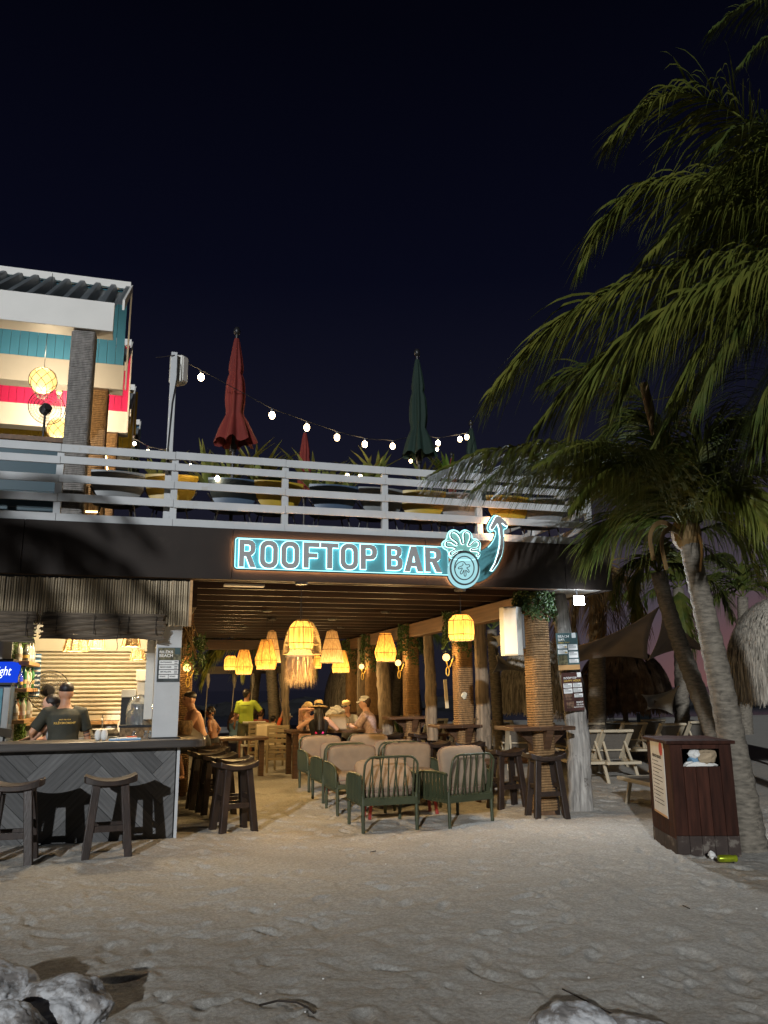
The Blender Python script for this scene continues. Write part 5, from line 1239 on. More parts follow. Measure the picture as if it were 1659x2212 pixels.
def make_armchair():
    t = thing('armchair', 'green armchair', 'armchair'); W, D = .70, .72; g = M['green_metal']
    sf = MB(); sf.b2(-W / 2 + .03, W / 2 - .03, -D / 2, -D / 2 + .035, .30, .36); sf.b2(-W / 2 + .03, W / 2 - .03, D / 2 - .05, D / 2 - .015, .30, .36); sf.b2(-W / 2 + .02, -W / 2 + .05, -D / 2 + .037, D / 2 - .052, .30, .35); sf.b2(W / 2 - .05, W / 2 - .02, -D / 2 + .037, D / 2 - .052, .30, .35); sf.b2(-W / 2 + .052, W / 2 - .052, -D / 2 + .037, D / 2 - .052, .31, .33)
    part('seat_frame', sf, g, t, bevel=.006)
    for sx in (-1, 1):
        for y in (-D / 2 + .02, D / 2 - .04): part('leg', MB().tube([(sx * (W / 2 - .02), y, .40), (sx * (W / 2 - .02), y * 1.03, -.03)], [.024, .020], 10), g, t, smooth=60)
    yb = -D / 2 - .01; Hb = .83
    ar = [(-W / 2 + .02, yb + .03, .31)] + [(-W / 2 + .02, yb - .02, .62)] + [(-W / 2 + .02 + .12 * (1 - math.cos(a)), yb - .05, .70 + .12 * math.sin(a)) for a in [i * PI / 12 for i in range(1, 7)]]
    ar = ar + [(-p[0], p[1], p[2]) for p in ar[::-1]]
    part('back_frame', MB().tube(ar, .014, 8), g, t, smooth=60)
    n = 10
    for i in range(n):
        x0 = -W / 2 + .075 + i * (W - .15) / (n - 1); sh_ = (.055, -.02, .06, -.055, .0, .055, -.05, .03, -.06, .01)[i]; e = abs(x0 + sh_) / (W / 2 - .02); zt = Hb - .015 - (.10 * max(0, (e - .65) / .35) ** 2)
        part('slat', MB().bar((x0, yb + .012, .335), (x0 + sh_ * .9, yb - .045, zt), .015, .010, (0, 1, 0)), g, t)
    part('back_rail', MB().b2(-W / 2 + .02, W / 2 - .02, yb + .002, yb + .028, .27, .345), g, t, bevel=.005)
    for sx in (-1, 1):                                              # arms: a curved band of upright slats
        x = sx * (W / 2 + .005); pth = [(x, yb + .03, .60), (x, yb + .20, .615), (x, D / 2 - .16, .60), (x, D / 2 - .05, .56), (x, D / 2 - .01, .47), (x, D / 2 - .015, .33)]
        part('arm', MB().tube(smooth2c(pth), .016, 8), g, t, smooth=60)
        for i in range(9):
            y = yb + .05 + i * .072; zt = .60 if y < D / 2 - .14 else .60 - (y - D / 2 + .14) * .45
            part('slat', MB().bar((x, y + .01, .29), (x + sx * .008, y, zt), .010, .042, (1, 0, 0)), g, t)
        part('arm_rail', MB().b2(x - .012, x + .012, yb + .02, D / 2 - .02, .27, .31), g, t)
    c = part('seat_cushion', cushion(W - .06, D - .06, .15, 1, .35), M['cushion'], t, smooth=180); c.location = (0, .02, .415); part('piping', pipe(W - .06, D - .06), M['piping'], c)
    c = part('back_cushion', cushion(W - .02, .50, .14, 2, .35), M['cushion'], t, smooth=180); c.location = (0, -D / 2 + .155, .585); c.rotation_euler = (R(78), 0, 0); part('piping', pipe(W - .02, .50), M['piping'], c)
    return t
def smooth2c(pts, it=2):
    P = [Vector(p) for p in pts]
    for _ in range(it):
        o = [P[0]]
        for a, b in zip(P, P[1:]): o += [a.lerp(b, .25), a.lerp(b, .75)]
        P = o + [P[-1]]
    return P
ac = make_armchair()
chs = [((2.45, .24), 0.0, 'green armchair with its slatted back to the beach and low slumped pink cushion', .78), ((3.36, .20), .30, 'turned green armchair with a tall pink cushion, back to the beach, beside the stools', 1.0),
       ((2.47, 1.62), PI, 'pink cushioned armchair facing the beach, directly behind the slumped one', 1.0), ((3.33, 1.75), PI - .06, 'pink cushioned armchair facing the beach, left of the second rope column', 1.0),
       ((2.50, 2.74), .03, 'green armchair hidden behind the left beach facing armchair, only its arm showing', 1.0), ((3.36, 2.80), 0, 'green armchair hidden behind the right beach facing armchair', 1.0),
       ((2.56, 4.12), PI + .04, 'farthest left pink armchair in front of the dining table', 1.0), ((3.42, 4.22), PI - .05, 'farthest right pink armchair in front of the man in pink shirt', 1.0)]
for i, (p, a, lb, s) in enumerate(chs):
    o = ac if i == 0 else dup(ac, (0, 0, 0)); o.location = (*p, 0); o.rotation_euler = (0, 0, a); o['label'] = lb; o['group'] = 'green armchairs with pink cushions'
bc = [c for c in ac.children if c.name.startswith('back_cushion')][0]; bc.location = (0, -.10, .565); bc.rotation_euler = (R(38), 0, 0)
for o_ in [c for c in COL.objects if c.name.startswith('back_cushion') and c.parent and 'tall pink cushion' in c.parent.get('label', '')]: o_.location.z = .655
# low tables with red legs between the armchairs
def low_table(x, y, label):
    t = thing('low_table', label, 'table', (x, y, 0), 0, 'low tables with red legs')
    part('tabletop', MB().b2(-.48, .48, -.16, .16, .30, .335), M['table_wood'], t, bevel=.006)
    for sx in (-1, 1):
        for sy in (-1, 1): part('leg', MB().bar((sx * .46, sy * .14, -.02), (sx * .42, sy * .12, .30), .035), M['red_paint'], t)
low_table(2.9, .92, 'low table with red legs among the nearest armchairs'); low_table(2.9, 3.45, 'low table with red legs among the farther armchairs')
# dining table and plastic chairs
dt = thing('dining_table', 'wooden dining table where four guests sit', 'table', (3.25, 6.25, 0))
tz = PB(640, 1579, 5.9).z
for i in range(5): part('plank', MB().b2(-.95, .85, -.42 + i * .17, -.252 + i * .17, tz - .05, tz - random.uniform(0, .004)), M['table_wood'], dt, bevel=.004)
for sx in (-.86, .76):
    for sy in (-.36, .36): part('leg', MB().b2(sx - .05, sx + .05, sy - .05, sy + .05, -.03, tz - .052), M['table_wood'], dt, bevel=.004)
def make_pchair():
    t = thing('plastic_chair', 'plastic chair', 'chair'); m = M['tan_plastic']
    part('seat', MB().b2(-.22, .22, -.2, .23, .43, .455), m, t, bevel=.01)
    part('seat_pad', MB().b2(-.20, .20, -.17, .21, .457, .485), M['cream_plastic'], t, bevel=.012)
    for sx in (-1, 1):
        part('leg', MB().bar((sx * .22, -.24, -.02), (sx * .215, -.21, .90), .045, .035), m, t, bevel=.008); part('leg', MB().bar((sx * .225, .25, -.02), (sx * .215, .22, .66), .04, .04), m, t, bevel=.008)
        part('arm', MB().bar((sx * .22, -.23, .66), (sx * .22, .25, .665), .05, .03), m, t, bevel=.008); part('stretcher', MB().bar((sx * .22, -.22, .22), (sx * .222, .24, .22), .02, .05), m, t)
    for z in (.60, .70, .80, .875): part('slat', MB().box((0, -.215, z), (.39, .022, .075 if z < .87 else .06), rx(.06)), m, t, bevel=.006)
    for z in (.22, .36): part('stretcher', MB().b2(-.195, .195, -.235, -.21, z, z + .05), m, t)
    return t
pc = make_pchair()
for i, (p, a, lb) in enumerate((((2.36, 7.3), -.5, 'tan slatted plastic chair nearest the beach at the end of the dining table'), ((2.25, 8.25), -.5, 'tan plastic chair with a cream towel over its back'), ((2.22, 9.2), -.55, 'farthest tan plastic chair in the row beyond the dining table'))):
    o = pc if i == 0 else dup(pc, (0, 0, 0)); o.location = (*p, 0); o.rotation_euler = (0, 0, a); o['label'] = lb; o['group'] = 'tan plastic chairs by the dining table'
b = MB(); b.grid(lambda u, v: ((u - .5) * .40, (-.04 if v < .5 else .04) + .01 * math.sin(u * 9), .92 - abs(v - .5) * .62), 8, 16); solo('towel', b, M['cream_plastic'], 'cream towel hung over the back of a plastic chair', 'towel', loc=(2.25 - .1, 8.07, 0), rot=-.5, smooth=180)
# things on the dining table
tote = thing('tote_bag', 'canvas tote bag with white towels spilling out on the dining table', 'bag', (3.20, 6.0, tz))
b = MB(); b.box((0, 0, .15), (.42, .2, .30), taper=.9); part('body', b, M['canvas_bag'], tote, bevel=.03)
tw = MB()
for k in range(3): tw.ball((random.uniform(-.10, .12), random.uniform(-.03, .03), .32 + .03 * k), .11, 12, 8, (1.2, .8, .55), ry(random.uniform(-.5, .5)))
tw.v = [(p[0] + .02 * math.sin(p[2] * 40), p[1], p[2] + .025 * math.sin(p[0] * 38 + p[1] * 30)) for p in tw.v]; part('towels', tw, M['white_fabric'], tote, smooth=180)
for sx in (-1, 1): part('strap', MB().tube([(sx * .19, -.05, .26), (sx * .26, -.06, .20), (sx * .24, -.06, .05)], .012, 5), M['wicker'], tote)
b = MB(); b.lathe([(.035, 0), (.045, .15), (.047, .19), (.043, .19), (.001, .02)], n=16); solo('steel_cup', b, M['steel'], 'tall steel tumbler on the dining table corner', 'cup', loc=(PB(658, 1575, 6.0).x, 6.0, tz), smooth=60)
# high round table by the child and mid-hall table
ht = thing('bistro_table', 'small high wooden table by the standing man in yellow', 'table', (G(505, 1660).x + .05, 6.6, 0)); hz = PB(520, 1592, 6.6).z
b = MB(); b.prism([(x, y, hz - .05) for x, y in rounded(-.55, .42, -.35, .35, .2, (0, 3))], (0, 0, .05)); part('tabletop', b, M['table_wood'], ht, bevel=.006)
for sx in (-.4, .3): part('leg', MB().b2(sx - .05, sx + .05, -.06, .06, -.03, hz - .052), M['table_wood'], ht)
# strip light on the slim post, blue-white tablecloth table behind
q = PA(962, 1500, 5.1); lb_ = thing('strip_light', 'slim white strip hanging beside the driftwood post', 'strip', (q.x, q.y, 0)); part('strip', MB().bar((0, 0, PA(955, 1468, 5.1).z), (.03, 0, PA(963, 1530, 5.1).z), .06, .03), M['cream_plastic'], lb_)
for lbx, (px, py, b, w2, d2) in zip(('dark low table with a white cloth behind the dining group', 'dark wooden table at the foot of the second rope column', 'wooden plank table behind the green armchair at right'), ((905, 1585, 7.6, .55, .4), (985, 1612, 3.6, .42, .3), (1090, 1640, 1.9, .6, .25))):
    p = PB(px, py, b); t = thing('side_table', lbx, 'table', (p.x, b, 0)); part('tabletop', MB().b2(-w2, w2, -d2, d2, p.z - .045, p.z), M['table_wood'], t, bevel=.006)
    for sx in (-1, 1):
        for sy in (-1, 1): part('leg', MB().b2(sx * (w2 - .08) - .035, sx * (w2 - .08) + .035, sy * (d2 - .08) - .035, sy * (d2 - .08) + .035, -.03, p.z - .047), M['table_wood'], t)
p = PB(880, 1583, 7.4); solo('tablecloth', MB().b2(-.4, .25, -.3, .3, 0, .012), M['white_fabric'], 'white cloth on the dark table behind the dining group', 'tablecloth', loc=(p.x, 7.5, PB(905, 1585, 7.6).z + .002))
ct = thing('cactus', 'small green cactus in front of the third column', 'plant', PB(868, 1580, 6.9))
for k, (dx, h, a) in enumerate(((0, .34, 0), (.07, .22, .5), (-.06, .25, -.45), (.02, .18, .9))): part('stem', MB().tube([(dx, 0, -.05), (dx + math.sin(a) * h * .5, 0, h * .6), (dx + math.sin(a) * h * .8, 0, h)], [.03, .04, .015], 7), M['ivy'], ct, smooth=60)
# rope swings hanging from a dark beam behind the bar
swb = thing('swing_beam', 'dark beam carrying rope swings at the seaward edge of the bar', 'beam', (0, 12.6, 0))
part('beam', MB().bar((-1.5, 0, PB(450, 1478, 12.6).z + .35), (4.0, 0, PB(450, 1478, 12.6).z + .38), .16, .2), M['ceiling_wood'], swb)
for k, (px, xb) in enumerate(((448, 440), (505, 495), (545, 537), (603 - 10, 590), (640 - 35, 604))):
    zt = PB(px, 1478, 12.55).z; t = thing('swing_rope', ('leftmost thin swing rope behind the child', 'second swing rope, just left of the man in yellow', 'third swing rope, above the man in yellow', 'fourth swing rope beside the pale palm trunk', 'fifth swing rope touching the pale palm trunk')[k], 'rope', (PB(px, 1478, 12.55).x, 12.55, 0), 0, 'swing ropes at the seaward edge')
    part('rope', MB().tube([(0, 0, zt + .3), (0, 0, zt - .1), (PB(xb, 1600, 12.55).x - PB(px, 1478, 12.55).x, 0, .45)], .014, 6), M['thatch'], t); part('knot', MB().tube([(0, 0, zt + .28), (.01, -.01, zt + .1), (.02, 0, zt - .1)], [.05, .06, .02], 7), M['thatch'], t, smooth=60)
# ---------------------------------------------------------------- flood light, posters
fp = PB(1252, 1297, .05); fld = thing('flood_light', 'small white flood light glaring under the roof corner', 'flood light', fp)
part('housing', MB().box((0, .04, 0), (.16, .05, .12)), M['black_metal'], fld, bevel=.008); part('lens', MB().box((0, .012, 0), (.155, .004, .115)), M['bulb_white'], fld)
part('bracket', MB().tube([(0, .06, .05), (0, .08, ZF0 - fp.z + .02)], .014, 6), M['black_metal'], fld)
lamp('flood_beam', (0, -.03, -.01), 190, (.80, .90, 1.0), .05, fld, spot=150, aim=(-.55, -1, -.45)); lamp('flood_spill', (0, -.07, .0), 26, (.80, .90, 1.0), .05, fld)
def poster(name, label, TL, TR, BL, b, mtl, th=.006):
    a, c, d = PB(*BL, b), PB(*TL, b), PB(*TR, b); w_ = (d - c).length; h_ = (c - a).length
    t = thing(name, label, 'poster', a); ang = math.atan2(c.x - a.x, c.z - a.z); t.rotation_euler = (0, ang, 0)
    part('sheet', MB().b2(0, w_, 0, th, 0, h_), mtl, t); return t, w_, h_
bb, w_, h_ = poster('beach_bar_poster', 'green BEACH BAR happy hour poster, upper one on the driftwood post', (1200, 1368), (1246, 1368), (1207, 1448), .50, M['poster_teal'])
tx(bb, 'BEACH', .09, .60, .87, .94, w_, h_, M['print_white'], bold=.03); tx(bb, 'BAR', .09, .40, .78, .85, w_, h_, M['print_white'], bold=.03)
tx(bb, 'happy hour', .07, .62, .715, .765, w_, h_, M['print_gold'], font_shear=.3)
row(bb, .74, .93, .86, .995, w_, h_); part('photo_print', MB().b2(.03 * w_, .46 * w_, -.0016, -.0002, .14 * h_, .40 * h_), M['poster_photo'], bb)
part('sand_print', MB().b2(.0, w_, -.0017, -.0002, .0, .135 * h_), M['pine_shelf'], bb); tx(bb, 'Bon Bini', .25, .75, .06, .11, w_, h_, M['print_white'], font_shear=.3) if 0 else None
for x0, x1, z0, z1 in ((.04, .48, .585, .69), (.04, .48, .435, .545), (.53, .96, .53, .685), (.53, .96, .32, .485), (.53, .96, .185, .285)):
    row(bb, x0, x1, z0, z1, w_, h_)
    for k in range(3): part('small_print', MB().b2((x0 + .03) * w_, (x0 + .03 + (.22 if k == 0 else .34)) * w_, -.0044, -.0036, (z1 - .028 - .03 * k) * h_, (z1 - .016 - .03 * k) * h_), M['ink' if k == 0 else 'grey_shell'], bb)
for z in (.60, .45): part('price_sticker', MB().b2(.36 * w_, .46 * w_, -.0044, -.0037, z * h_, (z + .04) * h_), M['print_gold'], bb)
rb_, w_, h_ = poster('rooftop_poster', 'maroon ROOFTOP HAPPY HOUR poster, lower one on the driftwood post', (1212, 1454), (1255, 1453), (1220, 1537), .50, M['poster_maroon'])
tx(rb_, 'ROOFTOP', .10, .75, .83, .885, w_, h_, M['print_white'], bold=.03); tx(rb_, 'HAPPY HOUR', .10, .95, .755, .81, w_, h_, M['print_gold'], bold=.02)
row(rb_, .78, .98, .87, .995, w_, h_)
for x0, x1, z0, z1 in ((.05, .48, .61, .72), (.05, .48, .46, .585), (.53, .97, .61, .72), (.53, .97, .48, .585), (.55, .98, .345, .44)):
    row(rb_, x0, x1, z0, z1, w_, h_)
    for k in range(3): part('small_print', MB().b2((x0 + .03) * w_, (x0 + .03 + (.20 if k == 0 else .34)) * w_, -.0044, -.0036, (z1 - .028 - .03 * k) * h_, (z1 - .016 - .03 * k) * h_), M['ink' if k == 0 else 'grey_shell'], rb_)
for (x, z, a) in ((.07, .29, .1), (.14, .08, -.06)):
    b = MB(); b.box(((x + .17) * w_, -.002, (z + .08) * h_), (.36 * w_, .002, .17 * h_), ry(a)); part('photo_print', b, M['poster_food'], rb_)
for s, x0, x1, z0, z1 in (('READY', .62, .97, .19, .24), ('FOR YOUR', .62, .97, .13, .17), ('RIL\u0116KSMOMENT!', .48, .97, .08, .115)): tx(rb_, s, x0, x1, z0, z1, w_, h_, M['print_white'], bold=.03)

# ---------------------------------------------------------------- wooden litter bin
cA = G(1465, 1843); cB = G(1602, 1843); ang = math.atan2(cB.y - cA.y, cB.x - cA.x); BWd = (cB - cA).length; BD = .86; BH = 1.05
bn = thing('litter_bin', 'dark red wooden litter bin with an open slot stuffed with rubbish', 'bin', (cA.x, cA.y, 0), ang)
n = 5; pw = BWd / n
for i in range(n):
    zt = BH - .02 if i in (0, n - 1) else BH - .235
    part('board', MB().b2(i * pw + .002, (i + 1) * pw - .002, 0, .02 + random.uniform(0, .003), .16, zt), M['bin_wood'], bn, bevel=.002); part('foot_board', MB().b2(i * pw + .002, (i + 1) * pw - .002, -.004, .02, -.12, .157), M['bin_foot'], bn, bevel=.002)
part('slot_rail', MB().b2(pw, BWd - pw, .001, .02, BH - .065, BH - .02), M['bin_wood'], bn)
for i in range(4):
    d0 = .022 + i * (BD - .03) / 4; d1 = d0 + (BD - .03) / 4 - .004
    for x0, x1 in ((0, .02), (BWd - .02, BWd)): part('board', MB().b2(x0, x1 + random.uniform(0, .002), d0, d1, .12, BH - .02), M['bin_wood'], bn, bevel=.002); part('foot_board', MB().b2(x0 - .003, x1, d0, d1, -.12, .117), M['bin_foot'], bn, bevel=.002)
part('back_board', MB().b2(.02, BWd - .02, BD - .03, BD - .01, -.1, BH - .02), M['bin_wood'], bn)
for i in range(3): part('lid_board', MB().b2(-.035, BWd + .035, -.03 + i * (BD + .06) / 3, -.03 + (i + 1) * (BD + .06) / 3 - .004, BH - .018, BH + .012 + random.uniform(0, .003)), M['bin_wood'], bn, bevel=.004)
trash = []
b = MB(); b.lathe([(.045, 0), (.06, .14), (.055, .14), (.001, .02)], n=14, rot=ry(1.1) @ rx(-.4)); o = solo('paper_cup', b, M['blue_fabric'], 'pale blue paper cup stuffed in the bin slot', 'cup', loc=bn.location + Matrix.Rotation(ang, 3, 'Z') @ Vector((pw + .10, .07, BH - .20)), rot=ang)
def crumple(name, label, cat, loc, r, m, seed, sq=(1, 1, 1)):
    b = MB(); b.ball((0, 0, 0), r, 12, 8, sq); rd = random.Random(seed); b.v = [(p[0] * rd.uniform(.75, 1.2), p[1] * rd.uniform(.75, 1.2), p[2] * rd.uniform(.75, 1.2)) for p in b.v]
    return solo(name, b, m, label, cat, loc=loc)
def inbin(x, y, z): return bn.location + Matrix.Rotation(ang, 3, 'Z') @ Vector((x, y, z))
crumple('paper_bag', 'crumpled brown paper bag in the bin slot', 'paper bag', inbin(pw * 3.2, .09, BH - .14), .10, M['canvas_bag'], 3, (1.3, .7, .8)); crumple('napkin_wad', 'white wadded napkin between cup and paper bag in the bin', 'napkin', inbin(pw * 2.15, .08, BH - .12), .06, M['paper'], 4)
crumple('plastic_wrapper', 'pale plastic wrapper at the bottom of the bin slot', 'wrapper', inbin(pw * 2.6, .10, BH - .235), .11, M['white_fabric'], 5, (1.8, .7, .5))
# beach rules sheet on the side facing left
rl = thing('rules_notice', 'white BEACH RULES notice nailed on the side of the litter bin', 'notice', inbin(-.004, BD - .16, .30), ang - PI / 2)
mat('notice_white', (.60, .59, .57), .5, var=.1, scale=8); RWd, RHt = .48, .74
rl.rotation_euler = (0, .03, ang - PI / 2)
part('sheet', MB().b2(0, RWd, -.004, 0, 0, RHt), M['notice_white'], rl); part('rust_edge', MB().b2(0, RWd, -.005, -.0042, 0, .02), M['pine_shelf'], rl)
e_ = MB(); e_.lathe([(.055, 0), (.055, .001), (.001, .001)], c=(RWd * .80, -.0045, RHt * .915), n=16, rot=rx(PI / 2), sx=1.1, sy=1.3); part('emblem', e_, M['label_red'], rl)
tx(rl, 'BEACH RULES', .14, .78, .775, .815, RWd, RHt, M['ink'], y=-.0045, bold=.03)
for k in range(12):
    z = .72 - k * .052; part('text_line', MB().b2(.2 * RWd, (.80 if k % 3 else .55) * RWd, -.0052, -.0044, z * RHt, (z + .010) * RHt), M['ink'], rl)
    if k % 1 == 0: part('bullet', MB().b2(.11 * RWd, .145 * RWd, -.0052, -.0044, (z - .004) * RHt, (z + .014) * RHt), M['ink'], rl)
tx(rl, 'rules', .35, .66, .075, .10, RWd, RHt, M['ink'], y=-.0045, font_shear=.3) if 0 else None
cn = G(1572, 1862); b = MB(); b.lathe([(.026, -.085), (.033, -.07), (.033, .02), (.028, .05), (.033, .08), (.026, .088), (.001, .088)], n=16, rot=ry(PI / 2)); mat('can_green', (.30, .36, .02), .3, metal=.6, var=.5, scale=18)
solo('drink_can', b, M['can_green'], 'dented yellow green drink can lying on the sand by the bin', 'can', loc=(cn.x, cn.y, .03), rot=-.3, smooth=60)
cn = G(1538, 1852); crumple('paper_ball', 'small crumpled white paper on the sand in front of the bin', 'paper', (cn.x, cn.y, .02), .035, M['paper'], 8)

# ---------------------------------------------------------------- pale boulders in the foreground and twigs
def rock(label, loc, r, sq, seed):
    bm = bmesh.new(); bmesh.ops.create_icosphere(bm, subdivisions=6, radius=1.0)
    rg = np.random.default_rng(seed); from mathutils import noise as mn; off = Vector(rg.random(3) * 50)
    for v in bm.verts:
        p = v.co.copy(); d = .24 * mn.noise(p * .9 + off) + .12 * mn.noise(p * 2.1 + off) + .055 * mn.noise(p * 5 + off) - .05 * abs(mn.noise(p * 8 + off)) + .018 * mn.noise(p * 26 + off)
        q = p * (1 + d); v.co = Vector((q.x * r * sq[0], q.y * r * sq[1], q.z * r * sq[2]))
    me = bpy.data.meshes.new('rock'); bm.to_mesh(me); bm.free(); me.materials.append(M['rock']); me.shade_smooth()
    return solo('rock', me, None, label, 'rock', 'pale rocks on the sand', loc=loc, rot=seed)
g = G(150, 2175); rock('large pale rough rock at the lower left corner', (g.x - .04, g.y - .12, .02), .25, (1.05, .85, .62), 3)
g = G(10, 2150); rock('pale rock behind the large one at the left edge', (g.x - .05, g.y - .10, .03), .26, (1, .9, .55), 5); g = G(15, 2230); rock('dark creviced rock cut off by the bottom left corner', (g.x, g.y - .15, .0), .20, (1.1, .8, .8), 9)
g = G(1225, 2212); rock('pale flat rock at the bottom edge, left of its smaller neighbour', (g.x, g.y - .05, -.012), .20, (1.05, .8, .60), 12); g = G(1370, 2225); rock('smaller pale rock at the bottom edge, right of the flat one', (g.x, g.y - .05, -.025), .16, (1.3, .8, .55), 15)
def twig(label, pxs, r=.005):
    solo('twig', MB().tube([G(*p) + Vector((0, 0, .008)) for p in pxs], r, 5), M['twig'], label, 'twig', 'twigs on the sand')
twig('long straight dark twig on the sand above the flat rock', [(1215, 2140), (1255, 2160), (1290, 2178), (1325, 2195)], .004); twig('curved dark twig in the sand left of the middle', [(560, 2175), (600, 2165), (640, 2168), (665, 2180), (678, 2192)], .006)
twig('short twig right of the middle of the sand', [(1475, 1958), (1490, 1965)], .004); twig('short dark stick in front of the slatted armchair', [(800, 1842), (812, 1840)], .005)
cnt = 0
for k in range(16):
    px, py = random.uniform(20, 1640), random.uniform(1850, 2200); g = G(px, py)
    if -6 < g.x < 7:
        b = MB(); b.ball((0, 0, 0), random.uniform(.004, .008), 6, 4, (1, 1, .7)); solo('shell_piece', b, M['paper'], 'tiny pale shell fragment lying on the trodden sand', 'shell', 'shell fragments on the sand', loc=(g.x, g.y, .012))

# ---------------------------------------------------------------- palms
def frond(pts, parent, L=.8, n=70, m='frond', width=.031, hang=1.0, seed=0, r0=.022, vee=.55, name='frond', fwd=.95):
    """one palm leaf: a bent midrib with hanging leaflets on both sides"""
    r = random.Random(seed); P = smooth2c(pts, 3); Ls = [0]
    for a, b in zip(P, P[1:]): Ls.append(Ls[-1] + (b - a).length)
    T = Ls[-1]
    def at(s):
        s *= T
        for i in range(len(Ls) - 1):
            if s <= Ls[i + 1] or i == len(Ls) - 2:
                f = (s - Ls[i]) / max(1e-6, Ls[i + 1] - Ls[i]); return P[i].lerp(P[i + 1], f), (P[i + 1] - P[i]).normalized()
    b = MB(); m_ = 14; b.tube([at(i / m_)[0] for i in range(m_ + 1)], [r0 * (1 - .85 * i / m_) for i in range(m_ + 1)], 6)
    dn = Vector((0, 0, -1))
    n = int(n * 1.25)
    for i in range(n):
        s = .10 + .895 * (i + r.uniform(-.3, .3)) / n; s = min(max(s, .05), .995); c, d = at(s); side = d.cross(Vector((0, 0, 1)))
        if side.length < .1: side = d.cross(Vector((1, 0, 0)))
        side.normalize(); up = side.cross(d); prof = (math.sin(PI * min(1, (s * .86 + .16))) ** .6); l0 = L * (.35 + .65 * prof) * (1 if s < .8 else 1 - (s - .8) * 1.5)
        for sg in (-1, 1):
            l = l0 * r.uniform(.62, 1.1); f_ = (fwd + .6 * s ** 2) * r.uniform(.75, 1.2); hg = hang * r.uniform(.35, 1.05); v = (side * sg * (.75 - .2 * s) + d * f_ * .8 + up * vee * r.uniform(-.2, .5)).normalized(); p = c.copy(); vs = []; K = 5; wv = r.uniform(-.12, .12)
            for k in range(K + 1):
                f = k / K; ww = width * (.55 + .9 * f if f < .35 else .87 * (1 - f) / .65 + .02) * .5
                ax = v.cross(dn); ax = ax.normalized() if ax.length > .05 else side
                nx = (d * .8 + ax * .4).normalized(); nx = (nx - v * nx.dot(v)).normalized()
                vs += [p - nx * ww, p + nx * ww]; v = (v + Vector((-.10, .02, 0)) * f + dn * hg * (1.0 if s < .6 else .75) * (.30 + .55 * f) + d * wv * .3).normalized(); p = p + v * l / K
            b.add(vs, [(k * 2, k * 2 + 1, k * 2 + 3, k * 2 + 2) for k in range(K)])
    return part(name, b, M[m], parent, smooth=180)
def palm_trunk(t, pts, r0, r1, m='bark_palm', rings=True):
    P = smooth2c(pts, 3); n = 60; L_ = []; T = len(P) - 1; Q = []; Rr = []
    for i in range(n + 1):
        x = i / n * T; j = min(int(x), T - 1); Q.append(P[j].lerp(P[j + 1], x - j)); f = i / n; Rr.append((r0 + (r1 - r0) * min(1, f * 1.3) + .05 * math.exp(-f * 14)) * (1.05 if i % 2 else .97) * random.uniform(.98, 1.02))
    return part('trunk', MB().tube(Q, Rr, 14), M[m], t, smooth=50)
def px3(l): return [PB(x, y, b) for x, y, b in l]
ORG = (0, 0, 0)
pa1 = thing('palm_tree', 'nearest palm with a thick ringed trunk leaning left behind the litter bin', 'palm tree', ORG, 0, 'palm trees')
cr = PB(1482, 1150, -1.9)
palm_trunk(pa1, [G(1640, 1835) + Vector((0, .1, -.15)), PB(1590, 1640, -2.2), PB(1545, 1420, -2.1), PB(1505, 1250, -2.0), cr], .165, .105)
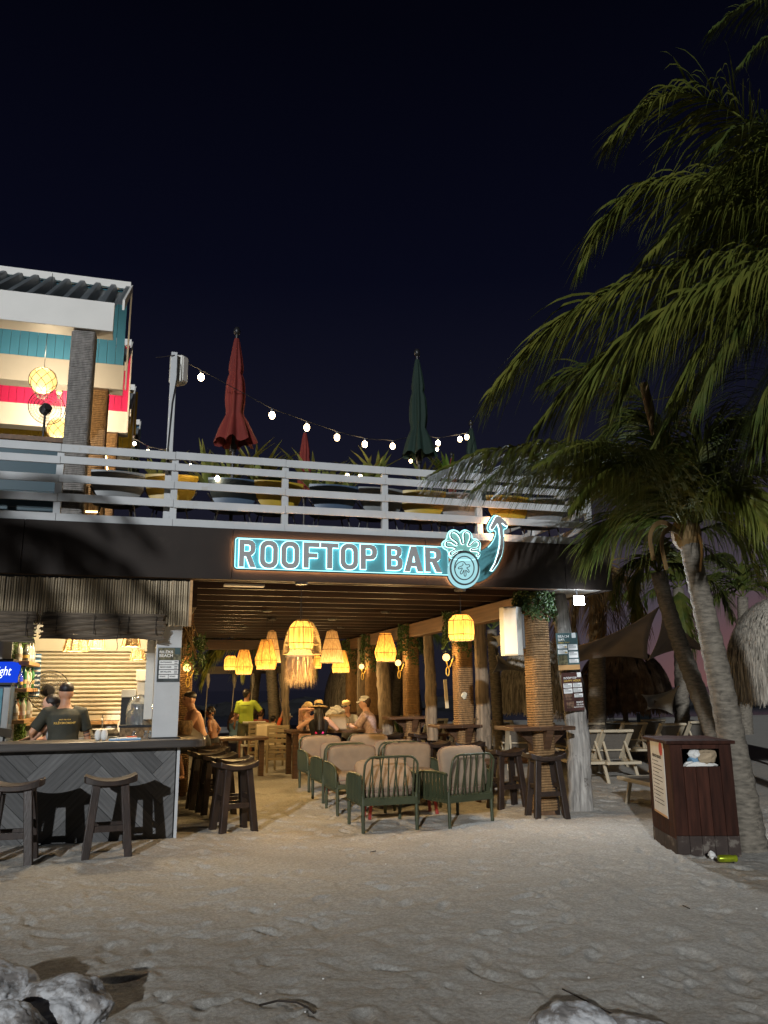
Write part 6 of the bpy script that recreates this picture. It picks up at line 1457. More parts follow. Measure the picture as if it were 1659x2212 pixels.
FA = [([(1484, 1150, -1.9), (1420, 1010, -2.5), (1330, 950, -3.0), (1230, 960, -3.3), (1150, 1010, -3.5)], 1.0, 120, 'frond'), ([(1486, 1150, -1.9), (1470, 1020, -1.4), (1430, 930, -1.1), (1360, 900, -1.0), (1290, 950, -.9)], 1.05, 110, 'frond_dark'), ([(1488, 1150, -1.9), (1540, 1060, -2.4), (1600, 1060, -2.8), (1650, 1130, -3.0)], .95, 90, 'frond'),
      ([(1484, 1150, -1.9), (1380, 1000, -1.7), (1250, 950, -1.7), (1120, 985, -1.8), (1020, 1060, -1.9)], 1.05, 130, 'frond_dark'), ([(1484, 1150, -1.9), (1440, 1040, -2.3), (1380, 990, -2.5), (1290, 1020, -2.7), (1230, 1100, -2.8)], 1.0, 110, 'frond'), ([(1486, 1150, -1.9), (1500, 1000, -2.2), (1540, 920, -2.4), (1600, 900, -2.6), (1660, 960, -2.7)], 1.0, 100, 'frond_dark'),
      ([(1484, 1150, -1.9), (1410, 1060, -2.0), (1310, 1010, -2.2), (1190, 1010, -2.4), (1090, 1050, -2.5)], .9, 100, 'frond'), ([(1486, 1150, -1.9), (1540, 1000, -2.2), (1610, 900, -2.4), (1720, 860, -2.6)], 1.0, 84, 'frond_dark'), ([(1488, 1150, -1.9), (1560, 1080, -1.8), (1640, 1080, -1.7), (1720, 1150, -1.6)], .95, 84, 'frond_dark'),
      ([(1482, 1150, -1.9), (1400, 1035, -2.2), (1290, 968, -2.5), (1150, 958, -2.8), (1030, 978, -3.0), (935, 1022, -3.1)], 1.1, 210, 'frond'),
      ([(1486, 1150, -1.9), (1520, 1085, -2.3), (1585, 1020, -2.6), (1700, 985, -2.9), (1800, 1010, -3)], .75, 60, 'frond'),
      ([(1484, 1150, -1.9), (1460, 980, -1.6), (1390, 850, -1.4), (1270, 790, -1.3), (1170, 830, -1.2)], 1.05, 96, 'frond_dark'),
      ([(1484, 1150, -1.9), (1500, 960, -1.5), (1540, 800, -1.3), (1620, 700, -1.2)], 1.05, 96, 'frond_dark'),
      ([(1490, 1155, -1.9), (1580, 1120, -2.0), (1660, 1190, -2.2), (1720, 1300, -2.3)], 1.0, 80, 'frond_dark'),
      ([(1480, 1150, -1.9), (1400, 1110, -1.6), (1330, 1120, -1.2), (1270, 1190, -1.0)], 1.0, 84, 'frond_dark'),
      ([(1484, 1150, -1.9), (1530, 1100, -1.2), (1600, 1150, -.6), (1640, 1260, -.4)], .7, 56, 'frond_dark'),
      ([(1480, 1150, -1.9), (1430, 1060, -1.0), (1350, 1030, -.2), (1240, 1060, .2)], .8, 60, 'frond_dark')]
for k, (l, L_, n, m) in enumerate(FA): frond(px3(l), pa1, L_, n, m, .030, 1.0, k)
for k, l in enumerate(([(1478, 1160, -1.95), (1430, 1120, -2.1), (1400, 1150, -2.15), (1412, 1210, -2.1)], [(1480, 1165, -1.95), (1445, 1135, -2.15), (1425, 1165, -2.2), (1440, 1230, -2.1)], [(1488, 1165, -1.9), (1510, 1150, -2.1), (1518, 1190, -2.15), (1512, 1235, -2.1)])):
    part('dry_sheath', MB().tube(smooth2c(px3(l)), [.045] * 3 + [.03] * (len(smooth2c(px3(l))) - 3), 6, sx=.35), M['frond_dry'], pa1, smooth=60)
b = MB(); b.ball(cr + Vector((0, 0, -.02)), .17, 12, 8, (1, 1, 1.3)); part('fibre', b, M['frond_dry'], pa1)
cc = PB(1900, 560, -4.2); pa2 = thing('palm_tree', 'big palm outside the right edge whose long fronds arch into the sky', 'palm tree', ORG, 0, 'palm trees')
palm_trunk(pa2, [Vector((cc.x + .6, cc.y + .5, -.1)), Vector((cc.x + .4, cc.y + .3, 2)), cc], .19, .12)
FB = [([(1900, 540, -4.9), (1720, 560, -4.9), (1560, 600, -4.8), (1420, 670, -4.7), (1310, 770, -4.6), (1240, 890, -4.5)], 1.25, 130, 'frond'), ([(1900, 560, -3.8), (1780, 570, -3.6), (1650, 620, -3.5), (1530, 720, -3.4), (1450, 860, -3.3)], 1.25, 120, 'frond'), ([(1900, 560, -4.6), (1780, 660, -4.7), (1690, 770, -4.7), (1630, 900, -4.6)], 1.2, 110, 'frond_dark'), ([(1900, 520, -4.6), (1760, 380, -4.7), (1660, 330, -4.7), (1570, 350, -4.7), (1500, 430, -4.7)], 1.1, 110, 'frond'),
      ([(1900, 560, -3.4), (1760, 520, -3.2), (1600, 560, -3.1), (1480, 640, -3.0), (1380, 760, -2.9), (1320, 900, -2.8)], 1.2, 120, 'frond_dark'), ([(1900, 560, -4.0), (1760, 420, -4.0), (1640, 360, -4.0), (1540, 400, -4.0), (1460, 500, -4.0)], 1.1, 110, 'frond_dark'), ([(1900, 620, -3.2), (1800, 760, -3.0), (1700, 900, -2.9), (1580, 1000, -2.8)], 1.2, 100, 'frond_dark'),
      ([(1900, 590, -3.6), (1720, 600, -3.5), (1540, 640, -3.4), (1390, 700, -3.3), (1260, 800, -3.2), (1150, 930, -3.1)], 1.2, 130, 'frond'), ([(1900, 580, -3.0), (1740, 640, -2.9), (1600, 720, -2.8), (1480, 840, -2.7), (1400, 980, -2.6)], 1.1, 110, 'frond_dark'), ([(1900, 560, -4.4), (1740, 480, -4.4), (1600, 440, -4.4), (1480, 470, -4.4), (1390, 560, -4.4)], 1.0, 110, 'frond'),
      ([(1900, 560, -4.2), (1700, 545, -4.2), (1520, 562, -4.1), (1350, 610, -4.0), (1190, 695, -3.9), (1055, 850, -3.8)], 1.35, 150, 'frond'),
      ([(1900, 560, -4.2), (1720, 350, -4.3), (1590, 240, -4.3), (1480, 190, -4.3), (1400, 215, -4.3), (1310, 310, -4.3)], 1.05, 120, 'frond'),
      ([(1900, 560, -4.2), (1700, 430, -4.0), (1540, 385, -3.9), (1410, 395, -3.8), (1310, 455, -3.7), (1250, 580, -3.6)], 1.05, 120, 'frond'),
      ([(1900, 560, -4.2), (1760, 480, -3.6), (1620, 470, -3.3), (1500, 530, -3.1), (1420, 640, -3.0)], 1.05, 96, 'frond_dark'),
      ([(1900, 560, -4.2), (1780, 600, -4.5), (1660, 640, -4.7), (1560, 740, -4.7), (1500, 880, -4.6)], 1.05, 96, 'frond_dark'),
      ([(1900, 560, -4.2), (1780, 380, -4.8), (1690, 270, -5.1), (1600, 260, -5.2), (1530, 330, -5.2)], 1.0, 90, 'frond_dark'),
      ([(1900, 560, -4.2), (1800, 700, -4.3), (1690, 830, -4.3), (1620, 980, -4.2)], 1.1, 90, 'frond_dark')]
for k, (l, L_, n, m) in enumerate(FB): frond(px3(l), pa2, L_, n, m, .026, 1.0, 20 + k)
part('flower_sheath', MB().tube(px3([(1390, 828, -2.2), (1402, 880, -2.2), (1410, 940, -2.2)]), [.05, .05, .015], 8), M['frond_dry'], pa1, smooth=60)
cc = PB(1800, -60, -5.0); pa3 = thing('palm_tree', 'palm frond tip hanging faintly in the top right corner', 'palm tree', ORG, 0, 'palm trees'); palm_trunk(pa3, [Vector((cc.x + 1.2, cc.y, 0)), cc], .16, .11)
frond(px3([(1800, -60, -5), (1700, -20, -5), (1600, 10, -5), (1530, 70, -5)]), pa3, .55, 60, 'frond_dark', .02, .8, 40); frond(px3([(1800, -60, -5), (1730, 40, -5), (1650, 80, -5), (1590, 150, -5)]), pa3, .5, 50, 'frond_dark', .02, .9, 41)
def back_palm(label, trunk, fr, r0, r1, L_=.8, n=44, m='frond_dark', seed=0, w2=.04, hang=1.0):
    t = thing('palm_tree', label, 'palm tree', ORG, 0, 'palm trees'); palm_trunk(t, trunk, r0, r1)
    c = trunk[-1]; rd = random.Random(seed)
    for k, f in enumerate(fr): frond([c] + px3(f), t, L_, n, m, w2, hang, seed * 10 + k)
    return t
b2 = 2.3
back_palm('slim palm with a leaning trunk that carries the brown shade sail', [G(1572, 1690) + Vector((0, 0, -.1)), PB(1545, 1590, b2), PB(1490, 1450, b2), PB(1440, 1310, b2), PB(1422, 1235, b2)],
    [[(1385, 1200, 2.2), (1340, 1225, 2.1), (1320, 1310, 2)], [(1440, 1170, 2.6), (1500, 1160, 2.8), (1560, 1220, 3)], [(1400, 1190, 2.8), (1370, 1250, 3.1), (1375, 1340, 3.2)], [(1450, 1210, 2.0), (1500, 1240, 1.8), (1530, 1320, 1.7)], [(1425, 1170, 2.0), (1380, 1130, 1.8), (1320, 1160, 1.6)]], .17, .13, .6, 50, 'frond_dark', 5)
bb_ = 6.0
back_palm('dark palm behind the roof corner with hanging dry fronds beside the flood light', [PB(1290, 1650, bb_), PB(1290, 1400, bb_), PB(1288, 1270, bb_)],
    [[(1250, 1240, 5.5), (1215, 1290, 5.2), (1205, 1390, 5)], [(1330, 1230, 5.6), (1370, 1280, 5.4), (1385, 1380, 5.2)], [(1270, 1230, 6.5), (1240, 1300, 6.6), (1240, 1400, 6.6)], [(1310, 1230, 6.5), (1340, 1320, 6.6), (1350, 1420, 6.6)], [(1288, 1210, 5.4), (1280, 1250, 5.1), (1278, 1370, 5)], [(1300, 1220, 5.6), (1310, 1280, 5.3), (1310, 1390, 5.2)]], .2, .16, 1.0, 60, 'frond_dry', 6)
back_palm('dark palm right of the sail palm, spreading between the two leaning trunks', [PB(1475, 1600, 9), PB(1470, 1380, 9), PB(1465, 1270, 9)],
    [[(1420, 1260, 8.6), (1375, 1310, 8.4), (1360, 1390, 8.2)], [(1430, 1230, 9), (1380, 1240, 9), (1345, 1290, 9)], [(1510, 1240, 9), (1560, 1270, 9), (1585, 1340, 9)], [(1500, 1210, 9.4), (1550, 1200, 9.6), (1600, 1240, 9.8)], [(1470, 1200, 9.4), (1440, 1180, 9.6), (1400, 1200, 9.8)], [(1470, 1300, 8.6), (1480, 1350, 8.4), (1490, 1410, 8.4)]], .2, .15, 1.0, 54, 'frond_dark', 7, .06)
back_palm('distant dark palm at the right edge above the thatched umbrella', [PB(1612, 1600, 14), PB(1608, 1450, 14), PB(1604, 1290, 14)],
    [[(1560, 1270, 14), (1520, 1310, 14), (1505, 1380, 14)], [(1570, 1240, 14), (1530, 1240, 14), (1495, 1290, 14)], [(1640, 1250, 14), (1690, 1280, 14), (1710, 1350, 14)], [(1620, 1220, 14.5), (1660, 1200, 14.5), (1700, 1230, 14.5)], [(1600, 1225, 14.5), (1570, 1195, 14.5), (1530, 1200, 14.5)]], .24, .18, 1.3, 50, 'frond_dark', 8, .08)
back_palm('lit palm with a pale ringed trunk behind the tall tapered lamp', [G(597, 1600, 0) * 0 + PB(597, 1610, 11.9), PB(592, 1520, 11.9), PB(586, 1450, 11.9), PB(583, 1400, 11.9)],
    [[(545, 1378, 11.9), (490, 1385, 11.8), (448, 1430, 11.7), (432, 1480, 11.6)], [(560, 1360, 12.3), (500, 1350, 12.4), (440, 1380, 12.5)], [(620, 1380, 11.8), (660, 1400, 11.7), (680, 1450, 11.6)], [(590, 1350, 12.3), (640, 1340, 12.5), (690, 1370, 12.6)], [(570, 1380, 11.6), (530, 1410, 11.4), (520, 1450, 11.3)]], .17, .14, .95, 52, 'frond', 9, .05)
back_palm('slimmer pale palm trunk leaning right behind the man in yellow', [PB(540, 1610, 13.2), PB(548, 1500, 13.2), PB(556, 1440, 13.2), PB(562, 1400, 13.2)],
    [[(520, 1375, 13.2), (470, 1390, 13.2), (430, 1430, 13.2)], [(600, 1380, 13.2), (640, 1400, 13.2), (655, 1440, 13.2)], [(555, 1360, 13.6), (500, 1345, 13.8), (450, 1360, 14)]], .15, .12, 1.0, 44, 'frond', 10, .05)
back_palm('dark palm trunk seen between the second column and the driftwood post', [PB(1080, 1640, 7.6), PB(1072, 1500, 7.6), PB(1062, 1360, 7.6)],
    [[(1100, 1330, 7.4), (1140, 1370, 7.2), (1160, 1430, 7.2)], [(1040, 1330, 7.8), (1000, 1360, 8), (980, 1400, 8)], [(1085, 1320, 8), (1110, 1310, 8.3), (1150, 1330, 8.5)]], .14, .12, .8, 44, 'frond_dark', 11, .05)
back_palm('dark palm trunk leaning right in front of the white thatched umbrella', [PB(845, 1610, 12.4), PB(858, 1500, 12.4), PB(868, 1420, 12.4), PB(872, 1370, 12.4)],
    [[(900, 1355, 12.4), (940, 1365, 12.4), (965, 1390, 12.4)], [(850, 1355, 12.4), (820, 1370, 12.4)]], .15, .13, .8, 36, 'frond_dark', 12, .05)

# ---------------------------------------------------------------- thatched umbrellas
def palapa(label, c, rad, rim, apex, n, seed, m='thatch'):
    rd = random.Random(seed); t = thing('thatched_umbrella', label, 'thatched umbrella', (c[0], c[1], 0), 0, 'thatched beach umbrellas')
    part('pole', MB().tube([(0, 0, -.5), (0, 0, apex - .1)], .07, 8), M['log'], t)
    part('thatch_base', MB().lathe([(rad * .97, rim + .16), (rad * .80, rim + (apex - rim) * .42), (rad * .5, rim + (apex - rim) * .76), (.05, apex - .02)], n=30, cap=False), M['thatch_core'], t, smooth=60)
    b = MB()
    for k in range(n):
        a = rd.uniform(0, 2 * PI); f = rd.random() ** .62; l = rd.uniform(.32, .62) * rad / 1.5 * (1.0 if f < .85 else 1.15)
        def sp(f): return rad * math.sin(min(f, 1) * PI / 2) ** .85 if f <= 1 else rad * (1 + .12 * (f - 1)), rim + (apex - rim) * (math.cos(min(f, 1) * PI / 2) ** .9) - max(0, f - 1) * rad * .62
        tn = Vector((-math.sin(a), math.cos(a), 0)); w2 = rd.uniform(.008, .018); dv = rd.uniform(-.05, .05); P = []
        for q in (0, .5, 1):
            r_, z_ = sp(f + q * l / rad * .62); o_ = Vector((math.cos(a), math.sin(a), 0)); P.append(o_ * (r_ + .015 + rd.uniform(0, .05)) + Vector((0, 0, z_ + rd.uniform(-.01, .02))) + tn * dv * q)
        b.add([P[0] - tn * w2, P[0] + tn * w2, P[1] + tn * w2, P[1] - tn * w2, P[2] + tn * w2 * .4, P[2] - tn * w2 * .4], [(0, 1, 2, 3), (3, 2, 4, 5)])
    part('thatch', b, M[m], t, kind='stuff'); return t
q = PB(805, 1550, 14.5); palapa('large pale thatched umbrella behind the farther rope columns', (q.x, 14.5), 1.45, PB(805, 1540, 14.5).z, PB(805, 1392, 14.5).z, 5200, 1)
q = PB(1172, 1540, 8.2); palapa('pale thatched umbrella half hidden behind the nearest rope column', (q.x, 8.2), 1.0, PB(1172, 1530, 8.2).z, PB(1172, 1385, 8.2).z, 3600, 2)
mat('thatch_shaded', (.15, .098, .058), .85, var=.5, scale=6)  # darker copy of the thatch: the unlit look is put into its colour
q = PB(1350, 1530, 9.5); palapa('thatched umbrella coloured dark for shade, under the shade sail', (q.x, 9.5), 1.22, PB(1350, 1530, 9.5).z, PB(1350, 1400, 9.5).z, 3800, 3, 'thatch_shaded')
q = PB(1725, 1500, 2.6); palapa('grey thatched umbrella cut off by the right edge, beside the thick palm trunk', (q.x, 2.6), 1.18, PB(1725, 1505, 2.6).z, PB(1725, 1290, 2.6).z, 5200, 4)
q = PB(1240, 1560, 16); palapa('far dark thatched umbrella behind the poster post', (q.x, 16), 1.3, PB(1240, 1545, 16).z, PB(1240, 1470, 16).z, 1800, 5, 'thatch_shaded')
# ---------------------------------------------------------------- shade sails
def sail(label, TL, TR, BR, BL, m, sagx=.12, n=16):
    A_, B_, C_, D_ = [PB(*p) for p in (TL, TR, BR, BL)]
    def f(u, v):
        p = A_.lerp(B_, u).lerp(D_.lerp(C_, u), v); s = 4 * u * (1 - u) * sagx * (1 - 2 * v); s2 = math.sin(PI * u) * math.sin(PI * v); ed = 4 * v * (1 - v)
        return p + Vector((0, .25 * s2, 0)) - Vector((0, 0, s)) + (D_.lerp(C_, v) * 0) + Vector((ed * .1 * (1 - 2 * u), 0, .03 * math.sin(u * 17 + v * 5) * s2))
    b = MB(); b.grid(f, n, n); o = solo('shade_sail', b, M[m], label, 'shade sail', 'shade sails on the beach', smooth=180); md = o.modifiers.new('cloth', 'SOLIDIFY'); md.thickness = .006; return o
sail('wide brown shade sail stretched from the driftwood post to the slim palm', (1218, 1400, 4.0), (1426, 1308, 2.4), (1400, 1425, 4.0), (1220, 1440, 4.2), 'shade_cloth')
sail('brown shade sail corner on the right of the slim leaning palm', (1430, 1312, 2.4), (1546, 1402, 5), (1546, 1412, 5.2), (1398, 1427, 4.0), 'shade_cloth', .16)
sail('beige shade sail corner hanging behind the wall speaker', (1062, 1374, 6.2), (1110, 1340, 5.0), (1112, 1418, 5.0), (1072, 1398, 6.0), 'beige_cloth', .1)
sail('pale grey shade sail hanging low between the driftwood post and the thatch', (1068, 1402, 6.4), (1076, 1410, 6.2), (1150, 1460, 7.2), (1062, 1455, 6.6), 'beige_cloth', .1)
sail('pale green grey sail piece low behind the slim palm trunk', (1385, 1500, 8), (1470, 1478, 8), (1455, 1545, 8), (1395, 1535, 8), 'beige_cloth', .1)
# ---------------------------------------------------------------- sun loungers
def make_lounger(mf, ms):
    t = thing('sun_lounger', 'sun lounger', 'sun lounger'); f = M[mf]; W = .62; zs = .34; hy = .62; ang_ = R(47); bl_ = .68
    part('seat', MB().b2(-W / 2 + .05, W / 2 - .05, hy, 1.9, zs - .02, zs), M[ms], t)
    fr = MB()
    for s in (-1, 1): fr.bar((s * (W / 2 - .02), -.05, zs - .02), (s * (W / 2 - .02), 1.93, zs - .02), .05, .055)
    fr.bar((-W / 2, 1.92, zs - .02), (W / 2, 1.92, zs - .02), .05, .05); fr.bar((-W / 2, -.03, zs - .02), (W / 2, -.03, zs - .02), .05, .05); part('frame', fr, f, t, bevel=.01)
    up = Vector((0, -math.cos(ang_), math.sin(ang_))); h0 = Vector((0, hy, zs + .01)); bk = MB()
    for s in (-1, 1): bk.bar(h0 + Vector((s * (W / 2 - .06), 0, 0)), h0 + Vector((s * (W / 2 - .06), 0, 0)) + up * bl_, .095, .035)
    bk.bar(h0 + Vector((-W / 2 + .03, 0, 0)) + up * bl_, h0 + Vector((W / 2 - .03, 0, 0)) + up * bl_, .13, .05); bk.bar(h0 + Vector((-W / 2 + .08, 0, 0)) + up * bl_ * .30, h0 + Vector((W / 2 - .08, 0, 0)) + up * bl_ * .30, .05, .03); part('back_frame', bk, f, t, bevel=.016)
    sl = MB(); sl.quad(h0 + Vector((-W / 2 + .09, .012, 0)), h0 + Vector((W / 2 - .09, .012, 0)), h0 + Vector((W / 2 - .09, .012, 0)) + up * (bl_ - .05), h0 + Vector((-W / 2 + .09, .012, 0)) + up * (bl_ - .05)); part('sling', sl, M[ms], t)
    for s in (-1, 1):
        part('leg', MB().bar((s * (W / 2 - .03), .18, zs - .05), (s * (W / 2 - .03), .02, -.03), .05, .045), f, t, bevel=.008); part('leg', MB().bar((s * (W / 2 - .03), 1.6, zs - .05), (s * (W / 2 - .03), 1.75, -.03), .05, .045), f, t, bevel=.008)
        part('prop', MB().bar(h0 + Vector((s * (W / 2 - .11), 0, 0)) + up * .42, (s * (W / 2 - .10), .12, zs), .035, .03), f, t); part('armrest', MB().bar((s * (W / 2 + .02), hy - .2, zs + .17), (s * (W / 2 + .02), hy + .32, zs + .16), .05, .03), f, t, bevel=.008); part('arm_post', MB().bar((s * (W / 2 + .01), hy + .2, zs), (s * (W / 2 + .02), hy + .2, zs + .15), .03, .03), f, t)
    return t
lt_ = make_lounger('lounger_tan', 'sling_grey'); lw_ = make_lounger('lounger_white', 'sling_grey')
LT = [(1350, 1690, .12, 'tan sun lounger with a raised back directly left of the litter bin'), (1283, 1690, .1, 'tan sun lounger just right of the driftwood post'), (1290, 1655, .1, 'second row sun lounger behind the one at the driftwood post'), (1335, 1648, .1, 'second row sun lounger peeping over the one left of the bin'), (1385, 1655, .12, 'second row sun lounger with a rounded back, left of the bin lid'), (1425, 1640, .1, 'third row sun lounger behind the left end of the bin lid'), (1470, 1660, .15, 'pale backed sun lounger showing just above the bin lid'), (1532, 1650, .1, 'sun lounger between the two leaning palm trunks'), (1130, 1665, -.1, 'tan sun lounger behind the bar stools at the nearest column'), (1180, 1655, .1, 'tan sun lounger behind the nearest rope column')]
for i, (px, py, a, lb) in enumerate(LT):
    o = lt_ if i == 0 else dup(lt_, (0, 0, 0)); g = G(px, py); o.location = (g.x, g.y, 0); o.rotation_euler = (0, 0, a - .25); o['label'] = lb; o['group'] = 'sun loungers on the sand'
g = PB(1668, 1690, -1.2); o = dup(lt_, (6.35, -.9, 0), -.1, 'sun lounger at the right edge behind the thick palm trunk', 'sun loungers on the sand')
LW = [(1083, 1640, -.3, 'white sun lounger between the driftwood post and the nearest column'), (1010, 1640, .1, 'white sun lounger behind the second rope column'), (950, 1632, .2, 'white sun lounger behind the slim driftwood post'), (880, 1630, 0, 'white sun lounger behind the third rope column'), (548, 1640, .2, 'white sun lounger beside the legs of the man in yellow'), (1038, 1632, .0, 'white sun lounger partly behind the brown driftwood post')]
for i, (px, py, a, lb) in enumerate(LW):
    o = lw_ if i == 0 else dup(lw_, (0, 0, 0)); g = G(px, py); o.location = (g.x, g.y, 0); o.rotation_euler = (0, 0, a - .25); o['label'] = lb; o['group'] = 'sun loungers on the sand'
# white ladder chair by the water and a dark bin post
q = G(1392, 1640); hc = thing('ladder_frame', 'pale ladder like frame standing behind the sun loungers', 'frame', (PB(1392, 1560, 12).x, 12, 0))
for s in (-1, 1): part('upright', MB().bar((s * .2, 0, 0), (s * .2, 0, PB(1392, 1540, 12).z), .07), M['blue_shell'], hc)
part('rung', MB().bar((-.2, 0, .9), (.2, 0, .9), .06), M['blue_shell'], hc); part('towel', MB().b2(-.15, .15, -.04, .04, .45, .8), M['blue_fabric'], hc)
# a palm on the beach behind the viewpoint, left of it: its crown dapples the left end of the roof edge
sb = -sd; pc_ = Vector((-2.6, 0, 3.35)) + sb * 11.5; pl4 = thing('palm_tree', 'palm on the open beach whose frond shadows dapple the left roof edge', 'palm tree', ORG, 0, 'palm trees')
palm_trunk(pl4, [Vector((pc_.x - .9, pc_.y - .3, -.1)), Vector((pc_.x - .5, pc_.y - .1, 2.8)), pc_], .17, .12)
for k in range(11):
    a = k * 2.4; e = R(38) * math.cos(k * 1.7); d_ = Vector((math.cos(a), math.sin(a), 0)); frond([pc_, pc_ + d_ * .7 + Vector((0, 0, .45 + e * .4)), pc_ + d_ * 1.5 + Vector((0, 0, .35 + e * .5)), pc_ + d_ * 2.3 + Vector((0, 0, -.4 + e * .4))], pl4, .8, 60, 'frond', .035, 1.0, 300 + k)
# ---------------------------------------------------------------- people
def tex_remesh(o, vox, it=3, fac=.5):
    md = o.modifiers.new('fuse', 'REMESH'); md.mode = 'VOXEL'; md.voxel_size = vox; md.use_smooth_shade = True
    sm = o.modifiers.new('smooth', 'SMOOTH'); sm.iterations = it; sm.factor = fac
def ell_loft(b, secs, side, n=18):
    """tube of ellipses: (centre, half width, half depth, forward)"""
    vs = []; fs = []
    for c, w_, d_, f in secs:
        for k in range(n):
            a = 2 * PI * k / n; vs.append(c + side * math.cos(a) * w_ + f * math.sin(a) * d_)
    m = len(secs)
    for i in range(m - 1):
        for k in range(n):
            l = (k + 1) % n; fs.append((i * n + k, i * n + l, (i + 1) * n + l, (i + 1) * n + k))
    fs.append(tuple(range(n))[::-1]); fs.append(tuple((m - 1) * n + k for k in range(n))); b.add(vs, fs)
def ik(a, c, l1, l2, pole):
    d = c - a; L = min(d.length, (l1 + l2) * .999); dn = d.normalized(); x = (l1 * l1 - l2 * l2 + L * L) / (2 * L); h = math.sqrt(max(0, l1 * l1 - x * x))
    p = (pole - dn * pole.dot(dn)); p = p.normalized() if p.length > 1e-4 else dn.orthogonal().normalized()
    return a + dn * x + p * h, a + dn * L
def hand(b, w, d, palm, s, curl=.6, side=1):
    """palm, four fingers and a thumb; d points along the hand, palm is the palm's normal"""
    d = d.normalized(); palm = (palm - d * palm.dot(d)).normalized(); x = d.cross(palm) * side
    vs = MB(); M3 = Matrix((x, d, palm)).transposed(); b.ball(w + d * .045 * s, .045 * s, 10, 7, (.95, 1.15, .42), M3)
    for i, (ox, ln) in enumerate(((-.030, .062), (-.010, .074), (.010, .070), (.030, .055))):
        p = w + (d * .082 + x * ox) * s; q = d.copy(); P = [p - d * .02 * s]; P.append(p)
        for k in range(3): q = (q + palm * curl * .45).normalized(); p = p + q * ln * s / 3; P.append(p)
        b.tube(P, [.0095 * s, .0098 * s, .0090 * s, .0085 * s, .0070 * s], 7)
    p = w + (d * .030 - x * .036) * s; q = (d * .7 - x * .7).normalized(); b.tube([p, p + q * .03 * s, p + (q + palm * .5).normalized() * .055 * s, p + (q * .8 + d * .4 + palm * .5).normalized() * .075 * s], [.013 * s, .012 * s, .010 * s, .008 * s], 7)
def person(label, H, loc, face, pz, lean=0.0, side_lean=0.0, yaw=0.0, pitch=0.0, handL=None, handR=None, footL=None, footR=None, skin='skin_light', shirt=None, sleeve=.55, shorts=None, leg_cover=.55, hair='hair_black', style='short', hat=None, girth=1.0, female=False, head_at=None, extra=None, floor=0.0):
    s = H / 1.75; pz = pz; UP = Vector((0, 0, 1)); sp = (Matrix.Rotation(-lean, 3, 'X') @ Matrix.Rotation(side_lean, 3, 'Y')) @ UP
    X = Vector((1, 0, 0)); X = (X - sp * X.dot(sp)).normalized(); F = sp.cross(X).normalized()
    P = Vector((0, 0, pz)); nb = P + sp * .505 * s; hd_dir = (sp + UP * .8 + F * .15).normalized(); hc = nb + hd_dir * .163 * s
    hm = Matrix.Rotation(yaw, 3, 'Z') @ Matrix.Rotation(-pitch, 3, 'X')
    hx, hy_, hz = hm @ Vector((1, 0, 0)), hm @ Vector((0, 1, 0)), hm @ Vector((0, 0, 1))
    g = girth; shw = (.165 if female else .185) * s * (1 + (g - 1) * .4)
    if head_at is not None:                                         # stand so that the head meets this sight point
        rot = Matrix.Rotation(face, 3, 'Z'); off = rot @ hc; loc = (head_at.x - off.x, head_at.y - off.y, floor)
    t = thing('person', label, 'person', loc, face)
    secs = [(P - sp * .10 * s, .10 * s * g, .085 * s * g, F), (P - sp * .03 * s, .155 * s * g, .115 * s * g, F), (P + sp * .08 * s, (.140 if female else .150) * s * g, .105 * s * g, F), (P + sp * .18 * s, (.125 if female else .142) * s * g, .10 * s * g, F), (P + sp * .30 * s, .158 * s * g, .118 * s * g, F), (P + sp * .40 * s, .172 * s * g, .112 * s * g, F), (P + sp * .455 * s, .150 * s * g, .085 * s * g, F), (P + sp * .495 * s, .085 * s, .068 * s, F), (nb + hd_dir * .03 * s, .062 * s, .062 * s, F), (nb + hd_dir * .09 * s, .055 * s, .060 * s, F)]
    b = MB(); ell_loft(b, secs, X)
    arms = []
    for sg, hnd in ((-1, handL), (1, handR)):
        sh = nb + X * sg * shw - sp * .055 * s
        if hnd is None: hnd = (sg * .27 * s, .05 * s, pz - .02)
        wr = Vector(hnd); el, wr = ik(sh, wr, .285 * s, .25 * s, Vector((sg * .75, -.55, -.55))); arms.append((sh, el, wr, sg))
        b.tube([nb + X * sg * shw * .55 - sp * .045 * s, sh, sh.lerp(el, .35), el, el.lerp(wr, .3), wr], [.062 * s, .058 * s * g, .050 * s * g, .038 * s, .038 * s, .025 * s], 12)
        hand(b, wr, (wr - el), F * .3 - UP + X * -sg * .2, s * .98, .55, -sg)
    legs = []
    for sg, ft in ((-1, footL), (1, footR)):
        hp = P + X * sg * .085 * s - sp * .03 * s
        if ft is None: ft = (sg * .10 * s, .0, .07 * s)
        kn, an = ik(hp, Vector(ft), .44 * s, .43 * s, Vector((sg * .25, 1, .2))); legs.append((hp, kn, an))
        b.tube([hp, hp.lerp(kn, .4), kn, kn.lerp(an, .35), an], [.088 * s * g, .076 * s * g, .052 * s, .050 * s, .034 * s], 12)
        b.ball(an + Vector((sg * .01, .07 * s, -.035 * s)), .05 * s, 10, 6, (.85, 2.2, .65))
    # head: skull, jaw, nose, ears, brow
    b.ball(hc + hz * .015 * s, .1 * s, 16, 12, (.82, 1.0, 1.10), hm); b.ball(hc + hy_ * .030 * s - hz * .055 * s, .07 * s, 12, 9, (.80, .85, .85), hm)
    b.tube([hc + hy_ * .090 * s + hz * .018 * s, hc + hy_ * .112 * s - hz * .018 * s, hc + hy_ * .098 * s - hz * .026 * s], [.010 * s, .0165 * s, .012 * s], 8)
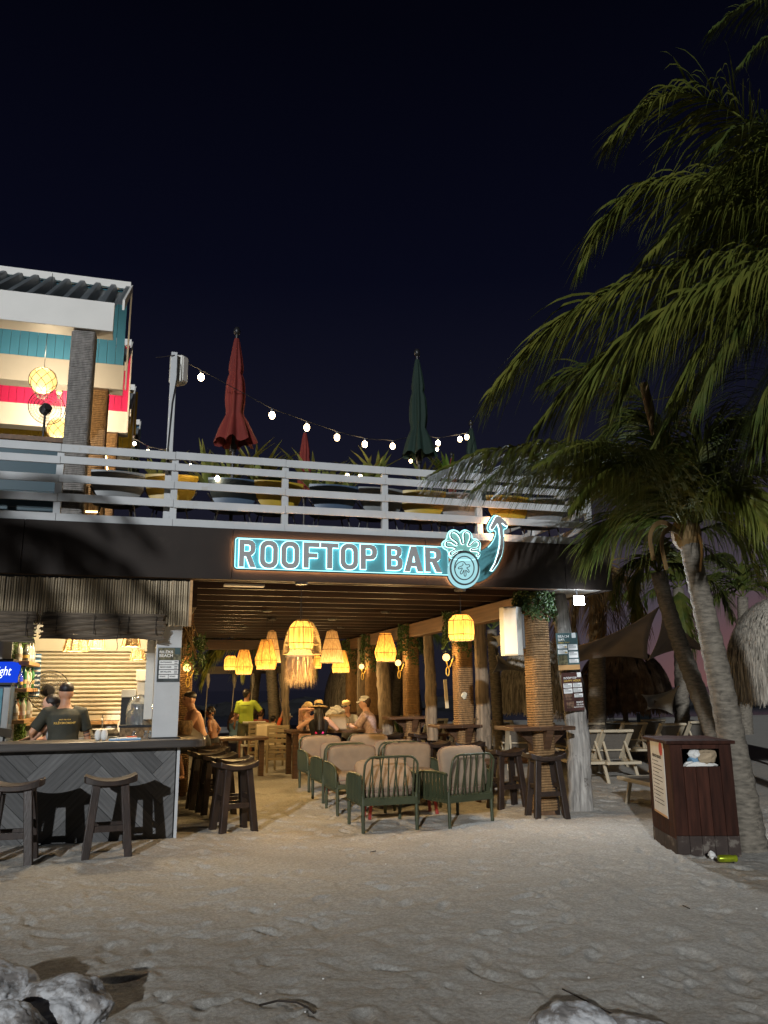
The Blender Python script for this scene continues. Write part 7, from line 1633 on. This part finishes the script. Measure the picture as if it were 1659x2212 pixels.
    for sg in (-1, 1): b.ball(hc + hx * sg * .080 * s - hz * .005 * s - hy_ * .005 * s, .028 * s, 8, 6, (.4, .75, 1.15), hm); b.ball(hc + hx * sg * .032 * s + hy_ * .080 * s + hz * .030 * s, .022 * s, 8, 6, (1.2, .7, .45), hm)
    b.ball(hc + hy_ * .093 * s - hz * .050 * s, .018 * s, 10, 6, (1.3, .55, .55), hm)
    o = part('body', b, M[skin], t); tex_remesh(o, .0105 * s ** .5, 3)
    e = MB()
    for sg in (-1, 1): e.ball(hc + hx * sg * .031 * s + hy_ * .091 * s + hz * .013 * s, .0125 * s, 8, 6, (1.2, .5, .55), hm); e.ball(hc + hx * sg * .032 * s + hy_ * .097 * s + hz * .036 * s, .018 * s, 8, 5, (1.2, .3, .25), hm)
    part('eyes', e, M[hair], t, smooth=180); part('lips', MB().ball(hc + hy_ * .103 * s - hz * .051 * s, .018 * s, 8, 6, (1.15, .3, .38), hm), M['label_red'] if female else M['coral_fabric'], t, smooth=180)
    if shirt:
        c = MB(); k = 1.0
        ell_loft(c, [(secs[0][0], .150 * s * g, .115 * s * g, F)] + [(q[0], q[1] * 1.07 + .008, q[2] * 1.08 + .009, F) for q in secs[1:7]] + [(secs[7][0] - sp * .008, secs[7][1] * 1.02, secs[7][2] * 1.05, F)], X)
        if sleeve > 0:
            for sh, el, wr, sg in arms:
                q = sh.lerp(el, min(1, sleeve * 1.5)); c.tube([nb + X * sg * shw * .5 - sp * .045 * s, sh, q], [.070 * s, .070 * s * g, .066 * s * g], 14)
        o = part('shirt', c, M[shirt], t); tex_remesh(o, .011 * s ** .5, 4)
    if shorts:
        c = MB(); ell_loft(c, [(P - sp * .12 * s, .14 * s * g, .12 * s * g, F), (P - sp * .03 * s, .168 * s * g, .128 * s * g, F), (P + sp * .07 * s, .156 * s * g, .118 * s * g, F)], X)
        for hp, kn, an in legs:
            q = hp.lerp(kn, min(1, leg_cover * 1.6)); c.tube([hp, hp.lerp(q, .5), q] + ([an] if leg_cover >= 1 else []), [.10 * s * g, .096 * s * g, .092 * s * g] + ([.055 * s] if leg_cover >= 1 else []), 14)
        o = part('shorts', c, M[shorts], t); tex_remesh(o, .011, 3)
    # hair
    hb = MB()
    if style == 'short': hb.ball(hc + hz * .040 * s - hy_ * .024 * s, .1 * s, 16, 10, (.91, 1.03, .98), hm); hb.ball(hc - hy_ * .055 * s - hz * .015 * s, .07 * s, 12, 8, (1.05, .72, 1.0), hm)
    if style == 'fade': hb.ball(hc + hz * .056 * s - hy_ * .014 * s, .1 * s, 16, 10, (.865, 1.03, .84), hm)
    if style == 'curly':
        rd = random.Random(3)
        for k in range(70):
            v = Vector((rd.uniform(-1, 1), rd.uniform(-1, .35), rd.uniform(-.25, 1))).normalized(); hb.ball(hc + hx * v.x * .092 * s + hy_ * v.y * .11 * s + hz * (v.z * .115 + .02) * s, .030 * s, 7, 5)
    if style in ('long', 'tied'):
        hb.ball(hc + hz * .035 * s - hy_ * .028 * s, .1 * s, 16, 10, (.93, 1.03, 1.0), hm); hb.ball(hc - hy_ * .05 * s - hz * .04 * s, .075 * s, 12, 8, (1.1, .75, 1.0), hm)
        if style == 'long': hb.tube([hc - hy_ * .06 * s + hz * .03 * s, hc - hy_ * .10 * s - hz * .10 * s, nb - F * .115 * s - sp * .10 * s, nb - F * .125 * s - sp * .26 * s, nb - F * .12 * s - sp * .36 * s], [.08 * s, .092 * s, .10 * s, .088 * s, .03 * s], 12, sx=1.35)
        else: hb.ball(hc - hy_ * .115 * s + hz * .0 * s, .045 * s, 10, 7)
    if hb.v: o = part('hair', hb, M[hair], t); tex_remesh(o, .009, 2)
    if hat:
        kind, m1, m2 = hat; c = MB(); top = hc + hz * .055 * s
        if kind == 'cap':
            c.lathe([(.103 * s, -.01 * s), (.105 * s, .02 * s), (.092 * s, .062 * s), (.05 * s, .088 * s), (.001, .094 * s)], c=top, n=18, sx=.86, sy=1.0, rot=hm); part('cap', c, M[m1], t, smooth=60)
            v = MB(); v.grid(lambda u, w_: top + hx * (u - .5) * .16 * s * (1 - .25 * w_) + hy_ * (.085 + .085 * w_ * (1 - (2 * u - 1) ** 2 * .35)) * s + hz * (.0 - .022 * w_ - .02 * (2 * u - 1) ** 2) * s, 8, 5); o = part('visor', v, M[m2], t, smooth=180); o.modifiers.new('thick', 'SOLIDIFY').thickness = .006
        else:
            c.lathe([(.095 * s, 0), (.098 * s, .03 * s), (.088 * s, .095 * s), (.06 * s, .115 * s), (.03 * s, .108 * s), (.001, .100 * s)], c=top, n=22, sx=.92, sy=1.05, rot=hm); part('hat_crown', c, M[m1], t, smooth=60)
            c = MB(); c.lathe([(.09 * s, .004), (.15 * s, -.004), (.195 * s, -.020), (.20 * s, -.026), (.15 * s, -.012), (.09 * s, -.004)], c=top, n=26, sx=.95, sy=1.08, rot=hm, cap=False); part('hat_brim', c, M[m1], t, smooth=60)
            c = MB(); c.lathe([(.0995 * s, .003), (.101 * s, .033 * s)], c=top, n=22, sx=.92, sy=1.05, rot=hm, cap=False); part('hat_band', c, M[m2], t)
    return t, dict(nb=nb, sp=sp, F=F, X=X, hc=hc, s=s, P=P, arms=arms, legs=legs)
def back_text(t, k, s_, m, z, w_, h_, dx=0.0, dy=.0):
    """lettering on the back of a shirt"""
    F, X, sp = k['F'], k['X'], k['sp']; o = part('lettering', text_mesh('lettering', s_, M[m], w_, h_, depth=.0015, bold=.015), None, t)
    c = k['P'] + sp * z - F * (.131 * k['s'] + .012 + dy) + X * (dx - w_ / 2); mt = Matrix((X, F, sp)).transposed().to_4x4(); mt.translation = c; o.matrix_local = mt
# the two bartenders
t, k = person('person behind the bar seen from the back in a dark olive T-shirt with yellow lettering', 1.74, None, R(8), .93, lean=R(9), yaw=R(18), pitch=R(8), handL=(-.30, .26, 1.0), handR=(.33, .16, .86), skin='skin_tan', shirt='olive_fabric', sleeve=.55, shorts='black_fabric', leg_cover=1, hair='hair_black', style='fade', girth=1.08, head_at=PB(142, 1506, .98))
back_text(t, k, 'READY FOR YOUR', 'print_gold', .33, .13, .014); back_text(t, k, 'RIL\u0116KSMOMENT', 'print_gold', .285, .24, .034)
for sh, el, wr, sg in k['arms'][1:]: 
    b = MB(); b.tube([el.lerp(wr, .02), el.lerp(wr, .06)], .0415 * k['s'], 12, cap=False); b.tube([sh.lerp(el, .88), sh.lerp(el, .93)], .0405 * k['s'], 12, cap=False); part('tattoo', b, M['planter'], t)
t, k = person('person with dark tied hair and grey top leaning left behind the bar', 1.62, None, R(80), .86, lean=R(16), yaw=R(5), pitch=R(20), handL=(-.10, .50, 1.02), handR=(.12, .46, 1.0), skin='skin_light', shirt='grey_fabric', sleeve=0, shorts='black_fabric', leg_cover=1, hair='hair_black', style='tied', female=True, head_at=PB(110, 1530, 1.12))
# guests at the side counter
t, k = person('shirtless person with short black hair leaning on the side counter', 1.76, None, R(98), .83, lean=R(20), yaw=R(8), pitch=R(4), handL=(-.02, .40, 1.10), handR=(-.03, .42, 1.13), footL=(-.14, .30, .34), footR=(.14, .30, .34), skin='skin_tan', shorts='black_fabric', leg_cover=.6, hair='hair_black', style='fade', girth=1.05, head_at=PB(409, 1512, 3.72))
t, k = person('curly haired child sitting bare backed on a bar stool beside the shirtless man', 1.22, None, R(70), .78, lean=R(10), yaw=R(12), pitch=R(-2), handL=(-.20, .12, .83), handR=(.24, .05, .80), footL=(-.08, .25, .36), footR=(.08, .25, .36), skin='skin_dark', shorts='black_fabric', leg_cover=.7, hair='hair_black', style='curly', head_at=PB(453, 1563, 4.6))
# standing waiter
t, k = person('person standing in a lime yellow T-shirt and khaki shorts holding a drink', 1.66, None, R(-16), .88, lean=R(2), yaw=R(-38), pitch=R(4), handL=(-.27, -.02, .80), handR=(.30, .24, 1.05), footL=(-.11, -.16, .06), footR=(.10, .12, .06), skin='skin_dark', shirt='lime_fabric', sleeve=.62, shorts='khaki_fabric', leg_cover=.6, hair='hair_black', style='short', girth=1.12, head_at=PB(533, 1509, 10.6))
back_text(t, k, 'BEACH CREW', 'ink', .37, .20, .020) if 0 else back_text(t, k, 'RIL\u0116KSMOMENT', 'ink', .36, .22, .022)
dr = k['arms'][1][2]; b = MB(); b.lathe([(.028, 0), (.04, .12), (.001, .12)], n=12); R_ = Matrix.Rotation(R(-16), 3, 'Z'); q = R_ @ (dr + Vector((0, .06, -.03))); solo('drink_cup', b, M['terracotta'], 'drink cup in the hand of the man in yellow', 'cup', loc=(t.location.x + q.x, t.location.y + q.y, q.z))
# the four at the dining table
t, k = person('person in a cap and peach top holding both hands to the mouth', 1.66, None, R(208), .60, lean=R(6), yaw=R(4), pitch=R(6), handL=(-.05, .20, 1.20), handR=(.05, .22, 1.22), footL=(-.1, .42, .05), footR=(.1, .42, .05), skin='skin_light', shirt='peach_fabric', sleeve=0, shorts='white_fabric', hair='hair_blond', style='long', hat=('cap', 'straw', 'black_fabric'), female=True, head_at=PB(665, 1528, 7.1))
t, k = person('person with straw hat and long dark hair in a black top with pink bow', 1.68, None, R(-6), .62, lean=R(7), yaw=R(-6), pitch=R(6), handL=(-.28, .34, .98), handR=(.28, .34, .92), footL=(-.1, .4, .05), footR=(.1, .4, .05), skin='skin_light', shirt='black_fabric', sleeve=0, shorts='black_fabric', hair='hair_black', style='long', hat=('brim', 'straw', 'black_fabric'), female=True, girth=1.05, head_at=PB(688, 1537, 5.5))
b = MB(); c = k['P'] + k['sp'] * .20 - k['F'] * .155
for sg in (-1, 1): b.ball(c + k['X'] * sg * .045, .035, 10, 6, (1.25, .45, .75), ry(sg * .4)); b.tube([c, c + k['X'] * sg * .03 - k['sp'] * .13], .010, 5, sx=1.4)
b.ball(c, .018, 8, 6); part('bow', b, M['pink_ribbon'], t, smooth=180)
t, k = person('person in a tan fronted cap and pale grey T-shirt behind the tote bag', 1.74, None, R(140), .60, lean=R(14), yaw=R(-4), pitch=R(4), handL=(-.20, .40, .90), handR=(.15, .42, .90), footL=(-.1, .4, .05), footR=(.1, .4, .05), skin='skin_light', shirt='grey_fabric', sleeve=.55, shorts='black_fabric', hair='hair_brown', style='short', hat=('cap', 'straw', 'black_fabric'), head_at=PB(748, 1533, 6.9))
t, k = person('person in a pink floral shirt and pale cap with sunglasses on it', 1.80, None, R(62), .66, lean=R(12), yaw=R(8), pitch=R(2), handL=(-.12, .45, .92), handR=(.16, .42, .92), footL=(-.1, .4, .05), footR=(.1, .4, .05), skin='skin_light', shirt='pink_shirt', sleeve=.6, shorts='khaki_fabric', hair='hair_brown', style='short', hat=('cap', 'white_fabric', 'white_fabric'), girth=1.1, head_at=PB(788, 1521, 6.0))
hc, s, = k['hc'], k['s']; b = MB(); hm_ = Matrix.Rotation(R(8), 3, 'Z')
for sg in (-1, 1): b.ball(hc + hm_ @ Vector((sg * .04, .085, .105)) * s, .025, 8, 5, (1.1, .4, .7)); b.tube([hc + hm_ @ Vector((sg * .075, .07, .108)) * s, hc + hm_ @ Vector((sg * .095, -.03, .10)) * s], .004, 5)
part('sunglasses', b, M['ink'], t)
# figures farther back on the beach
person('person with a blue bikini top sitting behind the man in yellow', 1.62, None, R(225), .40, lean=R(4), handL=(-.24, .28, .92), handR=(.20, .36, 1.02), footL=(-.1, .5, .05), footR=(.1, .5, .05), skin='skin_light', shirt='blue_fabric', sleeve=0, shorts='white_fabric', hair='hair_brown', style='long', female=True, head_at=PB(509, 1556, 12.0))
person('person in a coral shirt sitting with the back turned beside the palm trunk', 1.7, None, R(-25), .36, lean=R(8), footL=(-.1, .5, .05), footR=(.1, .5, .05), handL=(-.3, .25, .5), handR=(.3, .3, .55), skin='skin_tan', shirt='coral_fabric', sleeve=.6, shorts='black_fabric', hair='hair_brown', style='short', head_at=PB(563, 1556, 12.2))
person('dark haired child raising an arm in an orange sleeve', 1.3, None, R(-30), .38, lean=R(4), handL=(-.2, .2, .5), handR=(.26, .12, 1.18), footL=(-.08, .35, .05), footR=(.08, .35, .05), skin='skin_tan', shirt='orange_fabric', sleeve=.66, shorts='black_fabric', hair='hair_black', style='short', head_at=PB(590, 1566, 11.4))
person('person low behind the chairs wearing a white cap', 1.6, None, R(-80), .30, lean=R(10), footL=(-.1, .45, .05), footR=(.1, .45, .05), handL=(-.25, .3, .4), handR=(.25, .3, .4), skin='skin_tan', shirt='black_fabric', sleeve=.6, shorts='black_fabric', hair='hair_black', style='short', hat=('cap', 'white_fabric', 'white_fabric'), head_at=PB(620, 1570, 11.8))
